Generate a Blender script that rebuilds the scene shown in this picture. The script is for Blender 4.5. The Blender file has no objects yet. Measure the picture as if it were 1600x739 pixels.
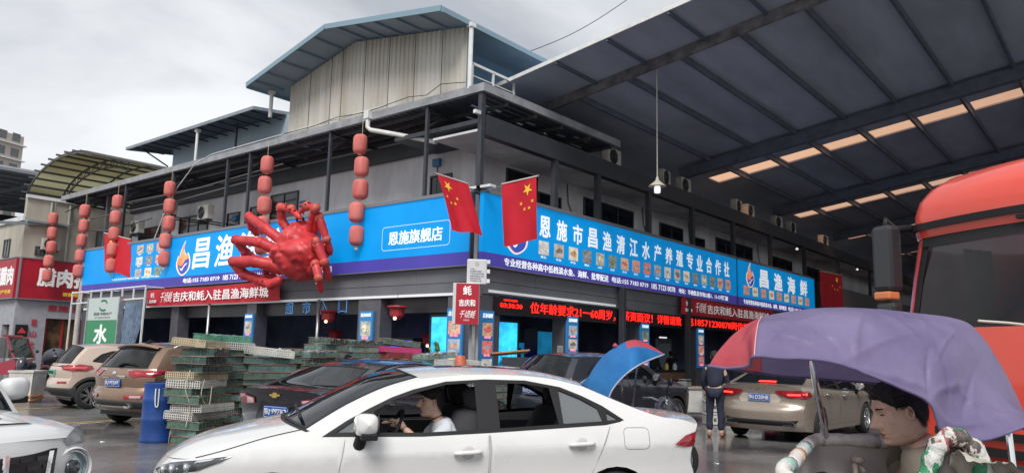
import bpy, bmesh, math, random
from mathutils import Vector, Matrix, geometry, noise
R = math.radians
rnd = random.Random(7)
sc = bpy.context.scene
COL = sc.collection
# ------------------------------------------------------------------ camera
cam = bpy.data.cameras.new('camera'); cam.sensor_width = 36; cam.lens = 1203 / 1600 * 36
cam.clip_start = .05; cam.clip_end = 2000
co = bpy.data.objects.new('camera', cam); COL.objects.link(co); sc.camera = co
_h, _p, _r = R(39.46), R(8.63), R(1.37)
_f = Vector((math.cos(_h) * math.cos(_p), math.sin(_h) * math.cos(_p), math.sin(_p)))
_rt = Vector((math.sin(_h), -math.cos(_h), 0)); _u = _rt.cross(_f)
_rr = _rt * math.cos(_r) + _u * math.sin(_r); _uu = _u * math.cos(_r) - _rt * math.sin(_r)
co.matrix_world = Matrix(((_rr.x, _uu.x, -_f.x, -15.753), (_rr.y, _uu.y, -_f.y, -14.187), (_rr.z, _uu.z, -_f.z, 1.59), (0, 0, 0, 1)))
# ------------------------------------------------------------------ sky, sun, exposure
SUN_EL, SUN_AZ = 48, 208          # veiled sun behind the camera, slightly left
w = bpy.data.worlds.new('World'); sc.world = w; w.use_nodes = True
nt = w.node_tree; nt.nodes.clear(); L = nt.links
def N(t, **k):
    n = nt.nodes.new(t)
    for a, b in k.items(): setattr(n, a, b)
    return n
out = N('ShaderNodeOutputWorld'); bg = N('ShaderNodeBackground'); bg.inputs[1].default_value = .1
sky = N('ShaderNodeTexSky', sky_type='NISHITA', sun_disc=False, sun_elevation=R(SUN_EL), sun_rotation=R(90 - SUN_AZ))
tc = N('ShaderNodeTexCoord'); mp = N('ShaderNodeMapping'); mp.inputs['Scale'].default_value = (1.0, 1.0, 2.6); mp.inputs['Location'].default_value = (.35, .1, .55)
n1 = N('ShaderNodeTexNoise'); n1.inputs['Scale'].default_value = 1.5; n1.inputs['Detail'].default_value = 7; n1.inputs['Roughness'].default_value = .52; n1.inputs['Distortion'].default_value = .5
cr = N('ShaderNodeValToRGB'); e = cr.color_ramp.elements
e[0].position = .38; e[0].color = (2.75, 2.86, 3.05, 1); e[1].position = .61; e[1].color = (5.4, 5.42, 5.42, 1)
mx = N('ShaderNodeMix', data_type='RGBA'); mx.inputs[0].default_value = .9
L.new(tc.outputs['Generated'], mp.inputs[0]); L.new(mp.outputs[0], n1.inputs['Vector']); L.new(n1.outputs['Fac'], cr.inputs[0])
L.new(sky.outputs[0], mx.inputs[6]); L.new(cr.outputs[0], mx.inputs[7]); L.new(mx.outputs[2], bg.inputs[0]); L.new(bg.outputs[0], out.inputs[0])
sl = bpy.data.lights.new('sun', 'SUN'); sl.energy = 1.5; sl.angle = R(25); sl.color = (1, .97, .93)
so = bpy.data.objects.new('sun', sl); COL.objects.link(so)
_d = Vector((math.cos(R(SUN_AZ)) * math.cos(R(SUN_EL)), math.sin(R(SUN_AZ)) * math.cos(R(SUN_EL)), math.sin(R(SUN_EL))))
so.rotation_euler = _d.to_track_quat('Z', 'Y').to_euler()
sc.view_settings.view_transform = 'Standard'; sc.view_settings.look = 'None'; sc.view_settings.exposure = .92
sc.view_settings.gamma = 1; sc.view_settings.use_curve_mapping = False
sc.render.engine = 'CYCLES'; sc.cycles.use_denoising = True; sc.cycles.max_bounces = 7
sc.cycles.transparent_max_bounces = 16
try: sc.cycles.denoiser = 'OPENIMAGEDENOISE'
except Exception: pass

# ------------------------------------------------------------------ materials
MATS = {}
def hexc(c):
    if isinstance(c, str):
        v = [int(c[i:i + 2], 16) / 255 for i in (0, 2, 4)]
        return tuple((x / 12.92 if x <= .04045 else ((x + .055) / 1.055) ** 2.4) for x in v)
    return tuple(c)
def mat(name, c, rough=.6, metal=0, var=.0, vs=3., c2=None, bump=0., bs=60., emit=0., coat=0., alpha=1., spec=.5, stretch=(1, 1, 1), coord='Object', trans=0., rvar=0.):
    """procedural: a base colour broken up by two noises, optional second stain colour, bump, coat, emission"""
    if name in MATS: return MATS[name]
    m = bpy.data.materials.new(name); MATS[name] = m; m.use_nodes = True
    t = m.node_tree; b = t.nodes['Principled BSDF']; lk = t.links
    c = hexc(c)
    b.inputs['Roughness'].default_value = rough; b.inputs['Metallic'].default_value = metal
    b.inputs['Base Color'].default_value = (*c, 1); b.inputs['Alpha'].default_value = alpha
    b.inputs['Specular IOR Level'].default_value = spec
    b.inputs['Coat Weight'].default_value = coat; b.inputs['Coat Roughness'].default_value = .06
    b.inputs['Transmission Weight'].default_value = trans
    m.diffuse_color = (*c, 1)
    if var or c2 or bump or rvar:
        tcn = t.nodes.new('ShaderNodeTexCoord'); mpn = t.nodes.new('ShaderNodeMapping'); mpn.inputs['Scale'].default_value = stretch
        lk.new(tcn.outputs[coord], mpn.inputs[0])
        nz = t.nodes.new('ShaderNodeTexNoise'); nz.inputs['Scale'].default_value = vs; nz.inputs['Detail'].default_value = 6; nz.inputs['Roughness'].default_value = .6
        lk.new(mpn.outputs[0], nz.inputs['Vector'])
    if var or c2:
        rp = t.nodes.new('ShaderNodeValToRGB'); el = rp.color_ramp.elements
        d = hexc(c2) if c2 else tuple(x * (1 - var) for x in c)
        u = c if c2 else tuple(min(1, x * (1 + var * .6)) for x in c)
        el[0].position = .33; el[0].color = (*d, 1); el[1].position = .62; el[1].color = (*u, 1)
        lk.new(nz.outputs['Fac'], rp.inputs[0]); lk.new(rp.outputs[0], b.inputs['Base Color'])
        if emit: lk.new(rp.outputs[0], b.inputs['Emission Color'])
    if rvar:
        mr = t.nodes.new('ShaderNodeMapRange'); mr.inputs['From Min'].default_value = .35; mr.inputs['From Max'].default_value = .65
        mr.inputs['To Min'].default_value = max(.02, rough - rvar); mr.inputs['To Max'].default_value = min(1, rough + rvar)
        lk.new(nz.outputs['Fac'], mr.inputs['Value']); lk.new(mr.outputs[0], b.inputs['Roughness'])
    if bump:
        nb = t.nodes.new('ShaderNodeTexNoise'); nb.inputs['Scale'].default_value = bs; nb.inputs['Detail'].default_value = 4
        lk.new(mpn.outputs[0], nb.inputs['Vector'])
        bp = t.nodes.new('ShaderNodeBump'); bp.inputs['Strength'].default_value = bump; bp.inputs['Distance'].default_value = .02
        lk.new(nb.outputs['Fac'], bp.inputs['Height']); lk.new(bp.outputs[0], b.inputs['Normal'])
    if emit:
        b.inputs['Emission Strength'].default_value = emit
        if not (var or c2): b.inputs['Emission Color'].default_value = (*c, 1)
    return m
def glassmat(name, tint, alpha, rough=.03):
    """window glass: partly see-through, reflecting the sky"""
    if name in MATS: return MATS[name]
    m = bpy.data.materials.new(name); MATS[name] = m; m.use_nodes = True
    t = m.node_tree; t.nodes.clear(); lk = t.links
    o = t.nodes.new('ShaderNodeOutputMaterial'); mix = t.nodes.new('ShaderNodeMixShader'); tr = t.nodes.new('ShaderNodeBsdfTransparent'); gl = t.nodes.new('ShaderNodeBsdfGlossy')
    df = t.nodes.new('ShaderNodeBsdfDiffuse'); mix2 = t.nodes.new('ShaderNodeMixShader'); fr = t.nodes.new('ShaderNodeFresnel')
    tr.inputs[0].default_value = (*tint, 1); gl.inputs['Roughness'].default_value = rough; gl.inputs[0].default_value = (1, 1, 1, 1); df.inputs[0].default_value = (.01, .012, .015, 1)
    fr.inputs[0].default_value = 1.5
    mix2.inputs[0].default_value = alpha
    lk.new(tr.outputs[0], mix2.inputs[1]); lk.new(df.outputs[0], mix2.inputs[2])
    lk.new(fr.outputs[0], mix.inputs[0]); lk.new(mix2.outputs[0], mix.inputs[1]); lk.new(gl.outputs[0], mix.inputs[2]); lk.new(mix.outputs[0], o.inputs[0])
    return m
def paint(name, c, metal=.0, rough=.32, dirt=.12):
    return mat(name, c, rough=rough, metal=metal, coat=.8, var=dirt * .35, vs=1.1, rvar=.05)

# ------------------------------------------------------------------ mesh helpers
def link(name, me, parent=None):
    o = bpy.data.objects.new(name, me); COL.objects.link(o)
    if parent is not None: o.parent = parent
    return o
def tag(o, label=None, cat=None, group=None, kind=None):
    if label: o['label'] = label
    if cat: o['category'] = cat
    if group: o['group'] = group
    if kind: o['kind'] = kind
    return o
def thing(name, label, cat, loc=(0, 0, 0), rz=0, group=None):
    o = bpy.data.objects.new(name, None); COL.objects.link(o); o.location = loc; o.rotation_euler = (0, 0, rz); o.empty_display_size = .2
    return tag(o, label, cat, group)
def copytree(o, parent=None):
    c = o.copy(); COL.objects.link(c)
    if parent is not None: c.parent = parent
    for ch in list(o.children): copytree(ch, c)
    return c
class MB:
    def __init__(s): s.v = []; s.f = []; s.m = []; s.mi = 0
    def add(s, vs, fs):
        b = len(s.v); s.v += [tuple(x) for x in vs]; s.f += [tuple(b + i for i in f) for f in fs]; s.m += [s.mi] * len(fs); return s
    def box(s, lo, hi, M=None):
        x0, y0, z0 = lo; x1, y1, z1 = hi
        vs = [Vector(p) for p in ((x0, y0, z0), (x1, y0, z0), (x1, y1, z0), (x0, y1, z0), (x0, y0, z1), (x1, y0, z1), (x1, y1, z1), (x0, y1, z1))]
        if M is not None: vs = [M @ p for p in vs]
        return s.add(vs, [(3, 2, 1, 0), (4, 5, 6, 7), (0, 1, 5, 4), (1, 2, 6, 5), (2, 3, 7, 6), (3, 0, 4, 7)])
    def bar(s, a, b, w, h=None, up=(0, 0, 1)):
        a, b = Vector(a), Vector(b); h = h or w; d = (b - a); l = d.length; d.normalize()
        u = Vector(up); x = d.cross(u)
        if x.length < 1e-4: x = d.cross(Vector((1, 0, 0)))
        x.normalize(); u = x.cross(d)
        M = Matrix((( *x, 0), (*d, 0), (*u, 0), (0, 0, 0, 1))).transposed(); M.translation = a
        return s.box((-w / 2, 0, -h / 2), (w / 2, l, h / 2), M)
    def tube(s, pts, r, n=8, cap=True):
        pts = [Vector(p) for p in pts]; k = len(pts); rs = r if isinstance(r, (list, tuple)) else [r] * k
        rings = []; ref = Vector((0, 0, 1))
        for i, p in enumerate(pts):
            d = (pts[min(i + 1, k - 1)] - pts[max(i - 1, 0)]).normalized()
            x = d.cross(ref)
            if x.length < .05: x = d.cross(Vector((1, 0, 0)))
            x.normalize(); y = d.cross(x)
            ref = x.cross(d)
            rings.append([p + (x * math.cos(2 * math.pi * j / n) + y * math.sin(2 * math.pi * j / n)) * rs[i] for j in range(n)])
        vs = [q for g in rings for q in g]; fs = []
        for i in range(k - 1):
            for j in range(n): fs.append((i * n + j, i * n + (j + 1) % n, (i + 1) * n + (j + 1) % n, (i + 1) * n + j))
        if cap: fs += [tuple(range(n)), tuple(range((k - 1) * n, k * n))[::-1]]
        return s.add(vs, fs)
    def lathe(s, prof, n=16, M=None, cap=True):
        vs = []; fs = []
        for r, z in prof:
            for j in range(n):
                p = Vector((r * math.cos(2 * math.pi * j / n), r * math.sin(2 * math.pi * j / n), z)); vs.append(M @ p if M is not None else p)
        for i in range(len(prof) - 1):
            for j in range(n): fs.append((i * n + j, i * n + (j + 1) % n, (i + 1) * n + (j + 1) % n, (i + 1) * n + j))
        if cap: fs += [tuple(range(n))[::-1], tuple(range((len(prof) - 1) * n, len(prof) * n))]
        return s.add(vs, fs)
    def grid(s, P, closed_u=False):
        nu = len(P); nv = len(P[0]); vs = [q for row in P for q in row]; fs = []
        for i in range(nu - (0 if closed_u else 1)):
            for j in range(nv - 1): fs.append((i * nv + j, ((i + 1) % nu) * nv + j, ((i + 1) % nu) * nv + j + 1, i * nv + j + 1))
        return s.add(vs, fs)
    def poly(s, pts, n=None, th=0.0):
        """flat polygon with thickness along n"""
        k = len(pts); pts = [Vector(p) for p in pts]
        if not th: return s.add(pts, [tuple(range(k))])
        n = Vector(n).normalized() * th
        return s.add(pts + [p + n for p in pts], [tuple(range(k))[::-1], tuple(range(k, 2 * k))] + [(i, (i + 1) % k, k + (i + 1) % k, k + i) for i in range(k)])
    def build(s, name, mats, parent=None, smooth=False, loc=None, bevel=0, angle=None):
        me = bpy.data.meshes.new(name); me.from_pydata(s.v, [], s.f)
        if not isinstance(mats, (list, tuple)): mats = [mats]
        for m in mats: me.materials.append(m)
        if len(mats) > 1: me.polygons.foreach_set('material_index', s.m)
        me.validate(); 
        bm = bmesh.new(); bm.from_mesh(me); bmesh.ops.recalc_face_normals(bm, faces=bm.faces); bm.to_mesh(me); bm.free()
        if smooth: me.polygons.foreach_set('use_smooth', [True] * len(me.polygons))
        if angle is not None: me.set_sharp_from_angle(angle=R(angle))
        me.update()
        o = link(name, me, parent)
        if loc is not None: o.location = loc
        if bevel:
            b = o.modifiers.new('bevel', 'BEVEL'); b.width = bevel; b.segments = 2; b.limit_method = 'ANGLE'; b.angle_limit = R(40)
        return o
def FR(o, x, y):
    """matrix of a frame with origin o, local x and y axes"""
    x, y = Vector(x).normalized(), Vector(y).normalized(); z = x.cross(y)
    M = Matrix(((x.x, y.x, z.x, o[0]), (x.y, y.y, z.y, o[1]), (x.z, y.z, z.z, o[2]), (0, 0, 0, 1))); return M
LEFTX, UP = (0, -1, 0), (0, 0, 1)       # writing direction on the left front, up
def onL(y, z, x=0): return FR((x, y, z), (0, -1, 0), UP)
def onR(x, z, y=0): return FR((x, y, z), (1, 0, 0), UP)
_TX = {}
def textmesh(body, bold, ext):
    k = (body, ext)
    if k not in _TX:
        c = bpy.data.curves.new('lettering', 'FONT'); c.body = body; c.size = 1; c.extrude = ext; c.resolution_u = 2
        o = bpy.data.objects.new('lettering', c); COL.objects.link(o)
        bpy.context.view_layer.update(); dg = bpy.context.evaluated_depsgraph_get()
        me = bpy.data.meshes.new_from_object(o.evaluated_get(dg)); bpy.data.objects.remove(o); bpy.data.curves.remove(c)
        me.name = 'lettering'; _TX[k] = me
    return _TX[k]
def text(body, M, width, height, material, parent=None, bold=.0, ext=.004, name='lettering', lift=.004, shear=0.):
    """lettering stretched into a width x height box whose lower-left corner is the frame origin"""
    src = textmesh(body, 0, ext); me = src.copy()
    if bold:                                              # heavier strokes: the glyphs overlaid with small shifts
        vs = [v.co.copy() for v in src.vertices]; fs = [tuple(p.vertices) for p in src.polygons]; V = []; F = []; b = bold * 1.25
        for k, (dx, dy) in enumerate([(0, 0)] + [(b * math.cos(a * math.pi / 3), b * math.sin(a * math.pi / 3)) for a in range(6)]):
            F += [tuple(i + len(V) for i in f) for f in fs]; V += [(v.x + dx, v.y + dy, v.z + .0004 * k / max(.01, height)) for v in vs]
        me = bpy.data.meshes.new('lettering'); me.from_pydata(V, [], F)
    xs = [v.co.x for v in me.vertices]; ys = [v.co.y for v in me.vertices]
    x0, x1, y0, y1 = min(xs), max(xs), min(ys), max(ys)
    sx, sy = width / (x1 - x0), height / (y1 - y0)
    for v in me.vertices:
        y = (v.co.y - y0) * sy
        p = M @ Vector(((v.co.x - x0) * sx + shear * y, y, v.co.z * .5 + lift)); v.co = p
    me.materials.clear(); me.materials.append(material)
    return link(name, me, parent)
def plate2d(pts, M, material, parent, name, th=.004, z0=0.0):
    mb = MB(); mb.poly([M @ Vector((x, y, z0)) for x, y in pts], M.to_3x3() @ Vector((0, 0, 1)), th); return mb.build(name, material, parent)
def parts(name, mt, parent, *fs):
    for f in fs: m_ = MB(); f(m_); m_.build(name, mt, parent)
def rect(x0, y0, x1, y1): return [(x0, y0), (x1, y0), (x1, y1), (x0, y1)]
# ------------------------------------------------------------------ material palette
ASPH = mat('wet_concrete', (.14, .135, .135), rough=.2, var=.5, vs=.35, bump=.12, bs=9, rvar=.17, spec=.5)
GREYAL = mat('grey_panel', (.155, .16, .18), rough=.45, var=.12, vs=.6)
DARK = mat('dark_steel', (.04, .045, .055), rough=.5, var=.2)
BLACK = mat('black_plastic', (.012, .012, .013), rough=.45, var=.2)
RUBBER = mat('tyre_rubber', (.018, .018, .019), rough=.8, var=.25, vs=12)
WHITEP = mat('white_metal', (.72, .73, .72), rough=.4, var=.1, vs=4)
WALLW = mat('white_plaster', (.78, .77, .80), rough=.85, vs=.9, c2=(.55, .54, .55), stretch=(1, 1, .35), bump=.05)
CREAM = mat('cream_plaster', (.50, .47, .40), rough=.9, c2=(.36, .33, .28), vs=.7, stretch=(1, 1, .3), bump=.05)
CORR = mat('beige_sheet', (.60, .58, .53), rough=.55, c2=(.42, .385, .32), vs=1.1, stretch=(1, 1.5, .12))
ZINC = mat('zinc_sheet', (.33, .36, .39), rough=.42, metal=.3, var=.25, vs=.8, stretch=(1, 1, .4))
BLUESHEET = mat('blue_sheet', (.20, .33, .42), rough=.5, var=.15, vs=.7)
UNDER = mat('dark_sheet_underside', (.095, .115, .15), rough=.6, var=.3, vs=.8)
SHEDUND = mat('shed_panel', (.40, .46, .57), rough=.6, var=.25, vs=.5, stretch=(.3, 1, 1))
STEELG = mat('galvanised_steel', (.42, .43, .44), rough=.35, metal=.8, var=.2, vs=5)
CHROME = mat('chrome', (.75, .76, .78), rough=.12, metal=1)
WINDARK = mat('dark_window', (.012, .016, .025), rough=.08, var=.3, vs=1.5)
WINFR = mat('window_frame', (.05, .055, .06), rough=.4)
WOOD = mat('brown_wood', (.16, .09, .05), rough=.6, var=.3, vs=2, stretch=(1, 1, 6))
RED = mat('red_cloth', (.52, .02, .035), rough=.75, var=.18, vs=2.5, bump=.08, bs=14)
REDB = mat('red_sign', (.42, .012, .03), rough=.4, var=.12, vs=1.2)
WHT = mat('white_letter', (.80, .80, .80), rough=.5, emit=.12)
YEL = mat('yellow_letter', (.82, .55, .05), rough=.5, emit=.1)
BLUEL = mat('sign_blue', (.0, .235, .60), rough=.5, emit=.33, var=.10, vs=.5, spec=.25)
PURPL = mat('sign_purple', (.06, .05, .30), rough=.5, emit=.26, var=.10, vs=.5, spec=.25)
WHTL = mat('lit_white_letter', (.72, .76, .78), rough=.5, emit=.36, spec=.2)

# ------------------------------------------------------------------ ground
m = MB(); m.add([(-300, -300, 0), (300, -300, 0), (300, 300, 0), (-300, 300, 0)], [(0, 1, 2, 3)])
tag(m.build('ground', ASPH), kind='structure')
LINE = mat('road_line', (.55, .50, .36), rough=.45, c2=(.16, .15, .13), vs=5); LINEY = mat('road_line_yellow', (.55, .36, .06), rough=.45, c2=(.17, .13, .08), vs=5)
for i, (a, b, mm) in enumerate([((-9.2, 2.7), (-2.2, 4.0), LINEY), ((-9.15, 2.45), (-2.15, 3.75), LINE), ((-10.2, 6.4), (-3, 7.8), LINEY), ((-6.4, -2.3), (-.6, -1.3), LINE), ((-9.2, 2.7), (-10.2, 6.4), LINE)]):
    a, b = Vector((*a, .004)), Vector((*b, .004)); d = (b - a).normalized(); n = Vector((-d.y, d.x, 0)) * .07
    mb = MB(); mb.poly([a - n, b - n, b + n, a + n]); o = mb.build('road_marking', mm); tag(o, kind='structure'); o.location.z = .0001 * i

cr_simple = lambda p: p
# ------------------------------------------------------------------ corner market building
B = thing('market_building', 'two-storey white corner seafood market building behind the long blue signboards', 'building')
parts('upper_wall', WALLW, B, lambda m: m.box((2.2, 2.2, 3.9), (2.4, 26, 9.05)), lambda m: m.box((2.4, 2.2, 3.9), (62, 2.4, 8.6)))
m = MB(); m.box((.3, .3, 3.72), (62, 25.6, 3.95)); m.build('gallery_floor', GREYAL, B)
m = MB(); m.box((.25, .25, 7.93), (62, 2.2, 8.0)); m.build('gallery_ceiling', WALLW, B)
m = MB(); m.box((.2, 0, 7.75), (62, .28, 8.35)); m.box((.3, .28, 8.2), (62, 4, 8.33)); m.build('roof_beam', DARK, B)
m = MB(); m.box((1.95, 2.2, 8.25), (2.2, 26, 8.75)); m.build('wall_beam', DARK, B)
# grey fascia above the shop fronts, two panels high, with vertical joints
m = MB()
y = 0.0
while y < 25.6:
    y2 = min(25.6, y + 2.4)
    m.box((0, y + .004, 3.54), (.25, y2 - .004, 3.985)); m.box((.012, y + .004, 3.16), (.25, y2 - .004, 3.53)); y = y2
x = .26
while x < 60:
    m.box((x + .004, 0, 3.58), (x + 2.4 - .004, .24, 3.985)); m.box((x + .004, .012, 3.22), (x + 2.4 - .004, .24, 3.57)); x += 2.4
m.build('shop_fascia', GREYAL, B)
m = MB(); m.box((-.03, .3, 3.17), (0, 25.4, 3.245)); m.box((.5, -.03, 3.27), (7.2, -.002, 3.345)); m.build('light_strip', mat('light_strip', (.75, .76, .78), rough=.4, emit=.12), B)
# ground floor: columns, back walls, floor, ceiling
for lo, hi in [((.02, y - .3, 0), (.5, y + .3, 3.15)) for y in (11.0, 16.6, 22.0, 25.3)] + [((.02, 3.95, 0), (.5, 5.0, 3.15)), ((.02, .03, 0), (1.05, 1.1, 3.2))] + [((x - .33, .02, 0), (x + .33, .5, 3.2)) for x in (4.55, 9.15, 13.7, 18.5, 23.5, 28.5, 34, 40)]:
    m = MB(); m.box(lo, hi); m.build('shop_column', mat('shop_column', (.10, .095, .11), rough=.35, var=.15), B)
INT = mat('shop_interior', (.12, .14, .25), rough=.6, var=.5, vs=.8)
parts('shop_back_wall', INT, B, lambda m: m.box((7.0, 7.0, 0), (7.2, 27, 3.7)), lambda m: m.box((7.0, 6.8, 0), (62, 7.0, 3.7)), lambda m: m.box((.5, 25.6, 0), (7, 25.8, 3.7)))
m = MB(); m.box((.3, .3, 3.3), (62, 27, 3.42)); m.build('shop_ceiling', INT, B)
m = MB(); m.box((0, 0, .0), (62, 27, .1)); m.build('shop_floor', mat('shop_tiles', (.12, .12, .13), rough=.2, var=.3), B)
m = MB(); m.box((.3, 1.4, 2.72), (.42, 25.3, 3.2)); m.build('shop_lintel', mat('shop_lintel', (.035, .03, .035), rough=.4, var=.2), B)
# gallery posts
for y in (2.28, 7.0, 11.92, 13.5, 17.8, 22.3, 26.5):
    m = MB(); m.box((.02, y - .05, 5.9), (.12, y + .05, 9.0)); m.build('gallery_post', DARK, B)
m = MB(); m.box((.0, -.0, 6.0), (.15, .15, 9.05)); m.build('gallery_post', DARK, B)
for x in (3.7, 6.2, 9.74, 13.4, 17.5, 22.0, 27.0, 33.0, 40.0):
    m = MB(); m.box((x - .1, .03, 5.9), (x + .1, .2, 7.75)); m.build('gallery_post', DARK, B)
# parapet behind the signs and metal coping
m = MB(); m.box((.02, .3, 3.95), (.12, 25.6, 6.0)); m.box((.12, .02, 3.95), (62, .12, 6.0)); m.build('parapet', GREYAL, B)
# upper windows
def window_on(parent, M, w_, h_, nx=2, pane=WINDARK, fr=WINFR):
    mb = MB(); t = .05
    for a, b in (((0, 0), (w_, t)), ((0, h_ - t), (w_, h_)), ((0, t), (t, h_ - t)), ((w_ - t, t), (w_, h_ - t))): mb.box((*a, .002), (*b, .07), M)
    for k in range(1, nx): mb.box((w_ * k / nx - t / 2, t, .002), (w_ * k / nx + t / 2, h_ - t, .06), M)
    f = mb.build('window', fr, parent)
    mb = MB(); mb.box((t, t, .004), (w_ - t, h_ - t, .03), M); mb.build('pane', pane, f); return f
for y, z, w_, h_, n in ((21.1, 5.6, 2.6, 2.0, 3), (16.9, 5.2, 1.0, 2.2, 1), (15.1, 5.2, .9, 2.3, 1), (13.6, 5.2, 1.9, 2.65, 2), (25.2, 5.6, 2.2, 1.8, 2), (4.2, 4.5, 1.0, 2.95, 1)):
    window_on(B, onL(y, z, 2.2), w_, h_, n)
for x, z, w_, h_, n in ((3.75, 4.2, 1.7, 3.6, 1), (5.5, 4.2, 1.4, 3.1, 1), (8.4, 5.0, 3.7, 2.6, 3), (14.4, 5.1, 2.2, 2.4, 2), (17.6, 4.4, 1.3, 2.9, 1), (20.2, 4.9, 4.6, 2.7, 4), (27.5, 4.9, 3.4, 2.6, 3), (33.5, 4.9, 3.4, 2.6, 3)):
    window_on(B, onR(x, z, 2.2), w_, h_, n)
for y, z in ((11.3, 7.1), (3.9, 7.75), (16.2, 7.0)):          # small blue meter boxes and conduits on the upper wall
    m = MB(); m.box((2.08, y - .16, z), (2.197, y + .16, z + .26)); m.build('meter_box', mat('meter_blue', (.04, .17, .36), rough=.5), B); m = MB(); m.tube([(2.17, y, z), (2.17, y, 6.0)], .018, 6); m.build('conduit', WINFR, B)
for x in (7.3, 12.9, 17.2, 25.6):
    m = MB(); m.tube(cr_simple([(x, 2.17, 7.9), (x + .05, 2.15, 7.2), (x + .25, 2.15, 6.9), (x + .25, 2.17, 5.0)]), .02, 6); m.build('conduit', WINFR, B)
m = MB(); m.box((-.28, -.02, 8.28), (-.06, .08, 8.38)); m.bar((-.06, .03, 8.33), (.05, .05, 8.33), .03); m.build('security_camera', WHITEP, B)
# eave roof along the left front: gutter, sheets, purlins and brackets
m = MB(); m.box((-.06, -.1, 8.98), (.06, 29.6, 9.22)); m.box((.065, -.1, 8.98), (7.35, .02, 9.22)); m.build('eave_gutter', mat('eave_gutter', (.30, .31, .33), rough=.5, var=.25, vs=2), B)
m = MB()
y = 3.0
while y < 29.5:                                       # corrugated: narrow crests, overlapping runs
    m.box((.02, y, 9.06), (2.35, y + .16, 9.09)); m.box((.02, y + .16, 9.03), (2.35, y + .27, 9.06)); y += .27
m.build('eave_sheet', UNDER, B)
for x in (.45, 1.0, 1.55, 2.1):
    m = MB(); m.box((x - .035, 2.6, 8.9), (x + .035, 29.5, 9.02)); m.build('purlin', mat('purlin_steel', (.085, .08, .085), rough=.5, var=.3), B)
for y in (2.28, 7.0, 11.92, 17.8, 22.3, 26.5, 29.2):
    m = MB(); m.bar((.06, y, 8.93), (2.2, y, 8.80), .07, .1); m.bar((.08, y, 8.35), (.85, y, 8.86), .05); m.build('bracket', DARK, B)
# slatted corner eave: the sky shows through its gaps
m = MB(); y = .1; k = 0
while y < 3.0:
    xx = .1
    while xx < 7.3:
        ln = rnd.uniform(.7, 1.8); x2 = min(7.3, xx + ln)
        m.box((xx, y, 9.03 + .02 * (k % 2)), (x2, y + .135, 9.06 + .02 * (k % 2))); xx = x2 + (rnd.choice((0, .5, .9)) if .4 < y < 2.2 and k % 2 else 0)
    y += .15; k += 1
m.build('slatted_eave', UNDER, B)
for x in (1.2, 2.6, 4.0, 5.6, 7.0):
    m = MB(); m.box((x - .03, .05, 8.86), (x + .03, 3.0, 8.98)); m.build('purlin', MATS['purlin_steel'], B)
m = MB(); m.box((3.4, .4, 8.35), (7.2, 3.6, 8.55)); m.box((7.0, 1.2, 8.33), (60, 3.9, 8.40)); m.build('roof_slab', mat('slab', (.24, .21, .17), rough=.9, var=.3), B)
# ---- gable tower of beige corrugated sheet
m = MB()
prof = lambda y: 12.02 - (.157 * (5.95 - y) if y < 5.95 else .233 * (y - 5.95)) - .06
P0 = []; y = .74; i = 0
while y < 9.5:
    for dx, dy in ((0, 0), (0, .10), (-.035, .03), (-.035, .07)):
        y += dy; P0.append((.08 + dx, y))
top = []; bot = []
for x, y in P0: bot.append((x, y, 9.05)); top.append((x, y, prof(min(y, 9.55))))
m.grid([bot, top]); m.build('gable_wall', CORR, B)
y = .74
while y < 8.4:
    m = MB(); m.box((.030, y + .985, 9.1), (.043, y + 1.0, prof(y + 1) - .02)); m.build('sheet_seam', mat('seam_dark', (.10, .09, .08), rough=.8), B); y += 1.2 if rnd.random() < .7 else .6
parts('tower_side_wall', BLUESHEET, B, lambda m: m.box((.1, .75, 9.0), (.16, 2.6, 11.0)), lambda m: m.box((.16, 2.6, 9.0), (6.3, 2.7, 11.5)), lambda m: m.box((.16, 9.45, 9.0), (6.3, 9.55, 11.0)))
m = MB()
A = [(.57, 11.2), (5.95, 12.05), (10.45, 11.0)]
for (ya, za), (yb, zb) in zip(A, A[1:]):
    m.poly([(-1.2, ya, za), (6.4, ya, za), (6.4, yb, zb), (-1.2, yb, zb)], (0, 0, 1), .06)
m.build('tower_roof', mat('tower_roof_sheet', (.30, .40, .47), rough=.5, var=.12, vs=.6), B)
m = MB()
for (ya, za), (yb, zb) in zip(A, A[1:]): m.bar((-1.22, ya, za - .0), (-1.22, yb, zb), .05, .17)
m.bar((-1.2, .55, 11.17), (6.4, .55, 11.17), .06, .16); m.bar((-1.2, 10.47, 10.97), (6.4, 10.47, 10.97), .06, .16)
m.build('roof_trim', mat('roof_trim', (.22, .33, .40), rough=.45), B)
for yy in (1.6, 2.6, 3.6, 4.5, 5.4, 6.6, 7.5, 8.4, 9.3, 10.0):
    zz = 12.0 - (.157 * (5.95 - yy) if yy < 5.95 else .233 * (yy - 5.95)); m = MB(); m.bar((-1.15, yy, zz), (.06, yy, zz), .05, .06); m.build('roof_rib', mat('roof_trim', 0), B)
for x, y, z0, z1 in ((0, .52, 9.15, 11.05), (-.25, 10.3, 10.0, 10.9)): m = MB(); m.tube([(x, y, z0), (x, y, z1)], .07, 12); m.box((x - .1, y - .1, z1 - .01), (x + .1, y + .1, z1 + .12)); m.build('downpipe', WHITEP, B)
m = MB(); m.box((.2, .66, 10.02), (2.3, .72, 10.1)); m.box((.2, .67, 9.3), (2.3, .71, 9.34)); m.box((.2, .67, 9.68), (2.3, .71, 9.71))
for x in (.25, 1.2, 2.2): m.box((x, .66, 9.1), (x + .06, .72, 10.05))
m.build('terrace_railing', WHITEP, B)
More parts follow.
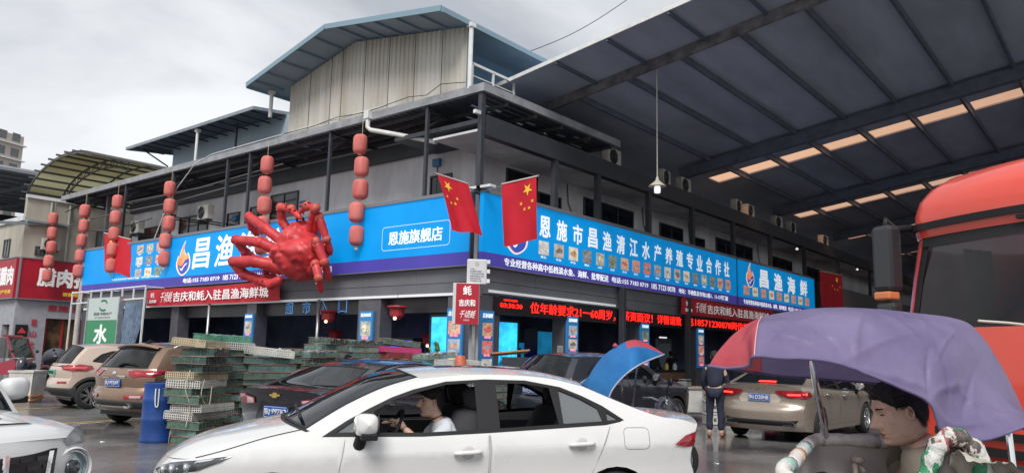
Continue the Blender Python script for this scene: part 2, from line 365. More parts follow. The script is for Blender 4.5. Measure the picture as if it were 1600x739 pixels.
# ---- lower roof house beside the tower
m = MB(); m.box((1.3, 11.0, 9.0), (1.4, 20.6, 10.75)); m.box((1.4, 20.5, 9.0), (6, 20.6, 10.75)); m.box((1.4, 11.0, 9.0), (6, 11.1, 10.75)); m.build('roof_house_wall', mat('pale_blue_sheet', (.36, .45, .52), rough=.5, var=.12, vs=.6, stretch=(1, 1, .2)), B)
m = MB(); m.poly([(-.15, 11.6, 10.62), (6, 11.6, 11.3), (6, 22.2, 11.3), (-.15, 22.2, 10.62)], (0, 0, 1), .05); m.build('roof_house_roof', UNDER, B)
m = MB(); m.bar((-.17, 11.6, 10.64), (-.17, 22.2, 10.64), .05, .13); m.bar((-.15, 22.2, 10.64), (6, 22.2, 11.32), .05, .13); m.bar((-.15, 11.6, 10.64), (6, 11.6, 11.32), .05, .13)
m.build('roof_trim', mat('grey_trim', (.24, .28, .31), rough=.5, var=.2), B)
y = 11.9
while y < 22: m = MB(); m.box((-.1, y, 10.57), (1.3, y + .05, 10.62)); m.build('roof_rib', DARK, B); y += .8
m = MB(); m.bar((-.05, 20.9, 10.5), (1.3, 20.9, 10.55), .06); m.build('roof_strut', DARK, B); m = MB(); m.bar((.02, 20.9, 10.45), (1.25, 20.9, 9.9), .05); m.build('roof_strut', DARK, B); m = MB(); m.bar((.6, 14, 9.1), (.6, 14, 10.6), .08); m.build('roof_strut', DARK, B)
m = MB(); m.tube([(-.0, 16.0, 9.15), (-.0, 16.0, 10.5)], .06, 10); m.box((-.09, 15.9, 10.45), (.09, 16.1, 10.62)); m.build('downpipe', WHITEP, B)
# white drain pipe with elbow under the eave
m = MB(); m.tube([(-.12, 4.85, 9.05), (-.12, 4.85, 8.72), (-.08, 4.75, 8.62), (.3, 3.9, 8.42), (.6, 2.4, 8.0)], .075, 12); m.box((-.22, 4.74, 9.0), (-.02, 4.96, 9.25)); m.build('drain_pipe', WHITEP, B)
m = MB(); m.tube([(-.05, 18.9, 6.05), (-.06, 18.2, 7.1), (-.06, 17.2, 8.2), (-.06, 15.9, 9.05), (-.07, 14.6, 9.27), (-.07, 9, 9.3), (-.07, 4, 9.32)], .022, 6); m.build('white_conduit', WHITEP, B)
m = MB(); m.tube([(-.09, 9.6, 9.30), (-.09, 8, 9.27), (-.09, 6.5, 9.36), (-.09, 5, 9.26), (-.09, 3, 9.38), (-.09, 2.2, 9.28), (-.1, 1.6, 9.5), (-.09, .6, 9.35)], .012, 5); m.build('gutter_cable', BLACK, B)
m = MB()
for pts in ([(.2, 12, 7.9), (.2, 18, 7.7), (.2, 25, 7.75), (.2, 29, 7.6)], [(.25, 10, 8.3), (.25, 16, 8.1), (.25, 24, 8.2)], [(.3, 20, 7.2), (.3, 24, 7.0), (.3, 28.5, 7.3)]): m.tube(pts, .03, 6)
m.build('pipe_run', mat('pipe_run', (.12, .12, .13), rough=.5), B)

# ------------------------------------------------------------------ air conditioners
def aircon(loc, rz, label, group='air conditioner units'):
    t = thing('air_conditioner', label, 'air conditioner', loc, rz, group)
    m = MB(); m.box((-.42, -.15, 0), (.42, .15, .6)); m.build('casing', mat('ac_casing', (.55, .54, .50), rough=.5, c2=(.36, .34, .30), vs=3), t, bevel=.015)
    m = MB(); M = Matrix.Translation((-.1, -.165, .3)) @ Matrix.Rotation(R(90), 4, 'X')
    for r in (.08, .15, .22, .26): m.lathe([(r - .008, 0), (r, .012), (r + .008, 0)], 24, M, cap=False)
    for k in range(6): a = k * math.pi / 3; m.bar((-.1, -.168, .3), (-.1 + .26 * math.cos(a), -.168, .3 + .26 * math.sin(a)), .012)
    m.build('fan_grille', WINFR, t)
    m = MB(); M2 = Matrix.Translation((-.1, -.1515, .3)) @ Matrix.Rotation(R(90), 4, 'X'); m.lathe([(.26, 0), (.26, .004)], 24, M2); m.build('fan_opening', BLACK, t)
    m = MB(); m.box((-.35, -.14, -.06), (-.3, .14, 0)); m.box((.3, -.14, -.06), (.35, .14, 0)); m.build('foot', DARK, t); return t
acs = [((7.4, .3, 8.36), 0, 'white air conditioner on the roof beam nearest the corner of the blue signs'), ((11.3, .3, 8.36), R(8), 'air conditioner on the roof beam directly behind the hanging lamp'), ((13.0, .3, 8.36), 0, 'air conditioner next right from the hanging lamp on the roof beam')]
for x in (18.4, 19.8, 23.5, 25.6, 31.0): acs.append(((x, .3, 8.36), rnd.uniform(-.1, .1), {18.4: 'left of two close air conditioners far along the dark roof beam', 19.8: 'right of two close air conditioners far along the dark roof beam', 23.5: 'third last air conditioner along the dark roof beam', 25.6: 'second last air conditioner along the dark roof beam', 31.0: 'farthest air conditioner along the dark roof beam'}[x]))
AC0 = aircon(*acs[0])
for l, r, lb in acs[1:]:
    c = copytree(AC0); c.location = l; c.rotation_euler.z = r; c['label'] = lb
for y, z, lb in ((17.0, 7.0, 'air conditioner high on the gallery wall right of the fifth lantern string'), (23.3, 6.9, 'air conditioner on the gallery left of the fourth lantern string, above the wall flag'), (20.2, 7.5, 'air conditioner high on the gallery behind the white curved conduit')):
    c = copytree(AC0); c.location = (1.2, y, z); c.rotation_euler.z = R(-90); c['label'] = lb
    b = MB(); b.bar((1.0, y - .3, z - .1), (2.2, y - .3, z - .1), .05); b.bar((1.0, y + .3, z - .1), (2.2, y + .3, z - .1), .05); b.build('ac_bracket', DARK, B)

# ------------------------------------------------------------------ big market shed on the right
S = thing('market_shed', 'huge dark pitched market shed roof with skylight strips on the right', 'shed', (14, -8, 0))
SI = Matrix.Translation((-14, 8, 0))
zr = lambda y: 10.13 - .148 * y
m = MB()
XS0, XS1, Y0, Y1 = 2.0, 66, -30, 1.2
bays = [(2.0, 17.35), (18.55, 28.7), (29.9, 38.5), (39.7, 49.5), (50.6, 66)]
for a, b in bays: m.poly([SI @ Vector(p) for p in ((a, Y0, zr(Y0)), (b, Y0, zr(Y0)), (b, Y1, zr(Y1)), (a, Y1, zr(Y1)))], (0, .148, 1), .06)
for (a, b), (c, d) in zip(bays, bays[1:]):             # solid roof between the skylights of a strip
    y = -.10
    while y > -30:
        m.poly([SI @ Vector(p) for p in ((b, y - .2, zr(y - .2)), (c, y - .2, zr(y - .2)), (c, y, zr(y)), (b, y, zr(y)))], (0, .148, 1), .06); y -= 1.86
m.build('shed_roof', SHEDUND, S)
m = MB(); m.poly([SI @ Vector(p) for p in ((6.6, 1.21, zr(1.21)), (66, 1.21, zr(1.21)), (66, 6.5, zr(6.5)), (6.6, 6.5, zr(6.5)))], (0, .148, 1), .06); m.build('rear_roof', SHEDUND, S); m = MB(); m.box(SI @ Vector((2.0, 1.21, 9.1)), SI @ Vector((6.6, 1.3, 10.06))); m.build('low_edge_board', mat('low_edge', (.16, .20, .27), rough=.6, var=.2), S)
m = MB(); m.box(SI @ Vector((6.6, 6.3, 8.3)), SI @ Vector((66, 6.4, 9.4))); m.box(SI @ Vector((6.5, 2.75, 8.4)), SI @ Vector((6.6, 6.4, 9.8))); m.build('rear_wall', mat('rear_wall', (.14, .085, .05), rough=.9, var=.4), S)
SKY = mat('skylight', (.80, .52, .33), rough=.5, c2=(.62, .36, .22), vs=1.3, stretch=(6, .4, 1))   # translucent tinted sheet: lets the sky through
_t = SKY.node_tree; _tr = _t.nodes.new('ShaderNodeBsdfTransparent'); _tr.inputs[0].default_value = (1, .76, .60, 1); _mx = _t.nodes.new('ShaderNodeMixShader'); _mx.inputs[0].default_value = .97
_t.links.new(_t.nodes['Principled BSDF'].outputs[0], _mx.inputs[1]); _t.links.new(_tr.outputs[0], _mx.inputs[2]); _t.links.new(_mx.outputs[0], _t.nodes['Material Output'].inputs[0])
for (a, b), (c, d) in zip(bays, bays[1:]):
    y = 1.56
    while y > -24:
        mb = MB(); mb.poly([SI @ Vector(p) for p in ((b, y - 1.66, zr(y - 1.66) + .02), (c, y - 1.66, zr(y - 1.66) + .02), (c, y, zr(y) + .02), (b, y, zr(y) + .02))], (0, .148, 1), .02); mb.build('skylight', SKY, S); y -= 1.86
DBEAM = mat('shed_beam', (.12, .14, .19), rough=.6, var=.2)
y = -.2
while y > -29:
    mb = MB(); mb.bar(SI @ Vector((4.4, y, zr(y) - .11)), SI @ Vector((66, y, zr(y) - .11)), .09, .2); mb.build('purlin', DBEAM, S); y -= 1.86
for x in (14.6, 25.5, 36, 46.5, 57):
    mb = MB(); mb.bar(SI @ Vector((x, Y1, zr(Y1) - .37)), SI @ Vector((x, Y0, zr(Y0) - .37)), .3, .45); mb.build('shed_rafter', DBEAM, S)
mb = MB(); mb.bar(SI @ Vector((4.3, Y1, zr(Y1) - .14)), SI @ Vector((4.3, Y0, zr(Y0) - .14)), .12, .36); mb.build('front_rafter', mat('front_rafter', (.17, .17, .18), rough=.6, var=.5, vs=2.5), S)
mb = MB(); mb.bar(SI @ Vector((1.98, Y1, zr(Y1) + .03)), SI @ Vector((1.98, Y0, zr(Y0) + .03)), .04, .12); mb.build('roof_trim', WHITEP, S)
for y in (-1.1, -2.9, -4.85, -6.7, -8.6, -10.5):
    mb = MB(); mb.bar(SI @ Vector((2.0, y, zr(y) - .06)), SI @ Vector((4.3, y, zr(y) - .06)), .06, .1); mb.build('overhang_rib', mat('overhang_rib', (.10, .13, .18), rough=.5), S)
for x, y in ((25.5, -24), (46.5, -24), (57, -24), (57, -12), (46.5, -12.0)):
    mb = MB(); mb.box(SI @ Vector((x - .2, y - .2, 0)), SI @ Vector((x + .2, y + .2, zr(y) - .85))); mb.build('shed_column', DBEAM, S)
mb = MB(); mb.box(SI @ Vector((66, -30, 0)), SI @ Vector((66.2, 12, 14.6))); mb.build('end_wall', mat('end_wall', (.12, .09, .07), rough=.8, var=.4, vs=.4), S)
# hall opposite, closing the shed
H = thing('market_hall', 'dim brown market hall at the far end under the shed roof', 'building', (45, -20, 0))
m = MB(); m.box((-22, -11, 0), (21, -8, 9)); m.build('hall_wall', mat('hall_wall', (.16, .12, .09), rough=.8, var=.3, vs=.5), H)
m = MB()
for x in range(-20, 20, 4): m.box((x, -8.0, 5), (x + 2.2, -7.95, 7))
m.build('hall_windows', WINDARK, H)
t = thing('pendant_lamp', 'small white pendant lamp on a long rod under the shed roof', 'lamp', (4.74, -3.0, 6.6))
m = MB(); m.tube([(0, 0, .3), (0, 0, 3.9)], .018, 8); m.build('rod', mat('lamp_rod', (.6, .58, .5), rough=.5), t)
m = MB(); m.lathe([(.03, .42), (.06, .3), (.26, .13), (.27, .11), (.05, .24)], 20, cap=False); m.build('lamp_shade', mat('lamp_shade', (.62, .58, .47), rough=.5), t, smooth=True)
m = MB(); m.lathe([(.01, -.09), (.09, -.085), (.1, .03), (.085, .12)], 16); m.build('bulb', mat('lamp_bulb', (.9, .92, 1), rough=.3, emit=.45), t, smooth=True)
for y, x in ((.05, 25), (.1, 36)):
    t = thing('small_lamp', 'tiny bright lamp at the dark gallery edge, %s of the two' % ('left' if x == 25 else 'right'), 'lamp', (x, -.2, 7.4)); m = MB(); m.lathe([(.01, -.05), (.09, 0), (.01, .09)], 10); m.build('bulb', MATS['lamp_bulb'], t); m = MB(); m.bar((0, 0, .06), (0, .25, .3), .03); m.build('arm', DARK, t)
m = MB(); pa, pb = Vector((29.1, 21.24, 24.9)), Vector((33.31, 15.14, 29.02)); m.tube([pa.lerp(pb, k / 10) - Vector((0, 0, .4 * math.sin(math.pi * k / 10))) for k in range(-8, 30)], .03, 5); tag(m.build('overhead_cable', BLACK), 'thin dark overhead cable crossing the sky above the shed edge', 'cable')
# ------------------------------------------------------------------ writing and signboards
FISHC = [(.30, .25, .20), (.22, .24, .20), (.45, .16, .10), (.38, .36, .33), (.12, .11, .10), (.40, .22, .12), (.16, .22, .26), (.50, .42, .30), (.10, .13, .09), (.48, .08, .07)]
def fish_photo(parent, M, s, h, k):
    """a small square photograph of seafood: pale or dark ground with a body in it"""
    c = FISHC[k % len(FISHC)]; m1 = mat('photo_%d' % (k % 10), c, rough=.4, emit=.3, c2=tuple(min(.8, x * 1.5 + .14) for x in c), vs=7)
    o = plate2d(rect(0, 0, s, h), M, m1, parent, 'fish_photo', .006, .002)
    r = random.Random(k); a = r.uniform(-.5, .5); pts = []
    for i in range(18):
        t = i / 18 * 2 * math.pi; rx, ry = s * .36, h * (.13 + .1 * (k % 3) / 2) * (1 + .25 * math.sin(3 * t + k))
        x, y = rx * math.cos(t), ry * math.sin(t); pts.append((s / 2 + x * math.cos(a) - y * math.sin(a), h / 2 + x * math.sin(a) + y * math.cos(a)))
    c2 = FISHC[(k * 3 + 4) % len(FISHC)]
    plate2d(pts, M, mat('photo_fish_%d' % (k % 10), tuple(min(.9, x * 1.7 + .05) for x in c2), rough=.4, emit=.25, c2=tuple(x * .5 for x in c2), vs=9), o, 'fish', .004, .009)
def flame_logo(parent, M, s):
    """flame over a blue wave disc, white outline"""
    def sm(p, k=4): 
        q = []
        n = len(p)
        for i in range(n):
            a, b, c, d = [Vector(p[(i + j - 1) % n]) for j in range(4)]
            for u in range(k):
                t = u / k; q.append(tuple(.5 * ((2 * b) + (c - a) * t + (2 * a - 5 * b + 4 * c - d) * t * t + (3 * b - a - 3 * c + d) * t ** 3)))
        return q
    fl = [(.5, -.02), (.2, .12), (.06, .38), (.16, .66), (.22, .56), (.30, .82), (.55, 1.15), (.50, .86), (.68, .64), (.76, .74), (.93, .45), (.86, .16)]
    big = [(.5 + (x - .5) * 1.12, .5 + (y - .5) * 1.07) for x, y in fl]
    P = lambda p: [(x * s, y * s) for x, y in sm(p)]
    o = plate2d(P(big), M, WHTL, parent, 'logo', .003, .001)
    plate2d(P(fl), M, mat('logo_orange', (.72, .16, .06), rough=.4, emit=.4, c2=(.75, .42, .16), vs=2), o, 'flame', .003, .005)
    plate2d(P([(.5, .0), (.24, .14), (.16, .36), (.35, .28), (.5, .36), (.66, .5), (.9, .5), (.84, .16)]), M, mat('logo_blue', (.03, .06, .35), rough=.4, emit=.4), o, 'wave', .003, .009)
    plate2d(P([(.3, .22), (.45, .2), (.62, .34), (.8, .38), (.6, .26), (.45, .12)]), M, WHTL, o, 'wave', .003, .013)
def lightbox(name, label, M, Lg, z0, zp, z1):
    """a long lit blue sign with a purple foot; M maps along-the-wall, up, outward"""
    t = thing(name, label, 'signboard')
    mb = MB(); mb.box((0, zp, 0), (Lg, z1, .14), M); mb.build('blue_panel', BLUEL, t)
    mb = MB(); mb.box((0, z0, 0), (Lg, zp - .003, .14), M); mb.build('purple_panel', PURPL, t)
    fr = mat('sign_frame', (.20, .20, .22), rough=.45)
    mb = MB(); mb.box((-.0, z1, -.02), (Lg, z1 + .10, .18), M); mb.box((0, z0 - .03, 0), (Lg, z0 - .003, .17), M); mb.build('sign_frame', fr, t)
    mb = MB(); mb.box((Lg - .025, z0, .02), (Lg + .025, z1, .16), M); mb.build('end_trim', DARK, t)
    return t
# left front: local x runs from the far end (y = 25.6) to the corner
ML = onL(25.6, 0, 0.0); SL = lightbox('signboard', 'long blue and purple signboard on the left front with the crab hung on it', ML, 25.45, 3.99, 4.364, 6.03)
f_ = ML @ Matrix.Translation((0, 0, .14))
def tl(s, x, z, w_, h_, mm=WHTL, b=.012, sh=0): return text(s, f_ @ Matrix.Translation((x, z, 0)), w_, h_, mm, SL, bold=b, shear=sh)
tl('昌', 10.35, 4.62, 1.25, 1.22, sh=.08, b=.016); tl('渔', 12.0, 4.62, 1.3, 1.22, sh=.08, b=.016); tl('海', 13.65, 4.62, 1.3, 1.22, sh=.08, b=.016); tl('鲜', 15.3, 4.62, 1.3, 1.22, sh=.08, b=.016); tl('城', 16.8, 4.62, 1.2, 1.22, sh=.08, b=.016)
flame_logo(SL, f_ @ Matrix.Translation((9.05, 4.46, 0)), 1.15)
tl('电话:155 7183 0719', 9.75, 4.08, 2.75, .2); tl('185 7123 0078', 12.75, 4.08, 1.7, .2); tl('地址：华硒批发市场22栋1、11-13号门面', 14.75, 4.08, 4.6, .2)
mb = MB(); mb.box((18.55, 3.96, .141), (18.66, 6.12, .19), ML); mb.build('panel_joint', DARK, SL)
tl('恩施旗舰店', 22.05, 4.75, 2.3, .42, b=.014)
def ring(x0, z0, x1, z1, r, wd, M, mm, parent, name='border'):
    def rr(x0, z0, x1, z1, r):
        q = []
        for cx, cy, a0 in ((x1 - r, z1 - r, 0), (x0 + r, z1 - r, 90), (x0 + r, z0 + r, 180), (x1 - r, z0 + r, 270)):
            for k in range(5): a = R(a0 + k * 22.5); q.append((cx + r * math.cos(a), cy + r * math.sin(a)))
        return q
    a, b = rr(x0, z0, x1, z1, r), rr(x0 + wd, z0 + wd, x1 - wd, z1 - wd, r - wd)
    mb = MB(); vs = [M @ Vector((x, y, .006)) for x, y in a + b]; n = len(a)
    mb.add(vs, [(i, (i + 1) % n, n + (i + 1) % n, n + i) for i in range(n)]); mb.build(name, mm, parent)
ring(21.75, 4.6, 24.65, 5.33, .12, .011, f_, WHTL, SL)
for r_ in range(3):
    for c_ in range(6 if r_ > 2 else 3):
        fish_photo(SL, f_ @ Matrix.Translation((5.45 + c_ * .9, 5.55 - r_ * .52, 0)), .6, .36, r_ * 3 + c_)
        tl(('鳜鱼', '鲈鱼', '黄鱼', '鲫鱼', '草鱼', '鲢鱼', '龙虾', '螃蟹', '鲤鱼')[r_ * 3 + c_], 5.6 + c_ * .9, 5.47 - r_ * .52, .3, .06, b=0)
tl('专业经营各种高中低档淡水鱼、海鲜、批零配送', 3.2, 4.44, 4.3, .09, b=0)
# right front, big sign then the smaller one
MR = onR(0.0, 0, 0.0); SR = lightbox('signboard', 'long blue cooperative signboard on the right front with white title and fish photos', onR(.03, 0, 0), 17.22, 3.99, 4.364, 6.03)
fr_ = MR @ Matrix.Translation((0, 0, .14))
def tr_(s, x, z, w_, h_, mm=WHTL, b=.012, par=SR): return text(s, fr_ @ Matrix.Translation((x, z, 0)), w_, h_, mm, par, bold=b)
flame_logo(SR, fr_ @ Matrix.Translation((.95, 4.5, 0)), 1.12)
xs = 2.62
for i, ch in enumerate('恩施市昌渔清江水产养殖专业合作社'): tr_(ch, xs + i * .885, 5.12, .56, .66, b=.022)
for i in range(18):
    fish_photo(SR, fr_ @ Matrix.Translation((2.60 + i * .79, 4.58, 0)), .50, .42, i * 7 + 3)
    tr_(('鲫鱼', '草鱼', '鲈鱼', '鳜鱼', '对虾', '龙虾', '生蚝', '扇贝', '花甲', '鲍鱼', '海参', '带鱼', '黄鱼', '鳝鱼', '泥鳅', '甲鱼', '螃蟹', '鲤鱼')[i], 2.7 + i * .79, 4.47, .28, .075, b=0)
tr_('专业经营各种高中低档淡水鱼、海鲜、批零配送', .98, 4.06, 5.55, .235, b=.016); tr_('电话:155 7183 0719', 6.75, 4.08, 2.5, .2, b=.014); tr_('185 7123 0078', 9.5, 4.08, 1.85, .2, b=.014); tr_('地址：华硒批发市场22栋1、11-13号门面', 11.65, 4.08, 4.6, .2, b=.014)
SM = lightbox('signboard', 'smaller blue signboard at the far right end with flame logo and four big white characters', onR(17.42, 0, 0), 10.35, 3.99, 4.364, 6.03)
flame_logo(SM, fr_ @ Matrix.Translation((18.3, 4.92, 0)), .95)
for i, ch in enumerate('昌渔海鲜'): tr_(ch, 19.9 + i * 1.85, 4.98, 1.12, .86, b=.03, par=SM)
for i in range(9): fish_photo(SM, fr_ @ Matrix.Translation((18.0 + i * 1.02, 4.5, 0)), .62, .42, i * 5 + 2)
tr_('专业经营各种高中低档淡水鱼、海鲜、批零配送', 17.95, 4.07, 5.4, .22, par=SM); tr_('电话:155 7183 0719', 23.6, 4.07, 3.4, .22, par=SM)
# LED ticker, red on black
LED = mat('led_red', (1, .014, .008), rough=.5, emit=1.3)
TK = thing('led_ticker', 'long black LED ticker with red running characters over the right shop front', 'LED sign')
mb = MB(); mb.box((.72, -.06, 2.68), (7.2, .0, 3.17)); mb.box((7.5, -.06, 2.72), (12.1, 0, 3.2)); mb.box((12.4, -.06, 2.76), (24, 0, 3.24)); mb.build('led_panel', mat('led_panel', (.012, .008, .01), rough=.5), TK)
MT = onR(0, 0, -.06)
for s, x, z, w_, h_ in (('03:30:30', .95, 2.88, 1.0, .13), ('欢迎光临', 1.1, 3.07, .6, .05), ('位年龄要求21一60周岁，', 2.35, 2.78, 4.75, .34), ('薪资面议！详情请致', 7.6, 2.82, 4.4, .34), ('电18571230078岗位接单 位年龄', 12.5, 2.86, 9.0, .34)):
    text(s, MT @ Matrix.Translation((x, z, 0)), w_, h_, LED, TK, bold=.004)
# outlined entrance lettering on the left front lintel
EN = thing('entrance_sign', 'dark outlined entrance lettering over the left shop front behind the crab', 'sign')
NEON = mat('neon_blue', (.10, .35, .75), rough=.4, emit=.5)
for i, ch in enumerate('超市入口'):
    M_ = onL(9.3 - i * .98, 2.78, .295)
    text(ch, M_, .44, .40, NEON, EN, bold=.02); text(ch, M_ @ Matrix.Translation((.02, .02, .006)), .40, .36, mat('letter_dark', (.02, .03, .06), rough=.4), EN, bold=.004)
# banners
def banner(name, label, M, Lg, h, tx, lift=.02, dark=1.):
    t = thing(name, label, 'banner')
    P = []
    for i in range(41):
        u = i / 40; row = []
        for j in range(7):
            v = j / 6; row.append(M @ Vector((u * Lg, v * h + .02 * math.sin(u * 9) * (v), .03 * math.sin(u * 25 + 2 * v) * (.3 + abs(u - .5)) + .012 * math.sin(60 * u * (1 - v)))))
        P.append(row)
    mb = MB(); mb.grid(P); c = mb.build('cloth', RED, t, smooth=True)
    f = M @ Matrix.Translation((0, 0, .045))
    for s, x, z, w_, hh, sh, b in tx: text(s, f @ Matrix.Translation((x * Lg, z * h, 0)), w_ * Lg, hh * h, WHT, t, bold=b, shear=sh)
    return t
tx = [('吉庆和', .028, .18, .062, .2, 0, 0.01), ('蚝', .036, .5, .034, .32, 0, 0), ('千顷蚝', .12, .2, .10, .62, .25, 0), ('吉庆和蚝入驻昌渔海鲜城', .235, .2, .70, .58, 0, .014)]
banner('banner', 'red cloth banner with white writing hung under the left signboard', onL(18.62, 3.2, -.2), 9.65, .68, tx)
banner('banner', 'red cloth banner hung in shade under the joint of the right signboards', onR(11.7, 3.27, -.2), 9.6, .66, tx)
# poster panels on the columns
def poster(y_or_x, side, z0, w_, h_, k, label, M=None):
    t = thing('poster_panel', label, 'poster', group='blue seafood posters on the shop columns')
    M = M or (onL(y_or_x + w_ / 2, z0, -.0) if side == 'L' else onR(y_or_x - w_ / 2, z0, -.0))
    M = M @ Matrix.Translation((0, 0, .003))
    mb = MB(); mb.box((0, 0, 0), (w_, h_, .07), M); mb.build('lightbox', mat('poster_blue', (.03, .20, .48), rough=.4, emit=.12), t)
    f = M @ Matrix.Translation((0, 0, .07)); text('昌渔海鲜', f @ Matrix.Translation((.12 * w_, h_ * .89, 0)), w_ * .76, h_ * .07, WHTL, t, bold=.01)
    n = 2 if h_ < 1.6 else 3
    for i in range(n):
        zz = h_ * (.84 - (i + 1) * .80 / n); fish_photo(t, f @ Matrix.Translation((w_ * .12, zz + .10 * h_ / n * 1.5, 0)), w_ * .76, h_ * .58 / n, k + i * 4)
        text(('龙虾', '螃蟹', '鲈鱼', '鳜鱼')[(k + i) % 4], f @ Matrix.Translation((w_ * .25, zz + .02, 0)), w_ * .5, h_ * .08 / n * 1.5, mat('pink_letter', (.8, .3, .4), rough=.5, emit=.4), t, bold=.02)
    return t
poster(11.0, 'L', 1.35, .55, 1.45, 0, 'blue seafood poster on the left front column under the banner'); poster(4.5, 'L', 1.2, .62, 1.58, 1, 'blue seafood poster with a red crab on the column right of the entrance')
poster(.72, 'L', .9, .6, 1.9, 2, 'blue fish poster on the corner column, left face'); poster(.42, 'R', .9, .55, 1.85, 5, 'blue fish poster on the corner column, right face')
for x, k, lb in ((4.55, 6, 'blue fish poster on the first column right of the corner'), (9.15, 8, 'blue fish poster above the blue umbrella'), (13.7, 11, 'blue fish poster between the blue and the red umbrella')): poster(x, 'R', 1.2, .6, 1.6, k, lb)
# aquariums and lit tanks inside
AQUA = mat('aquarium_water', (.04, .55, .85), rough=.15, emit=.75, c2=(.01, .20, .55), vs=1.6)
AQUB = mat('tank_blue', (.02, .06, .75), rough=.2, emit=.8, c2=(.01, .02, .25), vs=2)
LEAF = mat('water_plant', (.10, .25, .05), rough=.6, emit=.05, var=.3)
def aquarium(label, M, w_, h_, water=AQUA, plants=True):
    t = thing('aquarium', label, 'aquarium')
    mb = MB(); mb.box((0, 0, 0), (w_, h_, .5), M); mb.build('water', water, t)
    mb = MB()
    for a, b in (((-.06, -.06), (w_ + .06, 0)), ((-.06, h_), (w_ + .06, h_ + .08)), ((-.06, 0), (0, h_)), ((w_, 0), (w_ + .06, h_))): mb.box((*a, .003), (*b, .53), M)
    mb.build('tank_frame', BLACK, t)
    mb = MB(); mb.box((-.1, -1.0, 0), (w_ + .1, -.07, .55), M); mb.build('cabinet', mat('cabinet', (.02, .022, .03), rough=.4), t)
    if plants:
        mb = MB()
        for k in range(int(w_ * 34)):
            x = rnd.uniform(.03, w_ - .03); hh = rnd.uniform(.1, .55) * h_ * (1 if k % 3 else .5); mb.poly([M @ Vector((x - .02, .0, .505)), M @ Vector((x + .02, 0, .505)), M @ Vector((x + rnd.uniform(-.12, .12), hh, .507))], M.to_3x3() @ Vector((0, 0, 1)), .004)
        mb.build('water_plant', mat('weed', (.01, .12, .25), rough=.6, var=.4), t)
    return t
aquarium('glowing cyan aquarium in the left shop front beside the corner column', onL(2.1, 1.15, .9), 1.05, 1.45)
aquarium('glowing cyan aquarium in the right shop front beside the corner column', onR(1.35, 1.1, 1.0), 1.1, 1.4)
aquarium('dim blue fish tank in the right shop front above the black car roof', onR(5.0, 1.0, 2.2), 2.2, 1.35, mat('aquarium_dim', (.01, .16, .32), rough=.1, emit=.35, var=.5, vs=1), False)
aquarium('deep blue lit seafood tank left of the entrance poster', onL(7.0, .95, 3.0), 1.9, 1.0, AQUB, False)
aquarium('deep blue lit seafood tank seen through the left front right of the entrance poster', onL(4.4, .9, 4.2), 2.6, .8, AQUB, False)
aquarium('dark blue seafood tank far left behind the banner', onL(9.8, .9, 3.6), 2.4, .9, mat('tank_dark', (.01, .05, .22), rough=.1, emit=.4, var=.5), False)
aquarium('long dim tank deep in the shop behind the first right column', onR(2.9, 1.0, 4.6), 4.8, 1.0, MATS['aquarium_dim'], False)
t = thing('water_plant_pot', 'small green pot plant in front of the left cyan aquarium', 'plant', (.62, 1.75, .9))
m = MB(); m.lathe([(.08, 0), (.12, .25)], 12); m.build('pot', DARK, t)
m = MB()
for k in range(26): a = rnd.uniform(0, 6.28); l = rnd.uniform(.2, .45); h = rnd.uniform(.25, .75); q = Vector((l * math.cos(a), l * math.sin(a), .25 + h)); m.poly([(0, 0, .25), q + Vector((-.06, .05, -.05)), q, q + Vector((.06, -.05, -.06))], (0, 0, 1), .004)
m.build('leaves', mat('pot_leaf', (.14, .26, .05), rough=.5, var=.4), t)
t = thing('rockery', 'pale artificial rock with plants beside the right cyan aquarium', 'rockery', (.85, 1.3, 0))
m = MB(); P = []
for i in range(13):
    z = i * .2; P.append([Vector(((.24 + .09 * math.sin(i * 2.3 + j)) * math.cos(j * math.pi / 5), (.2 + .08 * math.cos(i * 1.7 + j * 2)) * math.sin(j * math.pi / 5), z)) for j in range(11)])
m.grid(P); m.build('rock', mat('rock', (.32, .33, .20), rough=.8, c2=(.05, .07, .03), vs=4), t)
# red hall lanterns under the ceilings, and other warm things inside the shop
LRED = mat('lantern_red', (.55, .035, .04), rough=.6, var=.25, vs=9, stretch=(1, 1, .2)); GOLD = mat('gold_trim', (.62, .42, .14), rough=.35, metal=.5)
def palace(loc, label):
    t = thing('palace_lantern', label, 'lantern', loc, 0, 'red hanging palace lanterns in the shop'); t.scale = (.72, .72, .85)
    m = MB(); m.lathe([(.05, .5), (.40, .47), (.44, .42), (.34, .38), (.30, .34), (.30, .12), (.22, .08), (.18, .02), (.05, .0)], 12); m.build('lantern_body', mat('palace_red', (.30, .015, .018), rough=.5, emit=.02), t)
    m = MB(); m.lathe([(.05, -.0), (.07, .06), (.05, .1)], 8, Matrix.Translation((-.2, -.1, -.02))); m.build('glow', mat('lamp_warm', (1, .75, .5), emit=1.2), t); m = MB(); m.tube([(0, 0, .5), (0, 0, .9)], .01, 5); m.build('cord', BLACK, t)
palace((-.25, 2.9, 2.5), 'red palace lantern hanging under the left fascia near the corner'); palace((.1, 6.6, 2.45), 'red palace lantern hanging behind the steel post under the crab'); palace((2.5, 4.3, 1.75), 'dim red palace lantern deep behind the left front near the corner'); palace((3.2, 10.2, 1.9), 'dim red palace lantern deep left of the entrance')
t = thing('seafood_display', 'reddish lit seafood display low behind the entrance', 'display', (4.0, 8.8, .9))
m = MB(); m.box((-.3, -1.3, 0), (.3, 1.3, .5)); m.build('case', mat('display_case', (.10, .05, .04), rough=.3, emit=.1, c2=(.02, .02, .03), vs=2), t)
m = MB()
for k in range(20): m.lathe([(.02, -.07), (.11, 0), (.02, .08)], 7, Matrix.Translation((-.36, rnd.uniform(-.7, .7), .5 + rnd.uniform(0, .16))))
m.build('crabs', mat('display_crab', (.55, .10, .03), rough=.5, emit=.35), t)

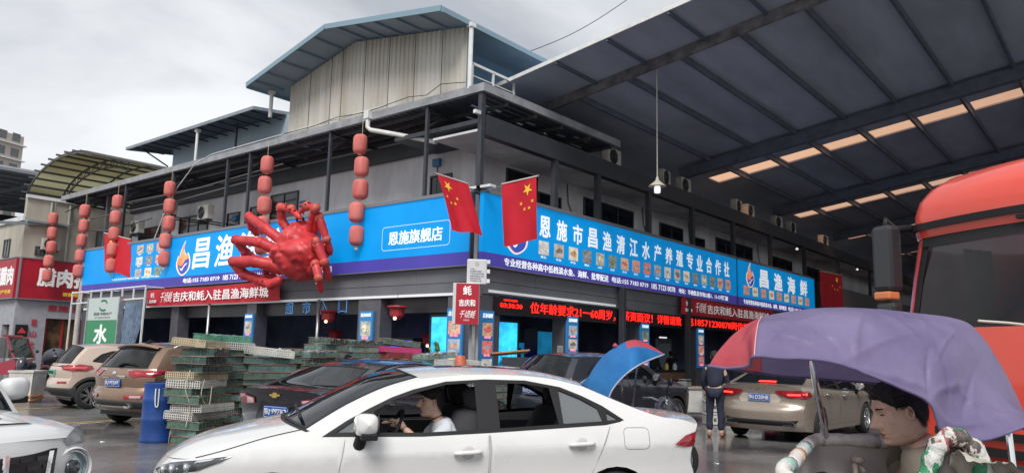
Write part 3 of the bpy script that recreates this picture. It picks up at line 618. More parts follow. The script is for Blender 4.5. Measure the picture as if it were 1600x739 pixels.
# ------------------------------------------------------------------ lantern strings
LANT = mat('lantern_cloth', (.68, .20, .175), rough=.8, c2=(.55, .12, .11), vs=5, stretch=(1, 1, .25))
def lantern_string(loc, label, r=.235, n=5, top=9.0):
    t = thing('lantern_string', label, 'lantern string', loc, 0, 'strings of five red lanterns hung from the eave')
    z = 0; pit = .74
    for k in range(n):
        zt = z - k * pit; dx = .03 * math.sin(k * 2.1 + loc[1]); dy = .05 * math.sin(k * 1.7 + loc[1] * 3)
        m = MB(); P = []
        for i in range(33):
            a = 2 * math.pi * i / 32; row = []
            for rr, zz in ((.05, -.02), (.62, -.035), (.88, -.09), (.985, -.16), (1, -.35), (.985, -.52), (.88, -.6), (.62, -.655), (.05, -.67)):
                q = rr * r * (1 + (.035 if i % 2 else -.03) * (rr > .3)) * (1 + .05 * math.sin(k * 5 + loc[1])); row.append((q * math.cos(a) + dx, q * math.sin(a) + dy, zt + zz))
            P.append(row)
        m.grid(P); o = m.build('lantern', LANT, t, smooth=True)
        m = MB(); m.lathe([(.055, zt - .70), (.06, zt - .665), (.06, zt - .64)], 10, Matrix.Translation((dx, dy, 0))); m.lathe([(.06, zt - .05), (.06, zt - .01)], 10, Matrix.Translation((dx, dy, 0))); m.build('lantern_cap', mat('lantern_cap', (.58, .46, .30), rough=.5), o)
    m = MB(); m.tube([(0, 0, -.05), (0, 0, top - loc[2])], .009, 5); m.tube([(0, 0, -n * pit + .02), (0, 0, -n * pit - .06)], .06, 8); m.build('cord', mat('lantern_cap', 0), t); return t
for y, zt, lb in ((4.85, 8.45, 'red lantern string nearest the corner, below the white drain pipe'), (10.15, 8.5, 'red lantern string hanging in front of the king crab legs'), (17.2, 8.45, 'red lantern string beside the white curved conduit'), (22.2, 8.42, 'red lantern string in front of the wall flag at the far end'), (25.7, 8.35, 'red lantern string in front of the white street pole'), (29.5, 8.3, 'red lantern string farthest left, in front of the red shop sign')):
    lantern_string((-.32, y, zt), lb)
# ------------------------------------------------------------------ flags
def star(r): return [((r if i % 2 == 0 else r * .382) * math.sin(i * math.pi / 5), (r if i % 2 == 0 else r * .382) * math.cos(i * math.pi / 5)) for i in range(10)]
FLAGR = mat('flag_cloth', (.60, .012, .03), rough=.7, var=.10, vs=2)
def flag(label, a, b, drop, skew, base=None, flip=False, seed=0, stars=True, amp=.035):
    """cloth hanging from the pole section a-b; drop long; canton at end a; base = where the pole is fixed"""
    t = thing('flag', label, 'flag', a); a0 = Vector(a); b = Vector(b) - a0; wd = b.length; e = b.normalized(); nrm = e.cross(Vector((0, 0, 1))).normalized()
    def S(u, v):
        return b * u + Vector((0, 0, -drop * v)) + Vector(skew) * v + nrm * (amp * math.sin(u * 7 + seed + v * 2.2) * (v ** .6) + .02 * math.sin(u * 15 + seed * 2 - 3 * v) * v) - Vector((0, 0, .04 * math.sin(u * 5 + seed) * v))
    m = MB(); m.grid([[S(i / 24, j / 30) for j in range(31)] for i in range(25)]); c = m.build('cloth', FLAGR, t, smooth=True)
    cam_ = Vector((-15.753, -14.187, 1.59)) - a0; sgn = 1 if nrm.dot(cam_) > 0 else -1
    if stars:
        S0 = [(.18, .25, .105, 0), (.38, .12, .036, .5), (.48, .22, .036, .2), (.48, .36, .036, .8), (.38, .46, .036, .4)]
        for vv, uu, r, rot in S0:
            m = MB(); pts = []
            for x, y in star(r * drop):
                x, y = x * math.cos(rot) - y * math.sin(rot), x * math.sin(rot) + y * math.cos(rot); pts.append(S(uu + x / wd, vv + y / drop) + nrm * sgn * .012)
            c0 = sum(pts, Vector()) / 10; m.add([c0] + pts, [(0, i + 1, (i + 1) % 10 + 1) for i in range(10)]); m.build('star', YEL, c)
    m = MB(); p1 = (Vector(base) - a0) if base else b; m.tube([-e * .04, b], .02, 8); m.build('sleeve', mat('flag_sleeve', (.7, .62, .60), rough=.6), t)
    m = MB(); m.tube([-e * .06, p1], .013, 8); m.lathe([(.005, -.03), (.03, 0), (.005, .03)], 8, Matrix.Translation(-e * .07)); m.build('pole', STEELG, t); return t
flag('red five-star flag left of the corner, slanting left on its pole', (-1.93, -.24, 6.15), (-.89, -.37, 6.07), 1.40, (.44, -.2, 0), (0, 0, 6.03), seed=1)
flag('red five-star flag right of the corner, over the flame logo', (-.29, -2.23, 6.15), (-.31, -1.08, 6.08), 1.64, (.24, .1, 0), (0, 0, 6.03), seed=4)
flag('red flag on the left front behind a lantern string', (-.2, 23.5, 6.75), (-.17, 20.8, 6.25), 1.75, (0, -.35, 0), (-.1, 20.2, 6.1), seed=2)
flag('dim red five-star flag hanging in shade at the far right end', (29.9, -1.0, 6.45), (27.3, -.6, 6.45), 1.9, (0, 0, 0), None, seed=3, amp=.01)
m = MB(); m.box((-.12, -.5, 6.13), (.12, .02, 6.2)); m.box((-.12, -.12, 6.13), (.02, .5, 6.2)); m.build('flag_bracket', WHITEP, B)
# ------------------------------------------------------------------ king crab on the sign
CRABM = mat('crab_shell', (.66, .05, .055), rough=.5, c2=(.42, .02, .028), vs=2.2, coat=.06, bump=.25, bs=16)
CRABT = mat('crab_joint', (.55, .13, .08), rough=.5, c2=(.50, .04, .04), vs=6)
K = thing('king_crab', 'giant red king crab model fixed on the left signboard', 'model crab', (-1.0, 6.65, 4.5))
KO = Vector((-1.0, 6.65, 4.5))
bm = bmesh.new(); bmesh.ops.create_icosphere(bm, subdivisions=5, radius=1)
rk = random.Random(3); spikes = []
for k in range(110):
    a, b_ = rk.uniform(0, 6.28), rk.uniform(-1, 1); spikes.append(Vector((math.cos(a) * math.sqrt(1 - b_ * b_), math.sin(a) * math.sqrt(1 - b_ * b_), b_)))
for v in bm.verts:
    n = v.co.copy(); z = n.z; wy = .98 if z < -.1 else .98 - .42 * ((z + .1) / 1.1) ** 1.1
    lob = 1 + .06 * math.cos(4 * math.atan2(n.y, n.z)) + .05 * noise.noise(n * 2.2) + .015 * noise.noise(n * 6)
    groove = -.07 * math.exp(-((z - .25 - .4 * n.y * n.y) / .10) ** 2)
    sp = max((math.exp(-((n - q).length / .055) ** 2) for q in spikes), default=0)
    rr = lob + groove + .10 * sp
    v.co = Vector((-(abs(n.x) ** 1.0) * .95 * (1 if n.x < 0 else -.5) * rr, n.y * wy * 1.08 * rr, (z * (.98 if z > 0 else .86)) * rr + .12))
me = bpy.data.meshes.new('carapace'); bm.to_mesh(me); bm.free(); me.materials.append(CRABM); me.polygons.foreach_set('use_smooth', [True] * len(me.polygons)); link('carapace', me, K)
def crab_leg(name, pts, xs, r0, r1, claw=False):
    P = [Vector((x, y, z)) - KO for (y, z), x in zip(pts, xs)]
    Q = []; rs = []; n = len(P) - 1
    for i in range(n):
        for k in range(6):
            t = k / 6; Q.append(P[i].lerp(P[i + 1], t)); base = r0 + (r1 - r0) * ((i + t) / n)
            rs.append(base * (1.22 if (t < .09 and i) else 1 + .16 * math.sin(math.pi * t)) * (1 + .05 * math.sin(i * 7 + k * 3)))
    Q.append(P[-1]); rs.append(r1 * .25)
    m = MB(); m.tube(Q, rs, 12); o = m.build(name, CRABM, K, smooth=True)
    m = MB(); rr = random.Random(len(pts) * 7 + int(r0 * 100))
    for i in range(1, n): m.lathe([(.001, r0 * .98), (r0 * .7, r0 * .7), (r0 * 1.0, 0), (r0 * .7, -r0 * .7), (.001, -r0 * .98)], 10, Matrix.Translation(P[i]) @ Matrix.Rotation(i, 4, 'X'))
    for k in range(9):
        q = rr.choice(Q[2:-3]); m.lathe([(.05, 0), (.004, .07)], 6, Matrix.Translation(q) @ Matrix.Rotation(rr.uniform(-2.6, -.4), 4, 'Y') @ Matrix.Translation((0, 0, r0 * .8)))
    m.build('knuckle', CRABM if not claw else CRABT, o, smooth=True)
for nm_, P_, r0_, r1_, cl_ in (('leg', [(-.55, 7.7, 4.95), (-.75, 8.22, 5.15), (-1.0, 8.85, 5.6), (-1.05, 9.88, 6.12), (-.75, 10.13, 5.82), (-.5, 10.06, 5.51)], .18, .11, 0),
    ('leg', [(-.6, 7.7, 4.7), (-.75, 8.44, 4.84), (-1.2, 8.83, 5.11), (-1.2, 10.36, 5.31), (-.9, 10.18, 4.88), (-.6, 10.08, 4.73)], .19, .11, 0),
    ('leg', [(-.7, 7.6, 4.3), (-.8, 8.25, 4.3), (-1.4, 8.78, 4.44), (-1.5, 9.89, 4.47), (-1.2, 9.67, 4.06), (-.9, 8.5, 3.7), (-.8, 7.96, 3.86)], .20, .14, 0),
    ('leg', [(-.6, 7.6, 4.15), (-.7, 8.35, 4.15), (-.7, 9.14, 4.27), (-.6, 9.27, 4.03), (-.5, 8.8, 4.03)], .12, .08, 0),
    ('claw', [(-.9, 7.2, 5.0), (-1.0, 7.35, 5.25), (-1.2, 7.63, 5.71), (-1.4, 7.47, 6.14), (-1.45, 6.81, 6.01), (-1.4, 6.29, 5.64)], .17, .08, 1),
    ('claw', [(-.9, 6.6, 5.0), (-1.0, 6.4, 5.15), (-1.2, 6.02, 5.58), (-1.4, 5.6, 5.92), (-1.45, 5.96, 6.02), (-1.4, 6.42, 5.86)], .17, .07, 1),
    ('leg', [(-.8, 6.5, 5.0), (-.9, 6.34, 5.22), (-1.2, 5.65, 5.68), (-1.0, 5.48, 4.99), (-.7, 5.59, 4.52)], .15, .09, 1),
    ('leg', [(-1.0, 6.4, 4.5), (-1.1, 5.86, 4.58), (-1.6, 5.2, 4.82), (-1.4, 4.98, 4.2), (-1.0, 5.2, 3.64)], .16, .09, 1),
    ('leg', [(-1.1, 6.4, 4.1), (-1.2, 5.79, 4.02), (-1.6, 5.15, 4.13), (-1.6, 4.95, 3.7), (-1.3, 5.17, 3.28)], .15, .09, 1)):
    crab_leg(nm_, [q[1:] for q in P_], [q[0] for q in P_], r0_, r1_, bool(cl_))
for dy in (-.17, .17):
    m = MB(); m.tube([(-.12, dy * .8, 1.0), (-.2, dy, 1.18)], .035, 6); m.lathe([(.01, -.05), (.05, 0), (.01, .06)], 8, Matrix.Translation((-.21, dy, 1.2))); m.build('eye', BLACK, K, smooth=True)
m = MB(); m.bar((.0, 0, 0), (.86, 0, 0), .12); m.bar((.1, 0, -.4), (.86, 0, -.6), .08); m.build('bracket', DARK, K)
# ------------------------------------------------------------------ posts and signs along the left front
for y, lb in ((6.85, 'thin steel post under the crab, right of the entrance lettering'), (13.7, 'thin steel post under the left banner')):
    t = thing('steel_post', lb, 'post', (-.12, y, 0), 0, 'steel posts under the left signboard'); m = MB(); m.tube([(0, 0, 0), (0, 0, 3.2)], .055, 14); m.build('pole', STEELG, t, smooth=True); m = MB(); m.lathe([(.13, 0), (.13, .02)], 14); m.build('base_plate', STEELG, t)
for x, lb in ((7.36, 'dark square post under the right signboard beside the blue umbrella'), (12.3, 'dark square post under the red shaded banner')):
    t = thing('steel_post', lb, 'post', (x, -.2, 0), 0, 'dark posts under the right signboard'); m = MB(); m.box((-.1, -.1, 0), (.1, .1, 3.95)); m.build('pole', DARK, t, bevel=.01); m = MB(); m.box((-.16, -.16, 0), (.16, .16, .015)); m.build('base_plate', DARK, t)
t = thing('sign_post', 'grey square steel post at the corner carrying the white notice and the red light box', 'post', (-.62, -.52, 0), R(38))
m = MB(); m.box((-.13, -.13, 0), (.13, .13, 3.62)); m.build('pole', mat('grey_post', (.33, .34, .36), rough=.45, var=.2, vs=3, stretch=(1, 1, .2)), t, bevel=.02)
m = MB(); m.box((-.23, -.04, 0), (-.134, .04, 3.3)); m.build('conduit', STEELG, t)
m = MB()
for z in (2.5, 3.15, 3.55, 3.85): m.box((-.3, -.03, z), (.1, .03, z + .06))
m.build('bracket', STEELG, t)
SGN = FR((-1.28, -.42, 2.3), (.68, -.733, 0), UP)
t = thing('light_box', 'dark red vertical light box with white oyster shop characters at the corner', 'sign'); f = SGN
m = MB(); m.box((-.06, 0, -.1), (.62, 1.06, .08), f); m.build('box', mat('lightbox_side', (.62, .62, .62), rough=.4), t, bevel=.01)
m = MB(); m.box((.02, .01, .083), (.61, 1.05, .09), f); m.build('face', REDB, t)
f2 = f @ Matrix.Translation((0, 0, .09)); text('蚝', f2 @ Matrix.Translation((.2, .75, 0)), .22, .24, WHT, t, bold=.02); text('吉庆和', f2 @ Matrix.Translation((.1, .46, 0)), .42, .18, WHT, t, bold=.02); text('千顷蚝', f2 @ Matrix.Translation((.1, .16, 0)), .40, .2, WHT, t, bold=.004, shear=.3); text('三峡生蚝', f2 @ Matrix.Translation((.22, .09, 0)), .16, .04, WHT, t)
SG2 = FR((-1.04, -.58, 3.34), (.68, -.733, 0), UP)
t = thing('notice_box', 'white notice box with small grey print above the red light box', 'sign')
m = MB(); m.box((0, 0, -.08), (.52, .66, .08), SG2); m.build('box', mat('notice_white', (.62, .62, .64), rough=.45, var=.06), t, bevel=.03)
f2 = SG2 @ Matrix.Translation((0, 0, .08)); GREYL = mat('grey_letter', (.22, .22, .25), rough=.6)
plate2d([(.26 + .06 * math.cos(a * .5), .53 + .06 * math.sin(a * .5)) for a in range(12)], f2, mat('notice_mark', (.45, .45, .48), rough=.5), t, 'emblem', .003, .001)
for k, (s, w_) in enumerate((('公告：', .14), ('各位经营户请注意', .30), ('门前三包责任范围', .36), ('保持清洁禁止占道', .36), ('违者依规处理', .28), ('市场管理办公室', .3))): text(s, f2 @ Matrix.Translation((.08, .38 - k * .062, 0)), w_, .04, GREYL, t)
m = MB(); 
for z in (.05, .3, .55): m.box((.52, z, -.03), (.6, z + .1, .05), SG2)
m.build('bracket', WHITEP, t)
t = thing('street_pole', 'tall white street pole at the far end of the left signboard', 'pole', (-.12, 25.68, 0)); m = MB(); m.tube([(0, 0, 0), (0, 0, 3.6)], .13, 14); m.tube([(0, 0, 3.6), (0, 0, 7.6)], .095, 14); m.build('pole', mat('pole_white', (.50, .49, .47), rough=.5, c2=(.34, .33, .31), vs=3), t, smooth=True, angle=40)
m = MB(); m.lathe([(.15, 3.55), (.15, 3.68)], 14); m.build('collar', STEELG, t)
# green market sign and blue tarp beside it
GS = onL(22.3, .15, -1.0) @ Matrix.Diagonal((1.26, 1, 1, 1))
t = thing('market_sign', 'green and white vertical market sign standing at the left front', 'sign')
m = MB(); m.box((0, 0, -.1), (2.35, 2.45, .06), GS); m.build('lower_panel', mat('sign_green', (.015, .20, .08), rough=.4, emit=.12), t)
m = MB(); m.box((0, 2.452, -.1), (2.35, 3.42, .06), GS); m.build('upper_panel', mat('sign_pale', (.45, .52, .50), rough=.4, emit=.08), t)
m = MB(); m.box((-.09, 0, -.12), (-.005, 3.44, .08), GS); m.box((2.36, 0, -.12), (2.44, 3.44, .08), GS); m.build('sign_edge', STEELG, t)
f2 = GS @ Matrix.Translation((0, 0, .06))
text('水', f2 @ Matrix.Translation((.66, 1.42, 0)), 1.05, .85, WHT, t, bold=.03); text('产', f2 @ Matrix.Translation((.6, .4, 0)), 1.15, .85, WHT, t, bold=.03)
GRN = mat('green_letter', (.02, .16, .10), rough=.5)
for s_ in (1, -1):
    m = MB(); pts = [(1.2 + s_ * (.30 * math.cos(a)), 3.08 + s_ * (.10 + .16 * math.sin(a))) for a in [k * math.pi / 8 - .3 for k in range(8)]] ; pts += [(1.2 + s_ * (.30 * math.cos(a)) * .75, 3.08 + s_ * (.10 + .07 * math.sin(a))) for a in [k * math.pi / 8 - .3 for k in range(7, -1, -1)]]
    m.poly([f2 @ Vector((x, y, .001)) for x, y in pts], f2.to_3x3() @ Vector((0, 0, 1)), .005); m.build('emblem', GRN, t)
text('恩施·华硒水产', f2 @ Matrix.Translation((.5, 2.66, 0)), 1.4, .13, GREYL, t, bold=.01); text('水产品批发交易市场', f2 @ Matrix.Translation((.6, 2.52, 0)), 1.2, .08, GREYL, t)
t = thing('blue_tarp', 'grey-blue folded tarp hanging beside the green market sign', 'tarp', (-.75, 0, 0))
m = MB(); P = []
for i in range(49):
    u = i / 48; row = []
    for j in range(13): v = j / 12; yy = 19.2 - (1.9 * u) * (.42 + .58 * (1 - v) ** .7) - .9 * v * 0; row.append(Vector((-.1 + .09 * math.sin(u * 46 + v * 2) * (.5 + v * .5), yy + .5 * v, 3.35 - 3.3 * v)))
    P.append(row)
m.grid(P); m.build('sheet', mat('tarp_blue', (.17, .23, .32), rough=.45, var=.35, vs=3), t, smooth=True)
t = thing('awning_frame', 'white square-tube frame above the green market sign', 'frame', (-.7, 0, 0))
m = MB()
for z in (3.45, 3.95): m.bar((-.2, 24.6, z - .05), (-.2, 17.4, z + .02), .06)
for k in range(8): y = 24.6 - k * 1.03; m.bar((-.2, y, 3.43), (-.2, y, 3.97), .05)
for k in (0, 3, 7): y = 24.6 - k * 1.03; m.bar((-.2, y, 3.95), (.68, y, 3.95), .05)
for y in (24.6, 17.4): m.bar((-.2, y, 0.0), (-.2, y, 3.45), .06)
m.build('tube_frame', WHITEP, t)
# ------------------------------------------------------------------ building closing the street on the left
MV = lambda t: (setattr(t, 'scale', (1.07,) * 3), setattr(t, 'location', Vector((-1.4, 30.2, 1.59)) - 1.07 * Vector((-2.3, 27.3, 1.59)) + 1.07 * Vector(t.location)))
Bl = thing('cured_meat_shop', 'cream two-storey building with red cured meat shop signs at the left end', 'building', (-2.3, 27.3, 0)); BI = Matrix.Translation((2.3, -27.3, 0))
m = MB(); m.box((0, 0, 3.6), (30, .3, 8.6)); m.box((0, .3, 3.6), (.3, 40, 7.4)); m.build('upper_wall', CREAM, Bl)
m = MB(); m.box((.02, .02, 0), (1.4, .32, 3.6)); m.box((4.6, .02, 0), (30, .32, 3.6)); m.box((1.4, .02, 2.75), (4.6, .32, 3.6)); m.box((.02, .32, 2.4), (.32, 1.5, 3.6)); m.box((.02, 1.5, 0), (.32, 40, 3.6)); m.box((.02, .32, 0), (.32, .5, 2.4)); m.build('shop_wall', mat('shop_wall', (.36, .36, .40), rough=.6, var=.12), Bl)
m = MB(); m.box((1.4, .25, 0), (4.6, .3, 2.75)); m.box((.25, .5, 0), (.3, 1.5, 2.4)); m.build('shop_glass', mat('shop_glass_warm', (.05, .04, .03), rough=.15, c2=(.22, .12, .06), vs=2.2), Bl)
m = MB()
for x in (1.45, 2.2, 3.0, 3.8, 4.5): m.box((x, .15, 0), (x + .08, .24, 2.75))
m.box((1.4, .15, 1.0), (4.6, .24, 1.06)); m.build('red_door_frame', mat('red_frame', (.35, .03, .03), rough=.4), Bl)
m = MB(); m.box((0, -.35, 7.3), (1.8, 0, 7.4)); m.bar((-2.6, -.2, 6.95), (1.2, -.2, 7.35), .12, .14); m.build('small_awning', mat('grey_trim', 0), Bl)
m = MB(); m.box((-.1, -.12, 8.5), (6, 0, 8.65)); m.box((-.12, 0, 7.38), (-.02, 40, 7.6)); m.build('cornice', WALLW, Bl)
for x, z, w_, h_ in ((.55, 5.75, .45, .45), (3.3, 5.6, 1.35, 1.7), (5.0, 5.7, 1.2, 1.6)): window_on(Bl, BI.inverted() @ onR(x - 2.3 + 0, z, 27.3) if False else FR((x, -.0, z), (1, 0, 0), UP), w_, h_, 2, mat('window_grey', (.12, .13, .13), rough=.15, var=.3))
for y in (1.6, 5.0): window_on(Bl, FR((0, y + .8, 5.7), (0, -1, 0), UP), .8, .9, 2, MATS['window_grey'])
m = MB()
for x in (1.05, 1.9): m.tube([(x, -.1, 5.6), (x, -.1, 8.4)], .055, 8)
m.build('drain_pipe', mat('pipe_grey', (.42, .41, .38), rough=.6, var=.2), Bl)
MV(Bl)
c = copytree(AC0); c.location = (-.2, 29.9, 6.35); c.rotation_euler.z = 0; c['label'] = 'air conditioner on the cream wall behind the leftmost lantern string'
b = MB(); b.bar((.9, 0, 5.98), (.9, -.5, 5.98), .05); b.bar((1.4, 0, 5.98), (1.4, -.5, 5.98), .05); b.build('ac_bracket', DARK, Bl)
def redsign(M, Lg, h, big, bx, bw, small, sx, sw, label):
    t = thing('shop_sign', label, 'signboard'); MV(t); m = MB(); m.box((0, 0, 0), (Lg, h, .16), M); m.build('panel', REDB, t); m = MB(); m.box((0, h, -.02), (Lg, h + .05, .2), M); m.box((0, -.05, -.02), (Lg, 0, .2), M); m.box((-.05, -.05, -.02), (0, h + .05, .2), M); m.build('sign_frame', mat('sign_frame', 0), t)
    f = M @ Matrix.Translation((0, 0, .16))
    text(big, f @ Matrix.Translation((bx, .62, 0)), bw, .92, WHT, t, bold=.035); text(small, f @ Matrix.Translation((sx, .2, 0)), sw, .2, YEL, t, bold=.02)
redsign(FR((-2.3, 27.29, 3.65), (1, 0, 0), UP), 4.6, 1.9, '腊肉批发', .75, 3.3, '销售地址：华硒批发市场', 1.95, 2.6, 'red signboard with big white cured meat characters facing the street')
redsign(FR((-2.31, 35.2, 3.65), (0, -1, 0), UP), 7.9, 1.9, '土猪腊肉', 4.2, 3.5, '恩施土特产专卖', 4.6, 3.0, 'red signboard on the side wall at the left picture edge')
REDL = mat('red_letter', (.50, .03, .05), rough=.5)
text('恩施土特产', FR((1.4, -.004, 3.1), (1, 0, 0), UP), 2.4, .3, REDL, Bl, bold=.02)
for k, ch in enumerate('恩山土腊肉'): text(ch, FR((.75, -.004, 2.35 - k * .52), (1, 0, 0), UP), .28, .32, REDL, Bl, bold=.02)
t = thing('door_poster', 'black poster with a red fan shape on the shop door', 'poster'); MV(t); M = FR((-2.06, 28.5, 1.1), (0, -1, 0), UP)
M = FR((-2.215, 27.28, 1.05), (1, 0, 0), UP)
m = MB(); m.box((.02, 0, 0), (.55, 1.35, .03), M); m.build('sheet', BLACK, t); plate2d([(.12, .95), (.28, 1.22), (.48, 1.0), (.45, .95)], M, mat('fan_red', (.5, .03, .04), rough=.5, emit=.1), t, 'fan', .004, .032); text('腊肉', M @ Matrix.Translation((.12, .3, .03)), .34, .45, WHT, t)
# grey roofs and the curved translucent canopy behind
t = thing('warehouse_roof', 'dull grey-blue sheet roof rising behind the cream building at the left edge', 'roof', (6, 44, 0))
m = MB(); m.poly([(-14, -6, 11.9), (10, -6, 11.9), (10, 18, 12.9), (-14, 18, 12.9)], (0, 0, 1), .1); m.build('roof_sheet', mat('warehouse_sheet', (.42, .45, .50), rough=.6, var=.15, vs=.4), t)
m = MB()
for k in range(12): m.bar((-14, -6 + k * 2.1, 11.8 + k * .0875), (10, -6 + k * 2.1, 11.8 + k * .0875), .1, .16)
for k in range(8): m.bar((-13 + k * 3.2, -6, 11.65), (-13 + k * 3.2, 18, 12.65), .14, .3)
m.build('roof_frame', mat('warehouse_frame', (.22, .24, .27), rough=.6), t)
m = MB(); 
for x in (-13, -5, 3): m.box((x, 17, 0), (x + .3, 17.3, 12.5))
m.box((-14, 17.5, 0), (10, 17.8, 12.4))
m.build('roof_post', DARK, t)
CV = thing('arched_canopy', 'curved translucent yellowish canopy with steel trusses over the far left lane', 'canopy', (-.3, 28.9, 0))
pan = mat('translucent_panel', (.42, .39, .26), rough=.5)
nt_ = pan.node_tree; b_ = nt_.nodes['Principled BSDF']; tr_n = nt_.nodes.new('ShaderNodeBsdfTranslucent'); tr_n.inputs[0].default_value = (.62, .60, .42, 1); mxn = nt_.nodes.new('ShaderNodeMixShader'); mxn.inputs[0].default_value = .62
nt_.links.new(b_.outputs[0], mxn.inputs[1]); nt_.links.new(tr_n.outputs[0], mxn.inputs[2]); nt_.links.new(mxn.outputs[0], nt_.nodes['Material Output'].inputs[0])
nzz = nt_.nodes.new('ShaderNodeTexNoise'); nzz.inputs['Scale'].default_value = 1.2; rmp = nt_.nodes.new('ShaderNodeValToRGB'); rmp.color_ramp.elements[0].position = .35; rmp.color_ramp.elements[0].color = (.38, .35, .22, 1); rmp.color_ramp.elements[1].position = .65; rmp.color_ramp.elements[1].color = (.75, .74, .58, 1)
nt_.links.new(nzz.outputs['Fac'], rmp.inputs[0]); nt_.links.new(rmp.outputs[0], tr_n.inputs[0])
arc = lambda a: (-5.0 * math.cos(a), 9.55 + 1.85 * math.sin(a))
na = 11; LX = 11; AA = lambda k: R(48 + 132 * k / 11)
m = MB()
for k in range(na):
    (y0, z0), (y1, z1) = arc(AA(k)), arc(AA(k + 1)); m.poly([(0, y0, z0), (0, y1, z1), (LX, y1, z1), (LX, y0, z0)], (0, 0, 1), .02)
m.build('translucent_sheet', pan, CV)
CST = mat('canopy_steel', (.12, .12, .13), rough=.5)
for k in range(na + 1): y0, z0 = arc(AA(k)); m = MB(); m.bar((-.3, y0, z0 - .06), (LX, y0, z0 - .06), .07, .1); m.build('purlin', CST, CV)
for x in (0, 1.8, 3.6, 5.4, 7.2, 9.0, 10.8):
    m = MB()
    for k in range(na):
        (y0, z0), (y1, z1) = arc(AA(k)), arc(AA(k + 1)); m.bar((x, y0, z0 - .12), (x, y1, z1 - .12), .07)
        if x in (1.8, 5.4, 9.0): m.bar((x, y0 * .93, z0 - .5), (x, y1 * .93, z1 - .5), .06); m.bar((x, y0, z0 - .12), (x, y1 * .93, z1 - .5), .03); m.bar((x, y0 * .93, z0 - .5), (x, y0, z0 - .12), .03)
    m.build('arch_truss', CST, CV)
for x in (1.0, 10.6):
    for y in (-3.3, 4.9): m = MB(); m.box((x - .08, y - .08, 0), (x + .08, y + .08, 9.5)); m.build('canopy_post', CST, CV)
# far tower block
T = thing('apartment_tower', 'distant pale brown high-rise rising over the roofs at the left edge', 'building', (31, 158, 0), R(20))
m = MB(); m.box((-9, -7, 0), (3, 7, 41)); m.box((-9, -6, 41), (-2, 6, 43.5)); m.box((-3, -3, 41), (2.5, 3, 42.4)); m.build('tower_wall', mat('tower_wall', (.46, .40, .36), rough=.8, var=.1), T)
for fl in range(22, 41, 3):
    for k in range(5):
        m = MB(); m.box((-9.06, -6.2 + k * 2.7, fl - .3), (-8.98, -4.6 + k * 2.7, fl + 1.3)); m.build('window', MATS['window_grey'], T)
    for k in range(4):
        m = MB(); m.box((-7.8 + k * 2.8, -7.06, fl - .3), (-6.2 + k * 2.8, -6.98, fl + 1.3)); m.build('window', MATS['window_grey'], T)
    m = MB(); m.box((-9.5, -7.5, fl - 1.0), (3.4, 7.4, fl - .8)); m.build('balcony_slab', WALLW, T)
m = MB(); m.tube([(-2, 0, 43), (-2, 0, 48)], .12, 5); m.build('mast', DARK, T)
# ------------------------------------------------------------------ vehicles
def lerp(a, b, t): return a + (b - a) * t
def interp(x, tab):
    if x <= tab[0][0]: return tab[0][1]
    for (a, u), (b, v) in zip(tab, tab[1:]):
        if x <= b: t = (x - a) / (b - a); t = t * t * (3 - 2 * t) if False else t; return u + (v - u) * t
    return tab[-1][1]
def cr_pts(pts, n):
    """Catmull-Rom through pts (tuples), n samples per span"""
    out_ = []; k = len(pts)
    for i in range(k - 1):
        p = [pts[max(0, i - 1)], pts[i], pts[i + 1], pts[min(k - 1, i + 2)]]
        for j in range(n):
            t = j / n; out_.append(tuple(.5 * (2 * b + (c - a) * t + (2 * a - 5 * b + 4 * c - d) * t * t + (3 * b - a - 3 * c + d) * t ** 3) for a, b, c, d in zip(*p)))
    out_.append(tuple(pts[-1])); return out_
def inside(p, poly):
    x, y = p; c = False; j = len(poly) - 1
    for i in range(len(poly)):
        xi, yi = poly[i]; xj, yj = poly[j]
        if (yi > y) != (yj > y) and x < (xj - xi) * (y - yi) / (yj - yi) + xi: c = not c
        j = i
    return c
CARGLASS = glassmat('car_glass', (.42, .46, .46), .38); CARDARK = glassmat('dark_car_glass', (.08, .09, .10), .75); SHEENGLASS = glassmat('sky_sheen_glass', (.42, .46, .46), .5); SHEENGLASS.node_tree.nodes['Diffuse BSDF'].inputs[0].default_value = (.30, .32, .33, 1)  # last pane glass: reflected sky light painted in as a pale diffuse grey
CLEAR = glassmat('lamp_lens', (.85, .88, .9), .1)
INTER = mat('car_interior', (.028, .028, .03), rough=.7, var=.2); TRIM = mat('black_trim', (.016, .016, .018), rough=.5, spec=.25)
LAMPR = mat('tail_lamp_red', (.30, .008, .018), rough=.12, coat=1, var=.35, vs=9); LAMPON = mat('tail_lamp_lit', (1, .05, .03), rough=.3, emit=1.6); LAMPW = mat('lamp_reflector', (.55, .57, .6), rough=.12, metal=.8)
LAMPPINK = mat('reverse_lamp', (.62, .42, .42), rough=.15, coat=1); PLATEB = mat('plate_blue', (.015, .10, .42), rough=.4); PLATEG = mat('plate_green', (.20, .55, .38), rough=.4)
ALLOY = mat('alloy', (.55, .56, .58), rough=.28, metal=.9, var=.1); SHUT = mat('shut_line', (.012, .012, .012), rough=.9)
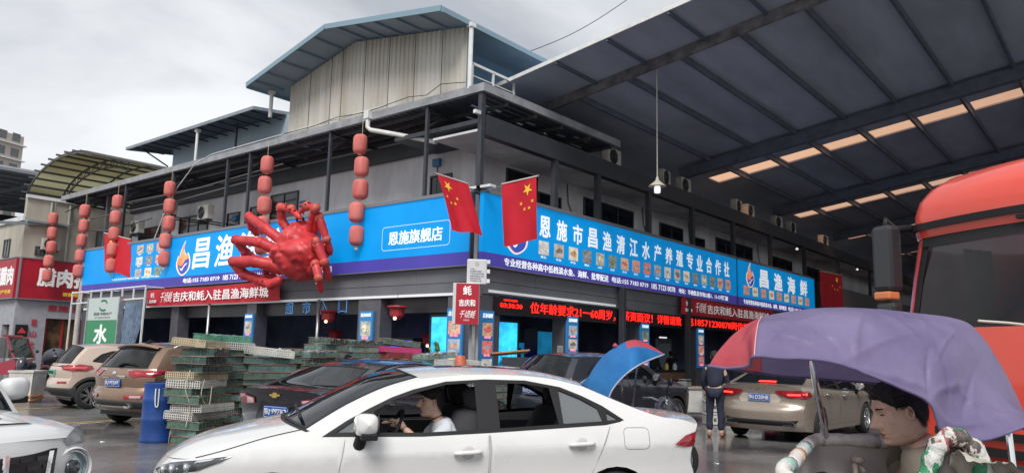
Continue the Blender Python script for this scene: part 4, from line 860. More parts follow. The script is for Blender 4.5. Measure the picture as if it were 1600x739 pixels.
class Car:
    def __init__(s, name, label, cat, pos, hd, spec, body):
        s.sp = spec; s.body = body; s.t = thing(name, label, cat, (pos[0], pos[1], 0), R(hd + 180))
        L_, W_ = spec['L'], spec['W']; s.L, s.hw = L_, W_ / 2
        s.segs = spec['segs']                       # name -> list of (ex,ez,cx,cz): edge and centre-line points
        s.res = spec.get('res', .1); s.n = spec.get('n', 6)
        s.pw = {'front_bumper': 2.6, 'rear_bumper': 2.6, 'hood': 3, 'roof': 2.2, 'windscreen': 2, 'rear_window': 2, 'trunk_lid': 3}; s.pw.update(spec.get('pw', {}))
        s.S = {k: cr_pts(v, s.n) for k, v in s.segs}
        s.order = [k for k, v in s.segs]
        s.outline = []
        for k in s.order:
            for q in s.S[k]:
                if not s.outline or (abs(q[0] - s.outline[-1][0]) + abs(q[1] - s.outline[-1][1])) > 1e-4: s.outline.append((q[0], q[1]))
    def Y(s, x, z):
        sp = s.sp; f = 1 - sp.get('tf', .14) * max(0, (sp.get('xf', .9) - x) / sp.get('xf', .9)) ** 2.2 - sp.get('tr', .10) * max(0, (x - (s.L - sp.get('xr', 1.0))) / sp.get('xr', 1.0)) ** 2.2
        zb = sp['belt'][0] + sp['belt'][1] * x
        if z <= zb:
            t = z / zb; v = interp(t, [(.1, .885), (.22, .935), (.45, .956), (.68, .975), (.80, .994), (.835, 1.0), (.87, .994), (.94, .972), (1.0, .945)])
        else: v = .945 - (.945 - sp.get('top', .70)) * min(1.4, (z - zb) / (sp['zr'] - zb)) ** 1.12
        return s.hw * f * v
    def nrm(s, x, z):
        h = .02; return Vector((-(s.Y(x + h, z) - s.Y(x - h, z)) / (2 * h), 1, -(s.Y(x, z + h) - s.Y(x, z - h)) / (2 * h))).normalized()
    def emit_mesh(s, name, V, NRM, F, mats, mi=None, parent=None):
        me = bpy.data.meshes.new(name); me.from_pydata(V, [], F)
        for m_ in mats: me.materials.append(m_)
        if mi: me.polygons.foreach_set('material_index', mi)
        me.polygons.foreach_set('use_smooth', [True] * len(F)); me.update()
        if NRM: me.normals_split_custom_set_from_vertices([tuple(n) for n in NRM])
        return link(name, me, parent or s.t)
    def side(s):
        sp = s.sp; ol = list(s.outline); edges = []; pts = []
        def addloop(lp, closed=True):
            b = len(pts); n = len(lp); pts.extend(lp)
            edges.extend([(b + i, b + (i + 1) % n) for i in range(n if closed else n - 1)])
        zs = sp.get('sill', .22); arches = []
        bottom = []
        for xa in sorted(sp['axles'], reverse=True):
            ra = sp.get('ra', .37); zc = sp.get('rw', .33); a0 = math.asin((zc - zs) / ra)
            bottom += [(xa + ra * math.cos(t), zc + ra * math.sin(t)) for t in [(-a0) + (math.pi + 2 * a0) * k / 16 for k in range(17)]]
        poly = ol + bottom
        addloop(poly)
        panes = [(nm, cr_loop) for nm, cr_loop in sp['panes']]; dlo = sp['dlo']
        for l_ in [dlo] + [p for _, p in panes] + [d for _, d in sp.get('doors', [])]: addloop(l_)
        fl = sp.get('flap');
        if fl: addloop(fl)
        for nm, lp, mm in sp.get('clad', []): addloop(lp)
        gaps = []
        for l_ in [d for _, d in sp.get('doors', [])] + ([fl] if fl else []): gaps.append(l_)
        x0, x1 = min(p[0] for p in ol), max(p[0] for p in ol); z1 = max(p[1] for p in ol)
        x = x0 + s.res / 2
        while x < x1:
            z = zs + s.res / 2
            while z < z1:
                if inside((x, z), poly): pts.append((x + rnd.uniform(-.01, .01), z + rnd.uniform(-.01, .01)))
                z += s.res
            x += s.res
        V, E_, F_, *_ = geometry.delaunay_2d_cdt([Vector(p) for p in pts], edges, [], 0, 1e-5)
        groups = {}
        doors = sp.get('doors', [])
        for f in F_:
            c = sum((V[i] for i in f), Vector((0, 0))) / len(f); c = (c.x, c.y)
            if not inside(c, poly): continue
            key = ('body', 0)
            for nm, lp in doors:
                if inside(c, lp): key = (nm, 0)
            if fl and inside(c, fl): key = ('fuel_flap', 0)
            for nm, lp, mm in sp.get('clad', []):
                if inside(c, lp): key = (nm, 3)
            if inside(c, dlo):
                key = ('window_trim', 1)
                for nm, lp in panes:
                    if inside(c, lp): key = (nm, 2); break
            groups.setdefault(key, []).append(f)
        clad = {nm: mm for nm, lp, mm in sp.get('clad', [])}
        for sg in sp.get('sides', (-1, 1)):
            for (nm, k), fs in groups.items():
                if nm.startswith('open'): continue
                used = sorted({i for f in fs for i in f}); mp_ = {i: j for j, i in enumerate(used)}
                VV = []; NN = []
                off = {0: 0, 1: .002, 2: -.012, 3: .008}[k]
                for i in used:
                    x, z = V[i]; y = s.Y(x, z); n = s.nrm(x, z); VV.append((x + n.x * off, sg * (y + n.y * off), z + n.z * off)); NN.append((n.x, sg * n.y, n.z))
                FF = [tuple(mp_[i] for i in (f if sg < 0 else reversed(f))) for f in fs]
                if sg > 0: FF = [tuple(reversed(q)) for q in FF]; FF = [tuple(reversed(q)) for q in FF]
                # orient
                f0 = FF[0]; a, b, c = [Vector(VV[i]) for i in f0[:3]]
                if (b - a).cross(c - a).y * sg < 0: FF = [tuple(reversed(q)) for q in FF]
                mt = [s.body, TRIM, sp.get('glass', CARGLASS), clad.get(nm)][k]
                if k == 2 and nm in ('rear_glass', 'quarter_glass') and sp.get('sky_sheen'): mt = SHEENGLASS if sg < 0 else CLEAR
                name = {'body': 'side_panel'}.get(nm, nm)
                s.emit_mesh(name, VV, NN, FF, [mt])
            m = MB()
            for lp in gaps:
                n = len(lp); q = []
                for i in range(n):
                    x, z = lp[i]
                    if inside((x, z), dlo): q.append(None); continue
                    nn = s.nrm(x, z); q.append(Vector((x, sg * s.Y(x, z), z)) + Vector((nn.x, sg * nn.y, nn.z)) * .0015)
                for i in range(n):
                    a, b = q[i], q[(i + 1) % n]
                    A0, B0 = lp[i], lp[(i + 1) % n]
                    k = max(1, int(math.hypot(B0[0] - A0[0], B0[1] - A0[1]) / .04)); A0, B0 = lp[i], lp[(i + 1) % n]; last = None
                    for j in range(k + 1):
                        t = j / k; x, z = lerp(A0[0], B0[0], t), lerp(A0[1], B0[1], t)
                        if inside((x, z), dlo): last = None; continue
                        nn = s.nrm(x, z); c = Vector((x, sg * s.Y(x, z), z)) + Vector((nn.x, sg * nn.y, nn.z)) * .0015
                        if last is not None:
                            d = (c - last).normalized(); w_ = d.cross(Vector((nn.x, sg * nn.y, nn.z))).normalized() * .0015
                            m.poly([last - w_, c - w_, c + w_, last + w_])
                        last = c
            if m.f: m.build('shut_line', SHUT, s.t)
    def P(s, seg, q, v):
        ex, ez, cx, cz = q; p = s.pw.get(seg, 2.4); k = 1 - abs(v) ** p
        return Vector((ex + (cx - ex) * k, v * s.Y(ex, ez), ez + (cz - ez) * k))
    def cross(s, nv=22):
        for seg in s.order:
            Q = s.S[seg]
            vs = [-1 + 2 * j / nv for j in range(nv + 1)]
            vs = [math.copysign(1 - (1 - abs(v)) ** 1.35, v) if v else 0 for v in vs]
            m = MB(); rows = [[s.P(seg, q, v) for v in vs] for q in Q]
            if seg in ('windscreen', 'rear_window'):
                b = s.sp.get('wsb', .92) if seg == 'windscreen' else s.sp.get('rwb', .88)
                ru = [b * (-1 + 2 * j / nv) for j in range(nv + 1)]
                g = MB(); g.grid([[s.P(seg, q, v) for v in ru] for q in Q]); g.build(seg, s.sp.get('wsglass', CARGLASS) if seg == 'windscreen' else s.sp.get('glass', CARGLASS), s.t, smooth=True)
                for sg in (-1, 1):
                    m = MB(); m.grid([[s.P(seg, q, sg * (b + (1 - b) * t / 4)) for t in range(5)] for q in Q]); m.build('pillar', s.body, s.t, smooth=True)
                g = MB()                                            # black ceramic border round the glass
                for sg in (-1, 1): g.grid([[s.P(seg, q, sg * (b - .035 * t)) + Vector((0, 0, .003)) for t in (0, 1)] for q in Q])
                for i0, i1 in ((0, 1), (len(Q) - 2, len(Q) - 1)): g.grid([[s.P(seg, Q[i], v) + Vector((0, 0, .003)) for i in (i0, i1)] for v in ru])
                g.build('glass_border', TRIM, s.t, smooth=True)
            else:
                g = MB(); g.grid(rows); mt = s.sp.get('segmat', {}).get(seg, s.body); g.build(seg, mt, s.t, smooth=True)
    def fasc(s, end, y, z):
        """point on the front or rear face at height z; |y| beyond the corner wraps along the side"""
        segs = s.sp['faces'][end]; best = None
        sg = -1 if y < 0 else 1
        lo = None
        for seg in segs:
            Q = s.S[seg]
            for a, b in zip(Q, Q[1:]):
                # solve at the edge for v
                for t in (0, .5, 1):
                    q = tuple(lerp(u, w_, t) for u, w_ in zip(a, b)); ye = s.Y(q[0], q[1]); v = max(-1, min(1, y / ye)); p = s.P(seg, q, v); d = abs(p.z - z)
                    if best is None or d < best[0]: best = (d, p, ye, q)
        d, p, ye, q = best
        if abs(y) > ye:
            ext = abs(y) - ye; x = q[0] + ext * (1 if end == 'front' else -1); p = Vector((x, sg * s.Y(x, z), z))
        p.z = z; return p
    def patch(s, end, pts, mt, name, parent=None, off=.012, both=True, fill=.05):
        """polygon in (lateral, height) laid on the bodywork, wrapping round the corner"""
        res = []
        for sg in ((-1, 1) if both else (1,)):
            n = len(pts); P2 = []; ed = [(i, (i + 1) % n) for i in range(n)]
            for i, (y, z) in enumerate(pts): P2.append((y, z))
            ys = [p[0] for p in pts]; zs = [p[1] for p in pts]; y = min(ys) + fill / 2
            while y < max(ys):
                z = min(zs) + fill / 2
                while z < max(zs):
                    if inside((y, z), pts): P2.append((y, z))
                    z += fill
                y += fill
            V, E_, F_, *_ = geometry.delaunay_2d_cdt([Vector(p) for p in P2], ed, [], 1, 1e-5)
            VV = []; dx = -1 if end == 'front' else 1; mid = sum(ys) / n
            for q in V:
                p = s.fasc(end, sg * q[0], q[1]); o = Vector((dx, .0, 0)) if abs(q[0]) < s.hw * .72 else Vector((dx * .6, (sg if q[0] > 0 else -sg) * .9, 0)); VV.append(p + o * off)
            F = [tuple(f) for f in F_ if inside(tuple(sum((V[i] for i in f), Vector((0, 0))) / len(f)), pts)]
            k = len(VV); mb = MB(); mb.add(VV, F); res.append(mb.build(name, mt, parent or s.t, smooth=True))
        return res
    def wheels(s, spokes=5, full=(-1, 1), dark=False):
        rw = s.sp.get('rw', .33); tw = .105
        for xa in s.sp['axles']:
            for sg in (-1, 1):
                wl = bpy.data.objects.new('wheel', None); COL.objects.link(wl); wl.parent = s.t; wl.location = (xa, sg * (s.hw - .115), rw); wl.rotation_euler = (R(-90 * sg), 0, 0)
                m = MB(); m.lathe([(rw * .68, -tw), (rw * .9, -tw), (rw * .97, -tw * .8), (rw, -tw * .4), (rw, tw * .4), (rw * .97, tw * .8), (rw * .9, tw), (rw * .68, tw), (rw * .66, 0)], 36, cap=False); m.build('tyre', RUBBER, wl, smooth=True, angle=50)
                m = MB(); m.lathe([(rw * .69, tw * .9), (rw * .66, tw * .95), (rw * .62, tw * .6), (rw * .6, -tw * .9)], 36, cap=False)
                for k in range(spokes):
                    a = 2 * math.pi * k / spokes
                    for da in (-.13, .13): m.bar((.05 * rw * math.cos(a), .05 * rw * math.sin(a), tw * .62), (rw * .65 * math.cos(a + da), rw * .65 * math.sin(a + da), tw * .8), rw * .085, .03)
                m.lathe([(rw * .18, tw * .5), (rw * .16, tw * .78), (.01, tw * .82)], 16); m.build('rim', ALLOY, wl, smooth=True, angle=35)
                m = MB(); m.lathe([(rw * .62, -.02), (.01, -.02)], 20, cap=False); m.build('brake_disc', mat('brake_dark', (.03, .03, .032), rough=.6), wl)
        m = MB(); zt = .70
        m.box((.35, -s.hw + .24, .2), (s.L - .35, s.hw - .24, zt)); m.build('underbody', BLACK, s.t)
    def interior(s, xs, wheelx=None):
        m = MB(); sp = s.sp; f0, r0 = xs
        m.box((f0 - .55, -s.hw * .80, .62), (f0 - .18, s.hw * .80, .98))
        o = m.build('dashboard', INTER, s.t, bevel=.05)
        for sg in (-1, 1):
            for xx in (f0 + .72, r0):
                if xx == r0 and False: continue
                mm = MB(); y = sg * .36
                mm.tube([(xx - .45, y, .52), (xx - .2, y, .55), (xx + .02, y, .58), (xx + .12, y, .80), (xx + .2, y, 1.05), (xx + .21, y, 1.10)], [.17, .20, .22, .21, .17, .10], 12)
                mm.tube([(xx + .21, y, 1.10), (xx + .215, y, 1.16), (xx + .21, y, 1.26), (xx + .205, y, 1.30)], [.06, .10, .11, .05], 10)
                mm.build('seat', mat('seat_fabric', (.045, .045, .05), rough=.85, var=.2), s.t, smooth=True)
        for sg in (-1, 1):
            mm = MB(); mm.box((f0 - .2, sg * (s.hw * .83) - .02, .3), (r0 + .3, sg * (s.hw * .83) + .02, .93)); mm.build('door_lining', mat('door_lining', (.14, .14, .15), rough=.7), s.t)
        if wheelx:
            mm = MB(); M = Matrix.Translation((wheelx, -.36, .93)) @ Matrix.Rotation(R(-66), 4, 'Y')
            mm.tube([M @ Vector((.185 * math.cos(a * math.pi / 12), .185 * math.sin(a * math.pi / 12), 0)) for a in range(25)], .016, 8); mm.bar(M @ Vector((0, -.18, 0)), M @ Vector((0, .18, 0)), .05, .02); mm.bar(M @ Vector((0, 0, 0)), M @ Vector((-.18, 0, 0)), .05, .02); mm.tube([M @ Vector((0, 0, -.3)), M @ Vector((0, 0, 0))], .035, 8); mm.build('steering_wheel', TRIM, s.t, smooth=True)
    def plate(s, end, z, txt, green=False, dx=.02, y0=0):
        p = s.fasc(end, y0, z); sg = 1 if end == 'rear' else -1
        M = FR((p.x + sg * dx, y0 + (-.22 if end == 'rear' else .22), z - .07), (0, 1 if end == 'rear' else -1, 0), UP)
        mb = MB(); mb.box((0, 0, -.01), (.44, .14, .008), M); o = mb.build('licence_plate', PLATEG if green else PLATEB, s.t)
        f = M @ Matrix.Translation((0, 0, .008)); w_ = mat('plate_white', (.75, .76, .78), rough=.4)
        ring(.006, .006, .434, .134, .012, .004, f, w_, o); c = mat('green_letter', 0) if green else w_
        text(txt[:2], f @ Matrix.Translation((.025, .03, 0)), .105, .08, c, o, bold=.006, ext=.001); text(txt[2:], f @ Matrix.Translation((.155, .03, 0)), .26, .08, c, o, bold=.008, ext=.001)
    def mirror(s, x, z, col, sides=(-1, 1), sc_=1):
        for sg in sides:
            y = s.Y(x, z - .05)
            m = MB(); P = []
            for i in range(13):
                t = i / 12; r = max(.0, 1 - abs(2 * t - 1) ** 3.2) ** .5; P.append([Vector((x + (.075 * math.copysign(abs(math.cos(a)) ** .6, math.cos(a)) * r - .03 * (1 - t)) * sc_, sg * (y + .04 + .20 * t * sc_), z + (.075 * math.copysign(abs(math.sin(a)) ** .7, math.sin(a)) * r + .01 * t) * sc_)) for a in [k * math.pi / 12 for k in range(25)]])
            m.grid(P); o = m.build('mirror', col, s.t, smooth=True)
            m = MB(); m.box((x - .05 * sc_, sg * (y + .05) if sg > 0 else sg * (y + .22 * sc_), z - .09 * sc_), (x + .06 * sc_, sg * (y + .22 * sc_) if sg > 0 else sg * (y + .05), z - .045 * sc_)); m.tube([(x - .06, sg * (y - .02), z - .18), (x - .05, sg * (y + .03), z - .15), (x - .03, sg * (y + .08), z - .05)], [.06, .05, .045], 8); m.build('mirror_base', TRIM, o, bevel=.01)
            m = MB(); M = Matrix.Translation((x + .066 * sc_, sg * (y + .145 * sc_), z + .0)) @ Matrix.Rotation(R(90), 4, 'Y'); m.lathe([(.075 * sc_, 0), (.01, .004)], 20, M); m.build('mirror_glass', LAMPW, o)
    def handle(s, pos, col, sides=(-1, 1)):
        for x, z in pos:
            for sg in sides:
                y = s.Y(x, z); m = MB(); q = [(x - .11, sg * (y + .012), z - .006), (x - .07, sg * (y + .036), z), (x + .06, sg * (y + .04), z + .006), (x + .11, sg * (y + .014), z + .008)]
                m.tube(cr_pts(q, 4), [.012, .015, .017, .018, .019, .019, .019, .019, .019, .018, .017, .015, .012], 8); o = m.build('door_handle', col, s.t, smooth=True)
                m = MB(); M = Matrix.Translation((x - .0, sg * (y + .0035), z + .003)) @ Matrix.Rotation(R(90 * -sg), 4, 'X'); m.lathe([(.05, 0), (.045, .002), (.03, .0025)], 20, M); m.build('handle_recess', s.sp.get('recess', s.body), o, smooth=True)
def rot_loop(pts, n=3): return cr_pts(pts + [pts[0]], n)[:-1]
def rrect(x0, z0, x1, z1, r):
    q = []
    for cx, cz, a0 in ((x1 - r, z1 - r, 0), (x0 + r, z1 - r, 90), (x0 + r, z0 + r, 180), (x1 - r, z0 + r, 270)):
        for k in range(5): a = R(a0 + k * 22.5); q.append((cx + r * math.cos(a), cz + r * math.sin(a)))
    return q
def scale_spec(sp, fx, fz):
    g = lambda p: (p[0] * fx, p[1] * fz)
    o = dict(sp); o['segs'] = [(k, [(a * fx, b * fz, c * fx, d * fz) for a, b, c, d in v]) for k, v in sp['segs']]
    o['dlo'] = [g(p) for p in sp['dlo']]; o['panes'] = [(n, [g(p) for p in l]) for n, l in sp['panes']]; o['doors'] = [(n, [g(p) for p in l]) for n, l in sp['doors']]
    o['axles'] = [a * fx for a in sp['axles']]; o['L'] = sp['L'] * fx; o['belt'] = (sp['belt'][0] * fz, sp['belt'][1] * fz / fx); o['zr'] = sp['zr'] * fz
    if 'flap' in sp: o['flap'] = [g(p) for p in sp['flap']]
    return o
SEDAN = dict(L=4.6, W=1.78, sill=.2, axles=(.93, 3.66), rw=.325, ra=.365, belt=(.89, .035), zr=1.40, top=.68, tf=.30, xf=.95, tr=.13, xr=.9, segs=[
    ('front_bumper', [(.44, .2, .12, .2), (.37, .36, .05, .36), (.33, .55, 0, .52), (.33, .69, .03, .66), (.42, .78, .10, .75)]),
    ('hood', [(.42, .78, .10, .75), (.62, .82, .32, .87), (.9, .91, .68, .965), (1.18, .975, .98, 1.025)]),
    ('windscreen', [(1.18, .975, .98, 1.025), (1.45, 1.14, 1.30, 1.21), (1.75, 1.28, 1.62, 1.36), (2.04, 1.37, 1.90, 1.435)]),
    ('roof', [(2.04, 1.37, 1.90, 1.435), (2.4, 1.405, 2.35, 1.47), (2.8, 1.41, 2.8, 1.465), (3.15, 1.385, 3.18, 1.435), (3.43, 1.325, 3.50, 1.37)]),
    ('rear_window', [(3.43, 1.325, 3.50, 1.37), (3.7, 1.215, 3.78, 1.245), (3.95, 1.125, 4.02, 1.135), (4.12, 1.08, 4.16, 1.09)]),
    ('trunk_lid', [(4.12, 1.08, 4.16, 1.09), (4.3, 1.06, 4.4, 1.09), (4.45, 1.02, 4.57, 1.08)]),
    ('rear_bumper', [(4.45, 1.02, 4.57, 1.08), (4.40, .92, 4.52, .93), (4.36, .74, 4.50, .75), (4.40, .58, 4.60, .6), (4.37, .36, 4.58, .36), (4.28, .22, 4.5, .22)])],
    faces={'front': ['front_bumper'], 'rear': ['rear_bumper']},
    dlo=[(1.27, .935), (1.45, 1.05), (1.62, 1.14), (1.80, 1.225), (1.97, 1.285), (2.24, 1.35), (2.57, 1.372), (2.92, 1.368), (3.22, 1.318), (3.40, 1.25), (3.57, 1.17), (3.74, 1.06), (3.70, 1.045), (3.57, 1.02), (3.25, 1.0), (2.56, .96), (2.04, .935)],
    panes=[('quarter_glass', [(1.37, .965), (1.60, .97), (1.60, 1.095), (1.5, 1.05)]), ('window', [(1.66, .965), (1.66, 1.12), (1.80, 1.20), (1.97, 1.255), (2.24, 1.325), (2.48, 1.345), (2.48, .985), (2.04, .965)]),
           ('window', [(2.66, .995), (2.66, 1.345), (2.92, 1.34), (3.12, 1.31), (3.16, 1.025)]), ('rear_glass', [(3.20, 1.03), (3.20, 1.295), (3.38, 1.225), (3.52, 1.15), (3.55, 1.05)]), ('quarter_glass', [(3.59, 1.055), (3.59, 1.12), (3.69, 1.063)])],
    doors=[('front_door', [(1.45, .955), (1.405, .66), (1.43, .42), (1.52, .29), (2.57, .29), (2.565, .985)]), ('rear_door', [(2.577, .985), (2.58, .29), (3.22, .29), (3.36, .48), (3.44, .63), (3.52, .82), (3.605, 1.01), (3.60, 1.04), (3.54, 1.06)])],
    flap=rrect(3.72, .83, 3.95, 1.0, .04))
SUV = dict(L=4.48, W=1.855, sill=.27, axles=(.9, 3.57), rw=.35, ra=.40, belt=(1.02, .03), zr=1.55, top=.74, tf=.24, xf=.9, tr=.14, xr=.8, segs=[
    ('front_bumper', [(.42, .27, .10, .27), (.35, .5, .02, .5), (.35, .75, .03, .75), (.45, .93, .14, .96)]),
    ('hood', [(.45, .93, .14, .96), (.85, 1.02, .55, 1.08), (1.27, 1.08, 1.05, 1.14)]),
    ('windscreen', [(1.27, 1.08, 1.05, 1.14), (1.6, 1.32, 1.45, 1.39), (1.97, 1.50, 1.84, 1.57)]),
    ('roof', [(1.97, 1.50, 1.84, 1.57), (2.6, 1.56, 2.6, 1.65), (3.3, 1.555, 3.3, 1.645), (3.80, 1.51, 3.98, 1.60)]),
    ('rear_window', [(3.80, 1.51, 3.98, 1.60), (3.98, 1.33, 4.18, 1.36), (4.13, 1.13, 4.33, 1.13)]),
    ('trunk_lid', [(4.13, 1.13, 4.33, 1.13), (4.18, .98, 4.42, 1.0), (4.17, .78, 4.40, .78)]),
    ('rear_bumper', [(4.17, .78, 4.40, .78), (4.22, .66, 4.47, .66), (4.18, .45, 4.46, .45), (4.08, .30, 4.3, .3)])],
    faces={'front': ['front_bumper'], 'rear': ['trunk_lid', 'rear_bumper']},
    dlo=[(1.42, 1.08), (1.6, 1.22), (1.80, 1.34), (2.05, 1.43), (2.6, 1.482), (3.2, 1.465), (3.48, 1.38), (3.68, 1.24), (3.72, 1.185), (3.5, 1.16), (2.5, 1.11)],
    panes=[('window', [(1.56, 1.115), (1.82, 1.31), (2.05, 1.40), (2.46, 1.45), (2.46, 1.125)]), ('window', [(2.56, 1.13), (2.56, 1.455), (3.05, 1.445), (3.12, 1.155)]), ('quarter_glass', [(3.18, 1.165), (3.15, 1.43), (3.42, 1.36), (3.62, 1.21), (3.48, 1.185)])],
    doors=[('front_door', [(1.6, 1.13), (1.52, .8), (1.54, .45), (2.5, .45), (2.5, 1.14)]), ('rear_door', [(2.512, 1.14), (2.512, .45), (3.1, .45), (3.3, .75), (3.42, 1.0), (3.42, 1.2)])])
def arch_clad(sp, w_=.065, mt=None):
    mt = mt or mat('cladding', (.03, .03, .033), rough=.6, var=.2); q = []
    for i, a in enumerate(sp['axles']): q.append(('arch_cladding', [(a + (sp['ra'] + w_) * math.cos(k * math.pi / 12), sp['rw'] + (sp['ra'] + w_) * math.sin(k * math.pi / 12)) for k in range(24)], mt))
    q.append(('sill_cladding', [(sp['axles'][0] + .1, sp['sill'] - .1), (sp['axles'][1] - .1, sp['sill'] - .1), (sp['axles'][1] - .1, sp['sill'] + .13), (sp['axles'][0] + .1, sp['sill'] + .13)], mt)); return q
def strip(c, seg, q0, q1, v0, v1, mt, name, off=.004, n=8):
    """a panel lying on a body segment between samples q0..q1 (0-1) and v0..v1"""
    Q = c.S[seg]; rows = []
    for i in range(n + 1):
        f = lerp(q0, q1, i / n) * (len(Q) - 1); k = min(len(Q) - 2, int(f)); q = tuple(lerp(a, b, f - k) for a, b in zip(Q[k], Q[k + 1]))
        rows.append([c.P(seg, q, lerp(v0, v1, j / n)) for j in range(n + 1)])
    m = MB(); nn = (rows[0][1] - rows[0][0]).cross(rows[1][0] - rows[0][0]).normalized()
    if nn.z < 0 and seg in ('roof', 'hood', 'trunk_lid', 'windscreen', 'rear_window'): nn = -nn
    m.grid([[p + nn * off for p in r] for r in rows]); return m.build(name, mt, c.t, smooth=True)
def exhaust(c, y, z, w_=.10, h=.045):
    p = c.fasc('rear', y, z); m = MB(); M = Matrix.Translation((p.x + .0, y, z)) @ Matrix.Rotation(R(90), 4, 'Y')
    pts = [(w_ * math.cos(a), h * math.sin(a)) for a in [k * math.pi / 10 for k in range(20)]]
    rows = [[Vector((p.x + dx, y + s_ * a, z + s_ * b)) for a, b in pts + pts[:1]] for dx, s_ in ((-.05, 1), (.035, 1), (.035, .85), (-.04, .8))]
    m.grid(rows); m.build('exhaust_tip', CHROME, c.t, smooth=True, angle=30); m = MB(); m.poly([Vector((p.x - .03, y + .8 * a, z + .8 * b)) for a, b in pts], (1, 0, 0), .004); m.build('exhaust_hole', BLACK, c.t)

# ---- white saloon crossing the foreground, windows down
WPAINT = mat('white_paint', (.72, .72, .705), rough=.27, coat=.9, c2=(.685, .685, .675), vs=1.6, rvar=.05)
sp = dict(SEDAN); sp['res'] = .055; sp['n'] = 10; sp['recess'] = mat('recess_shade', (.58, .58, .58), rough=.4); sp['sky_sheen'] = True; sp['tf'] = .30  # grey disc paints the shade of the hollow behind each handle
sp['panes'] = [(('open' if n == 'window' else n), l) for n, l in sp['panes']]; sp['wsglass'] = CARGLASS
sp['rwb'] = .9
c = Car('parked_car', 'white saloon car crossing the foreground with its windows down and driver visible', 'car', (-12.58, -7.89), 144.7, sp, WPAINT)
c.side(); c.cross(30); c.wheels(5); c.interior((1.62, 3.30), 1.86)
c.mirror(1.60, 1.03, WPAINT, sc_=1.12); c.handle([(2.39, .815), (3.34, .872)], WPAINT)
HL = [(.36, .655), (.55, .735), (.78, .778), (1.04, .805), (.98, .765), (.86, .70), (.70, .65), (.5, .62)]
for o in c.patch('front', HL, mat('headlight_dark', (.05, .055, .06), rough=.15, coat=1), 'headlight', off=.008):
    pass
for sg in (-1, 1):
    for y, z, r in ((.56, .675, .035), (.66, .69, .035), (.78, .715, .03)):
        p = c.fasc('front', sg * y, z); m = MB(); m.lathe([(.004, -.03), (r, -.01), (r * 1.1, .02)], 14, Matrix.Translation(p + Vector((-.012, 0, 0))) @ Matrix.Rotation(R(-90), 4, 'Y')); m.build('projector', LAMPW, c.t, smooth=True)
c.patch('front', [(.40, .675), (.58, .742), (.8, .785), (1.02, .806), (.8, .772), (.58, .73)], mat('drl', (.7, .72, .75), rough=.2, emit=.15), 'light_strip', off=.012)
c.patch('front', [(.0, .60), (.42, .62), (.40, .50), (.0, .47)], TRIM, 'grille', off=.006)
c.patch('front', [(.0, .40), (.6, .42), (.66, .30), (.0, .26)], TRIM, 'lower_grille', off=.006)
c.patch('rear', [(1.03, .862), (.92, .935), (.80, .968), (.60, .96), (.42, .93), (.40, .86), (.62, .83), (.80, .835), (.92, .845)], LAMPR, 'tail_lamp', off=.014)
c.patch('rear', [(1.0, .868), (.92, .882), (.80, .888), (.5, .885), (.5, .873), (.8, .874)], mat('tail_bar', (.7, .12, .12), rough=.2), 'light_bar', off=.019)
strip(c, 'roof', .18, .62, -.42, .42, CARDARK, 'sunroof'); c.plate('rear', .68, '鄂Q8K26')
m = MB()
for y0, y1 in ((-.55, .0), (.05, .6)):
    a, b = c.P('windscreen', c.S['windscreen'][2], y0 / .75), c.P('windscreen', c.S['windscreen'][4], y1 / .75); m.bar(a + Vector((-.02, 0, .03)), b + Vector((-.02, 0, .03)), .018)
m.build('wiper', BLACK, c.t)
m = MB(); pl = [c.P('hood', c.S['hood'][-1], v) + Vector((0, 0, .004)) for v in [k / 8 - 1 for k in range(17)]]; pl2 = [c.P('hood', c.S['hood'][-4], v) + Vector((0, 0, .005)) for v in [k / 8 - 1 for k in range(17)]]; m.grid([[a.lerp(b, .0), a.lerp(b, .45)] for a, b in zip(pl, pl2)]); m.build('cowl', TRIM, c.t, smooth=True)
for sg in (-1, 1):                                     # hood shut line
    m = MB(); Q = c.S['hood']; pts = [c.P('hood', Q[i], sg * .93) + Vector((0, 0, .003)) for i in range(2, len(Q) - 1)]; m.tube(pts, .004, 5); m.build('shut_line', SHUT, c.t)
WHITECAR = c
# ---- black saloon parked nose-in behind it
KPAINT = paint('black_paint', (.02, .019, .026), rough=.25, dirt=.5)
sp = scale_spec(SEDAN, 1.015, 1.0); sp['W'] = 1.80; sp['glass'] = CARGLASS; sp['rwb'] = .84; sp['rw'] = .33; sp['wsglass'] = CARGLASS
c = Car('parked_car', 'black saloon car with blue plate seen from behind between the crates and the white saloon', 'car', (-5.375, -4.95), 8, sp, KPAINT)
c.side(); c.cross(); c.wheels(5); c.interior((1.7, 3.2)); c.mirror(1.65, 1.04, KPAINT); c.handle([(2.4, .82), (3.35, .87)], KPAINT)
c.patch('rear', [(1.04, .93), (.86, .995), (.62, .985), (.42, .955), (.42, .875), (.66, .86), (.86, .875)], LAMPR, 'tail_lamp', off=.014)
c.patch('rear', [(.60, .965), (.44, .945), (.44, .885), (.60, .875)], LAMPPINK, 'reverse_lamp', off=.02); c.patch('rear', [(.98, .925), (.70, .955), (.70, .94), (.96, .905)], LAMPPINK, 'light_bar', off=.02)
c.patch('rear', [(.30, .92), (.40, .72), (.34, .66), (-.34, .66), (-.40, .72), (-.30, .92)], mat('plate_recess', (.018, .017, .022), rough=.3), 'plate_recess', both=False, off=.004)
c.plate('rear', .79, '鄂Q997JQ'); c.patch('rear', [(-.8, .42), (.8, .42), (.72, .27), (-.72, .27)], TRIM, 'lower_valance', both=False, off=.006)
p = c.fasc('rear', 0, 1.0); m = MB()
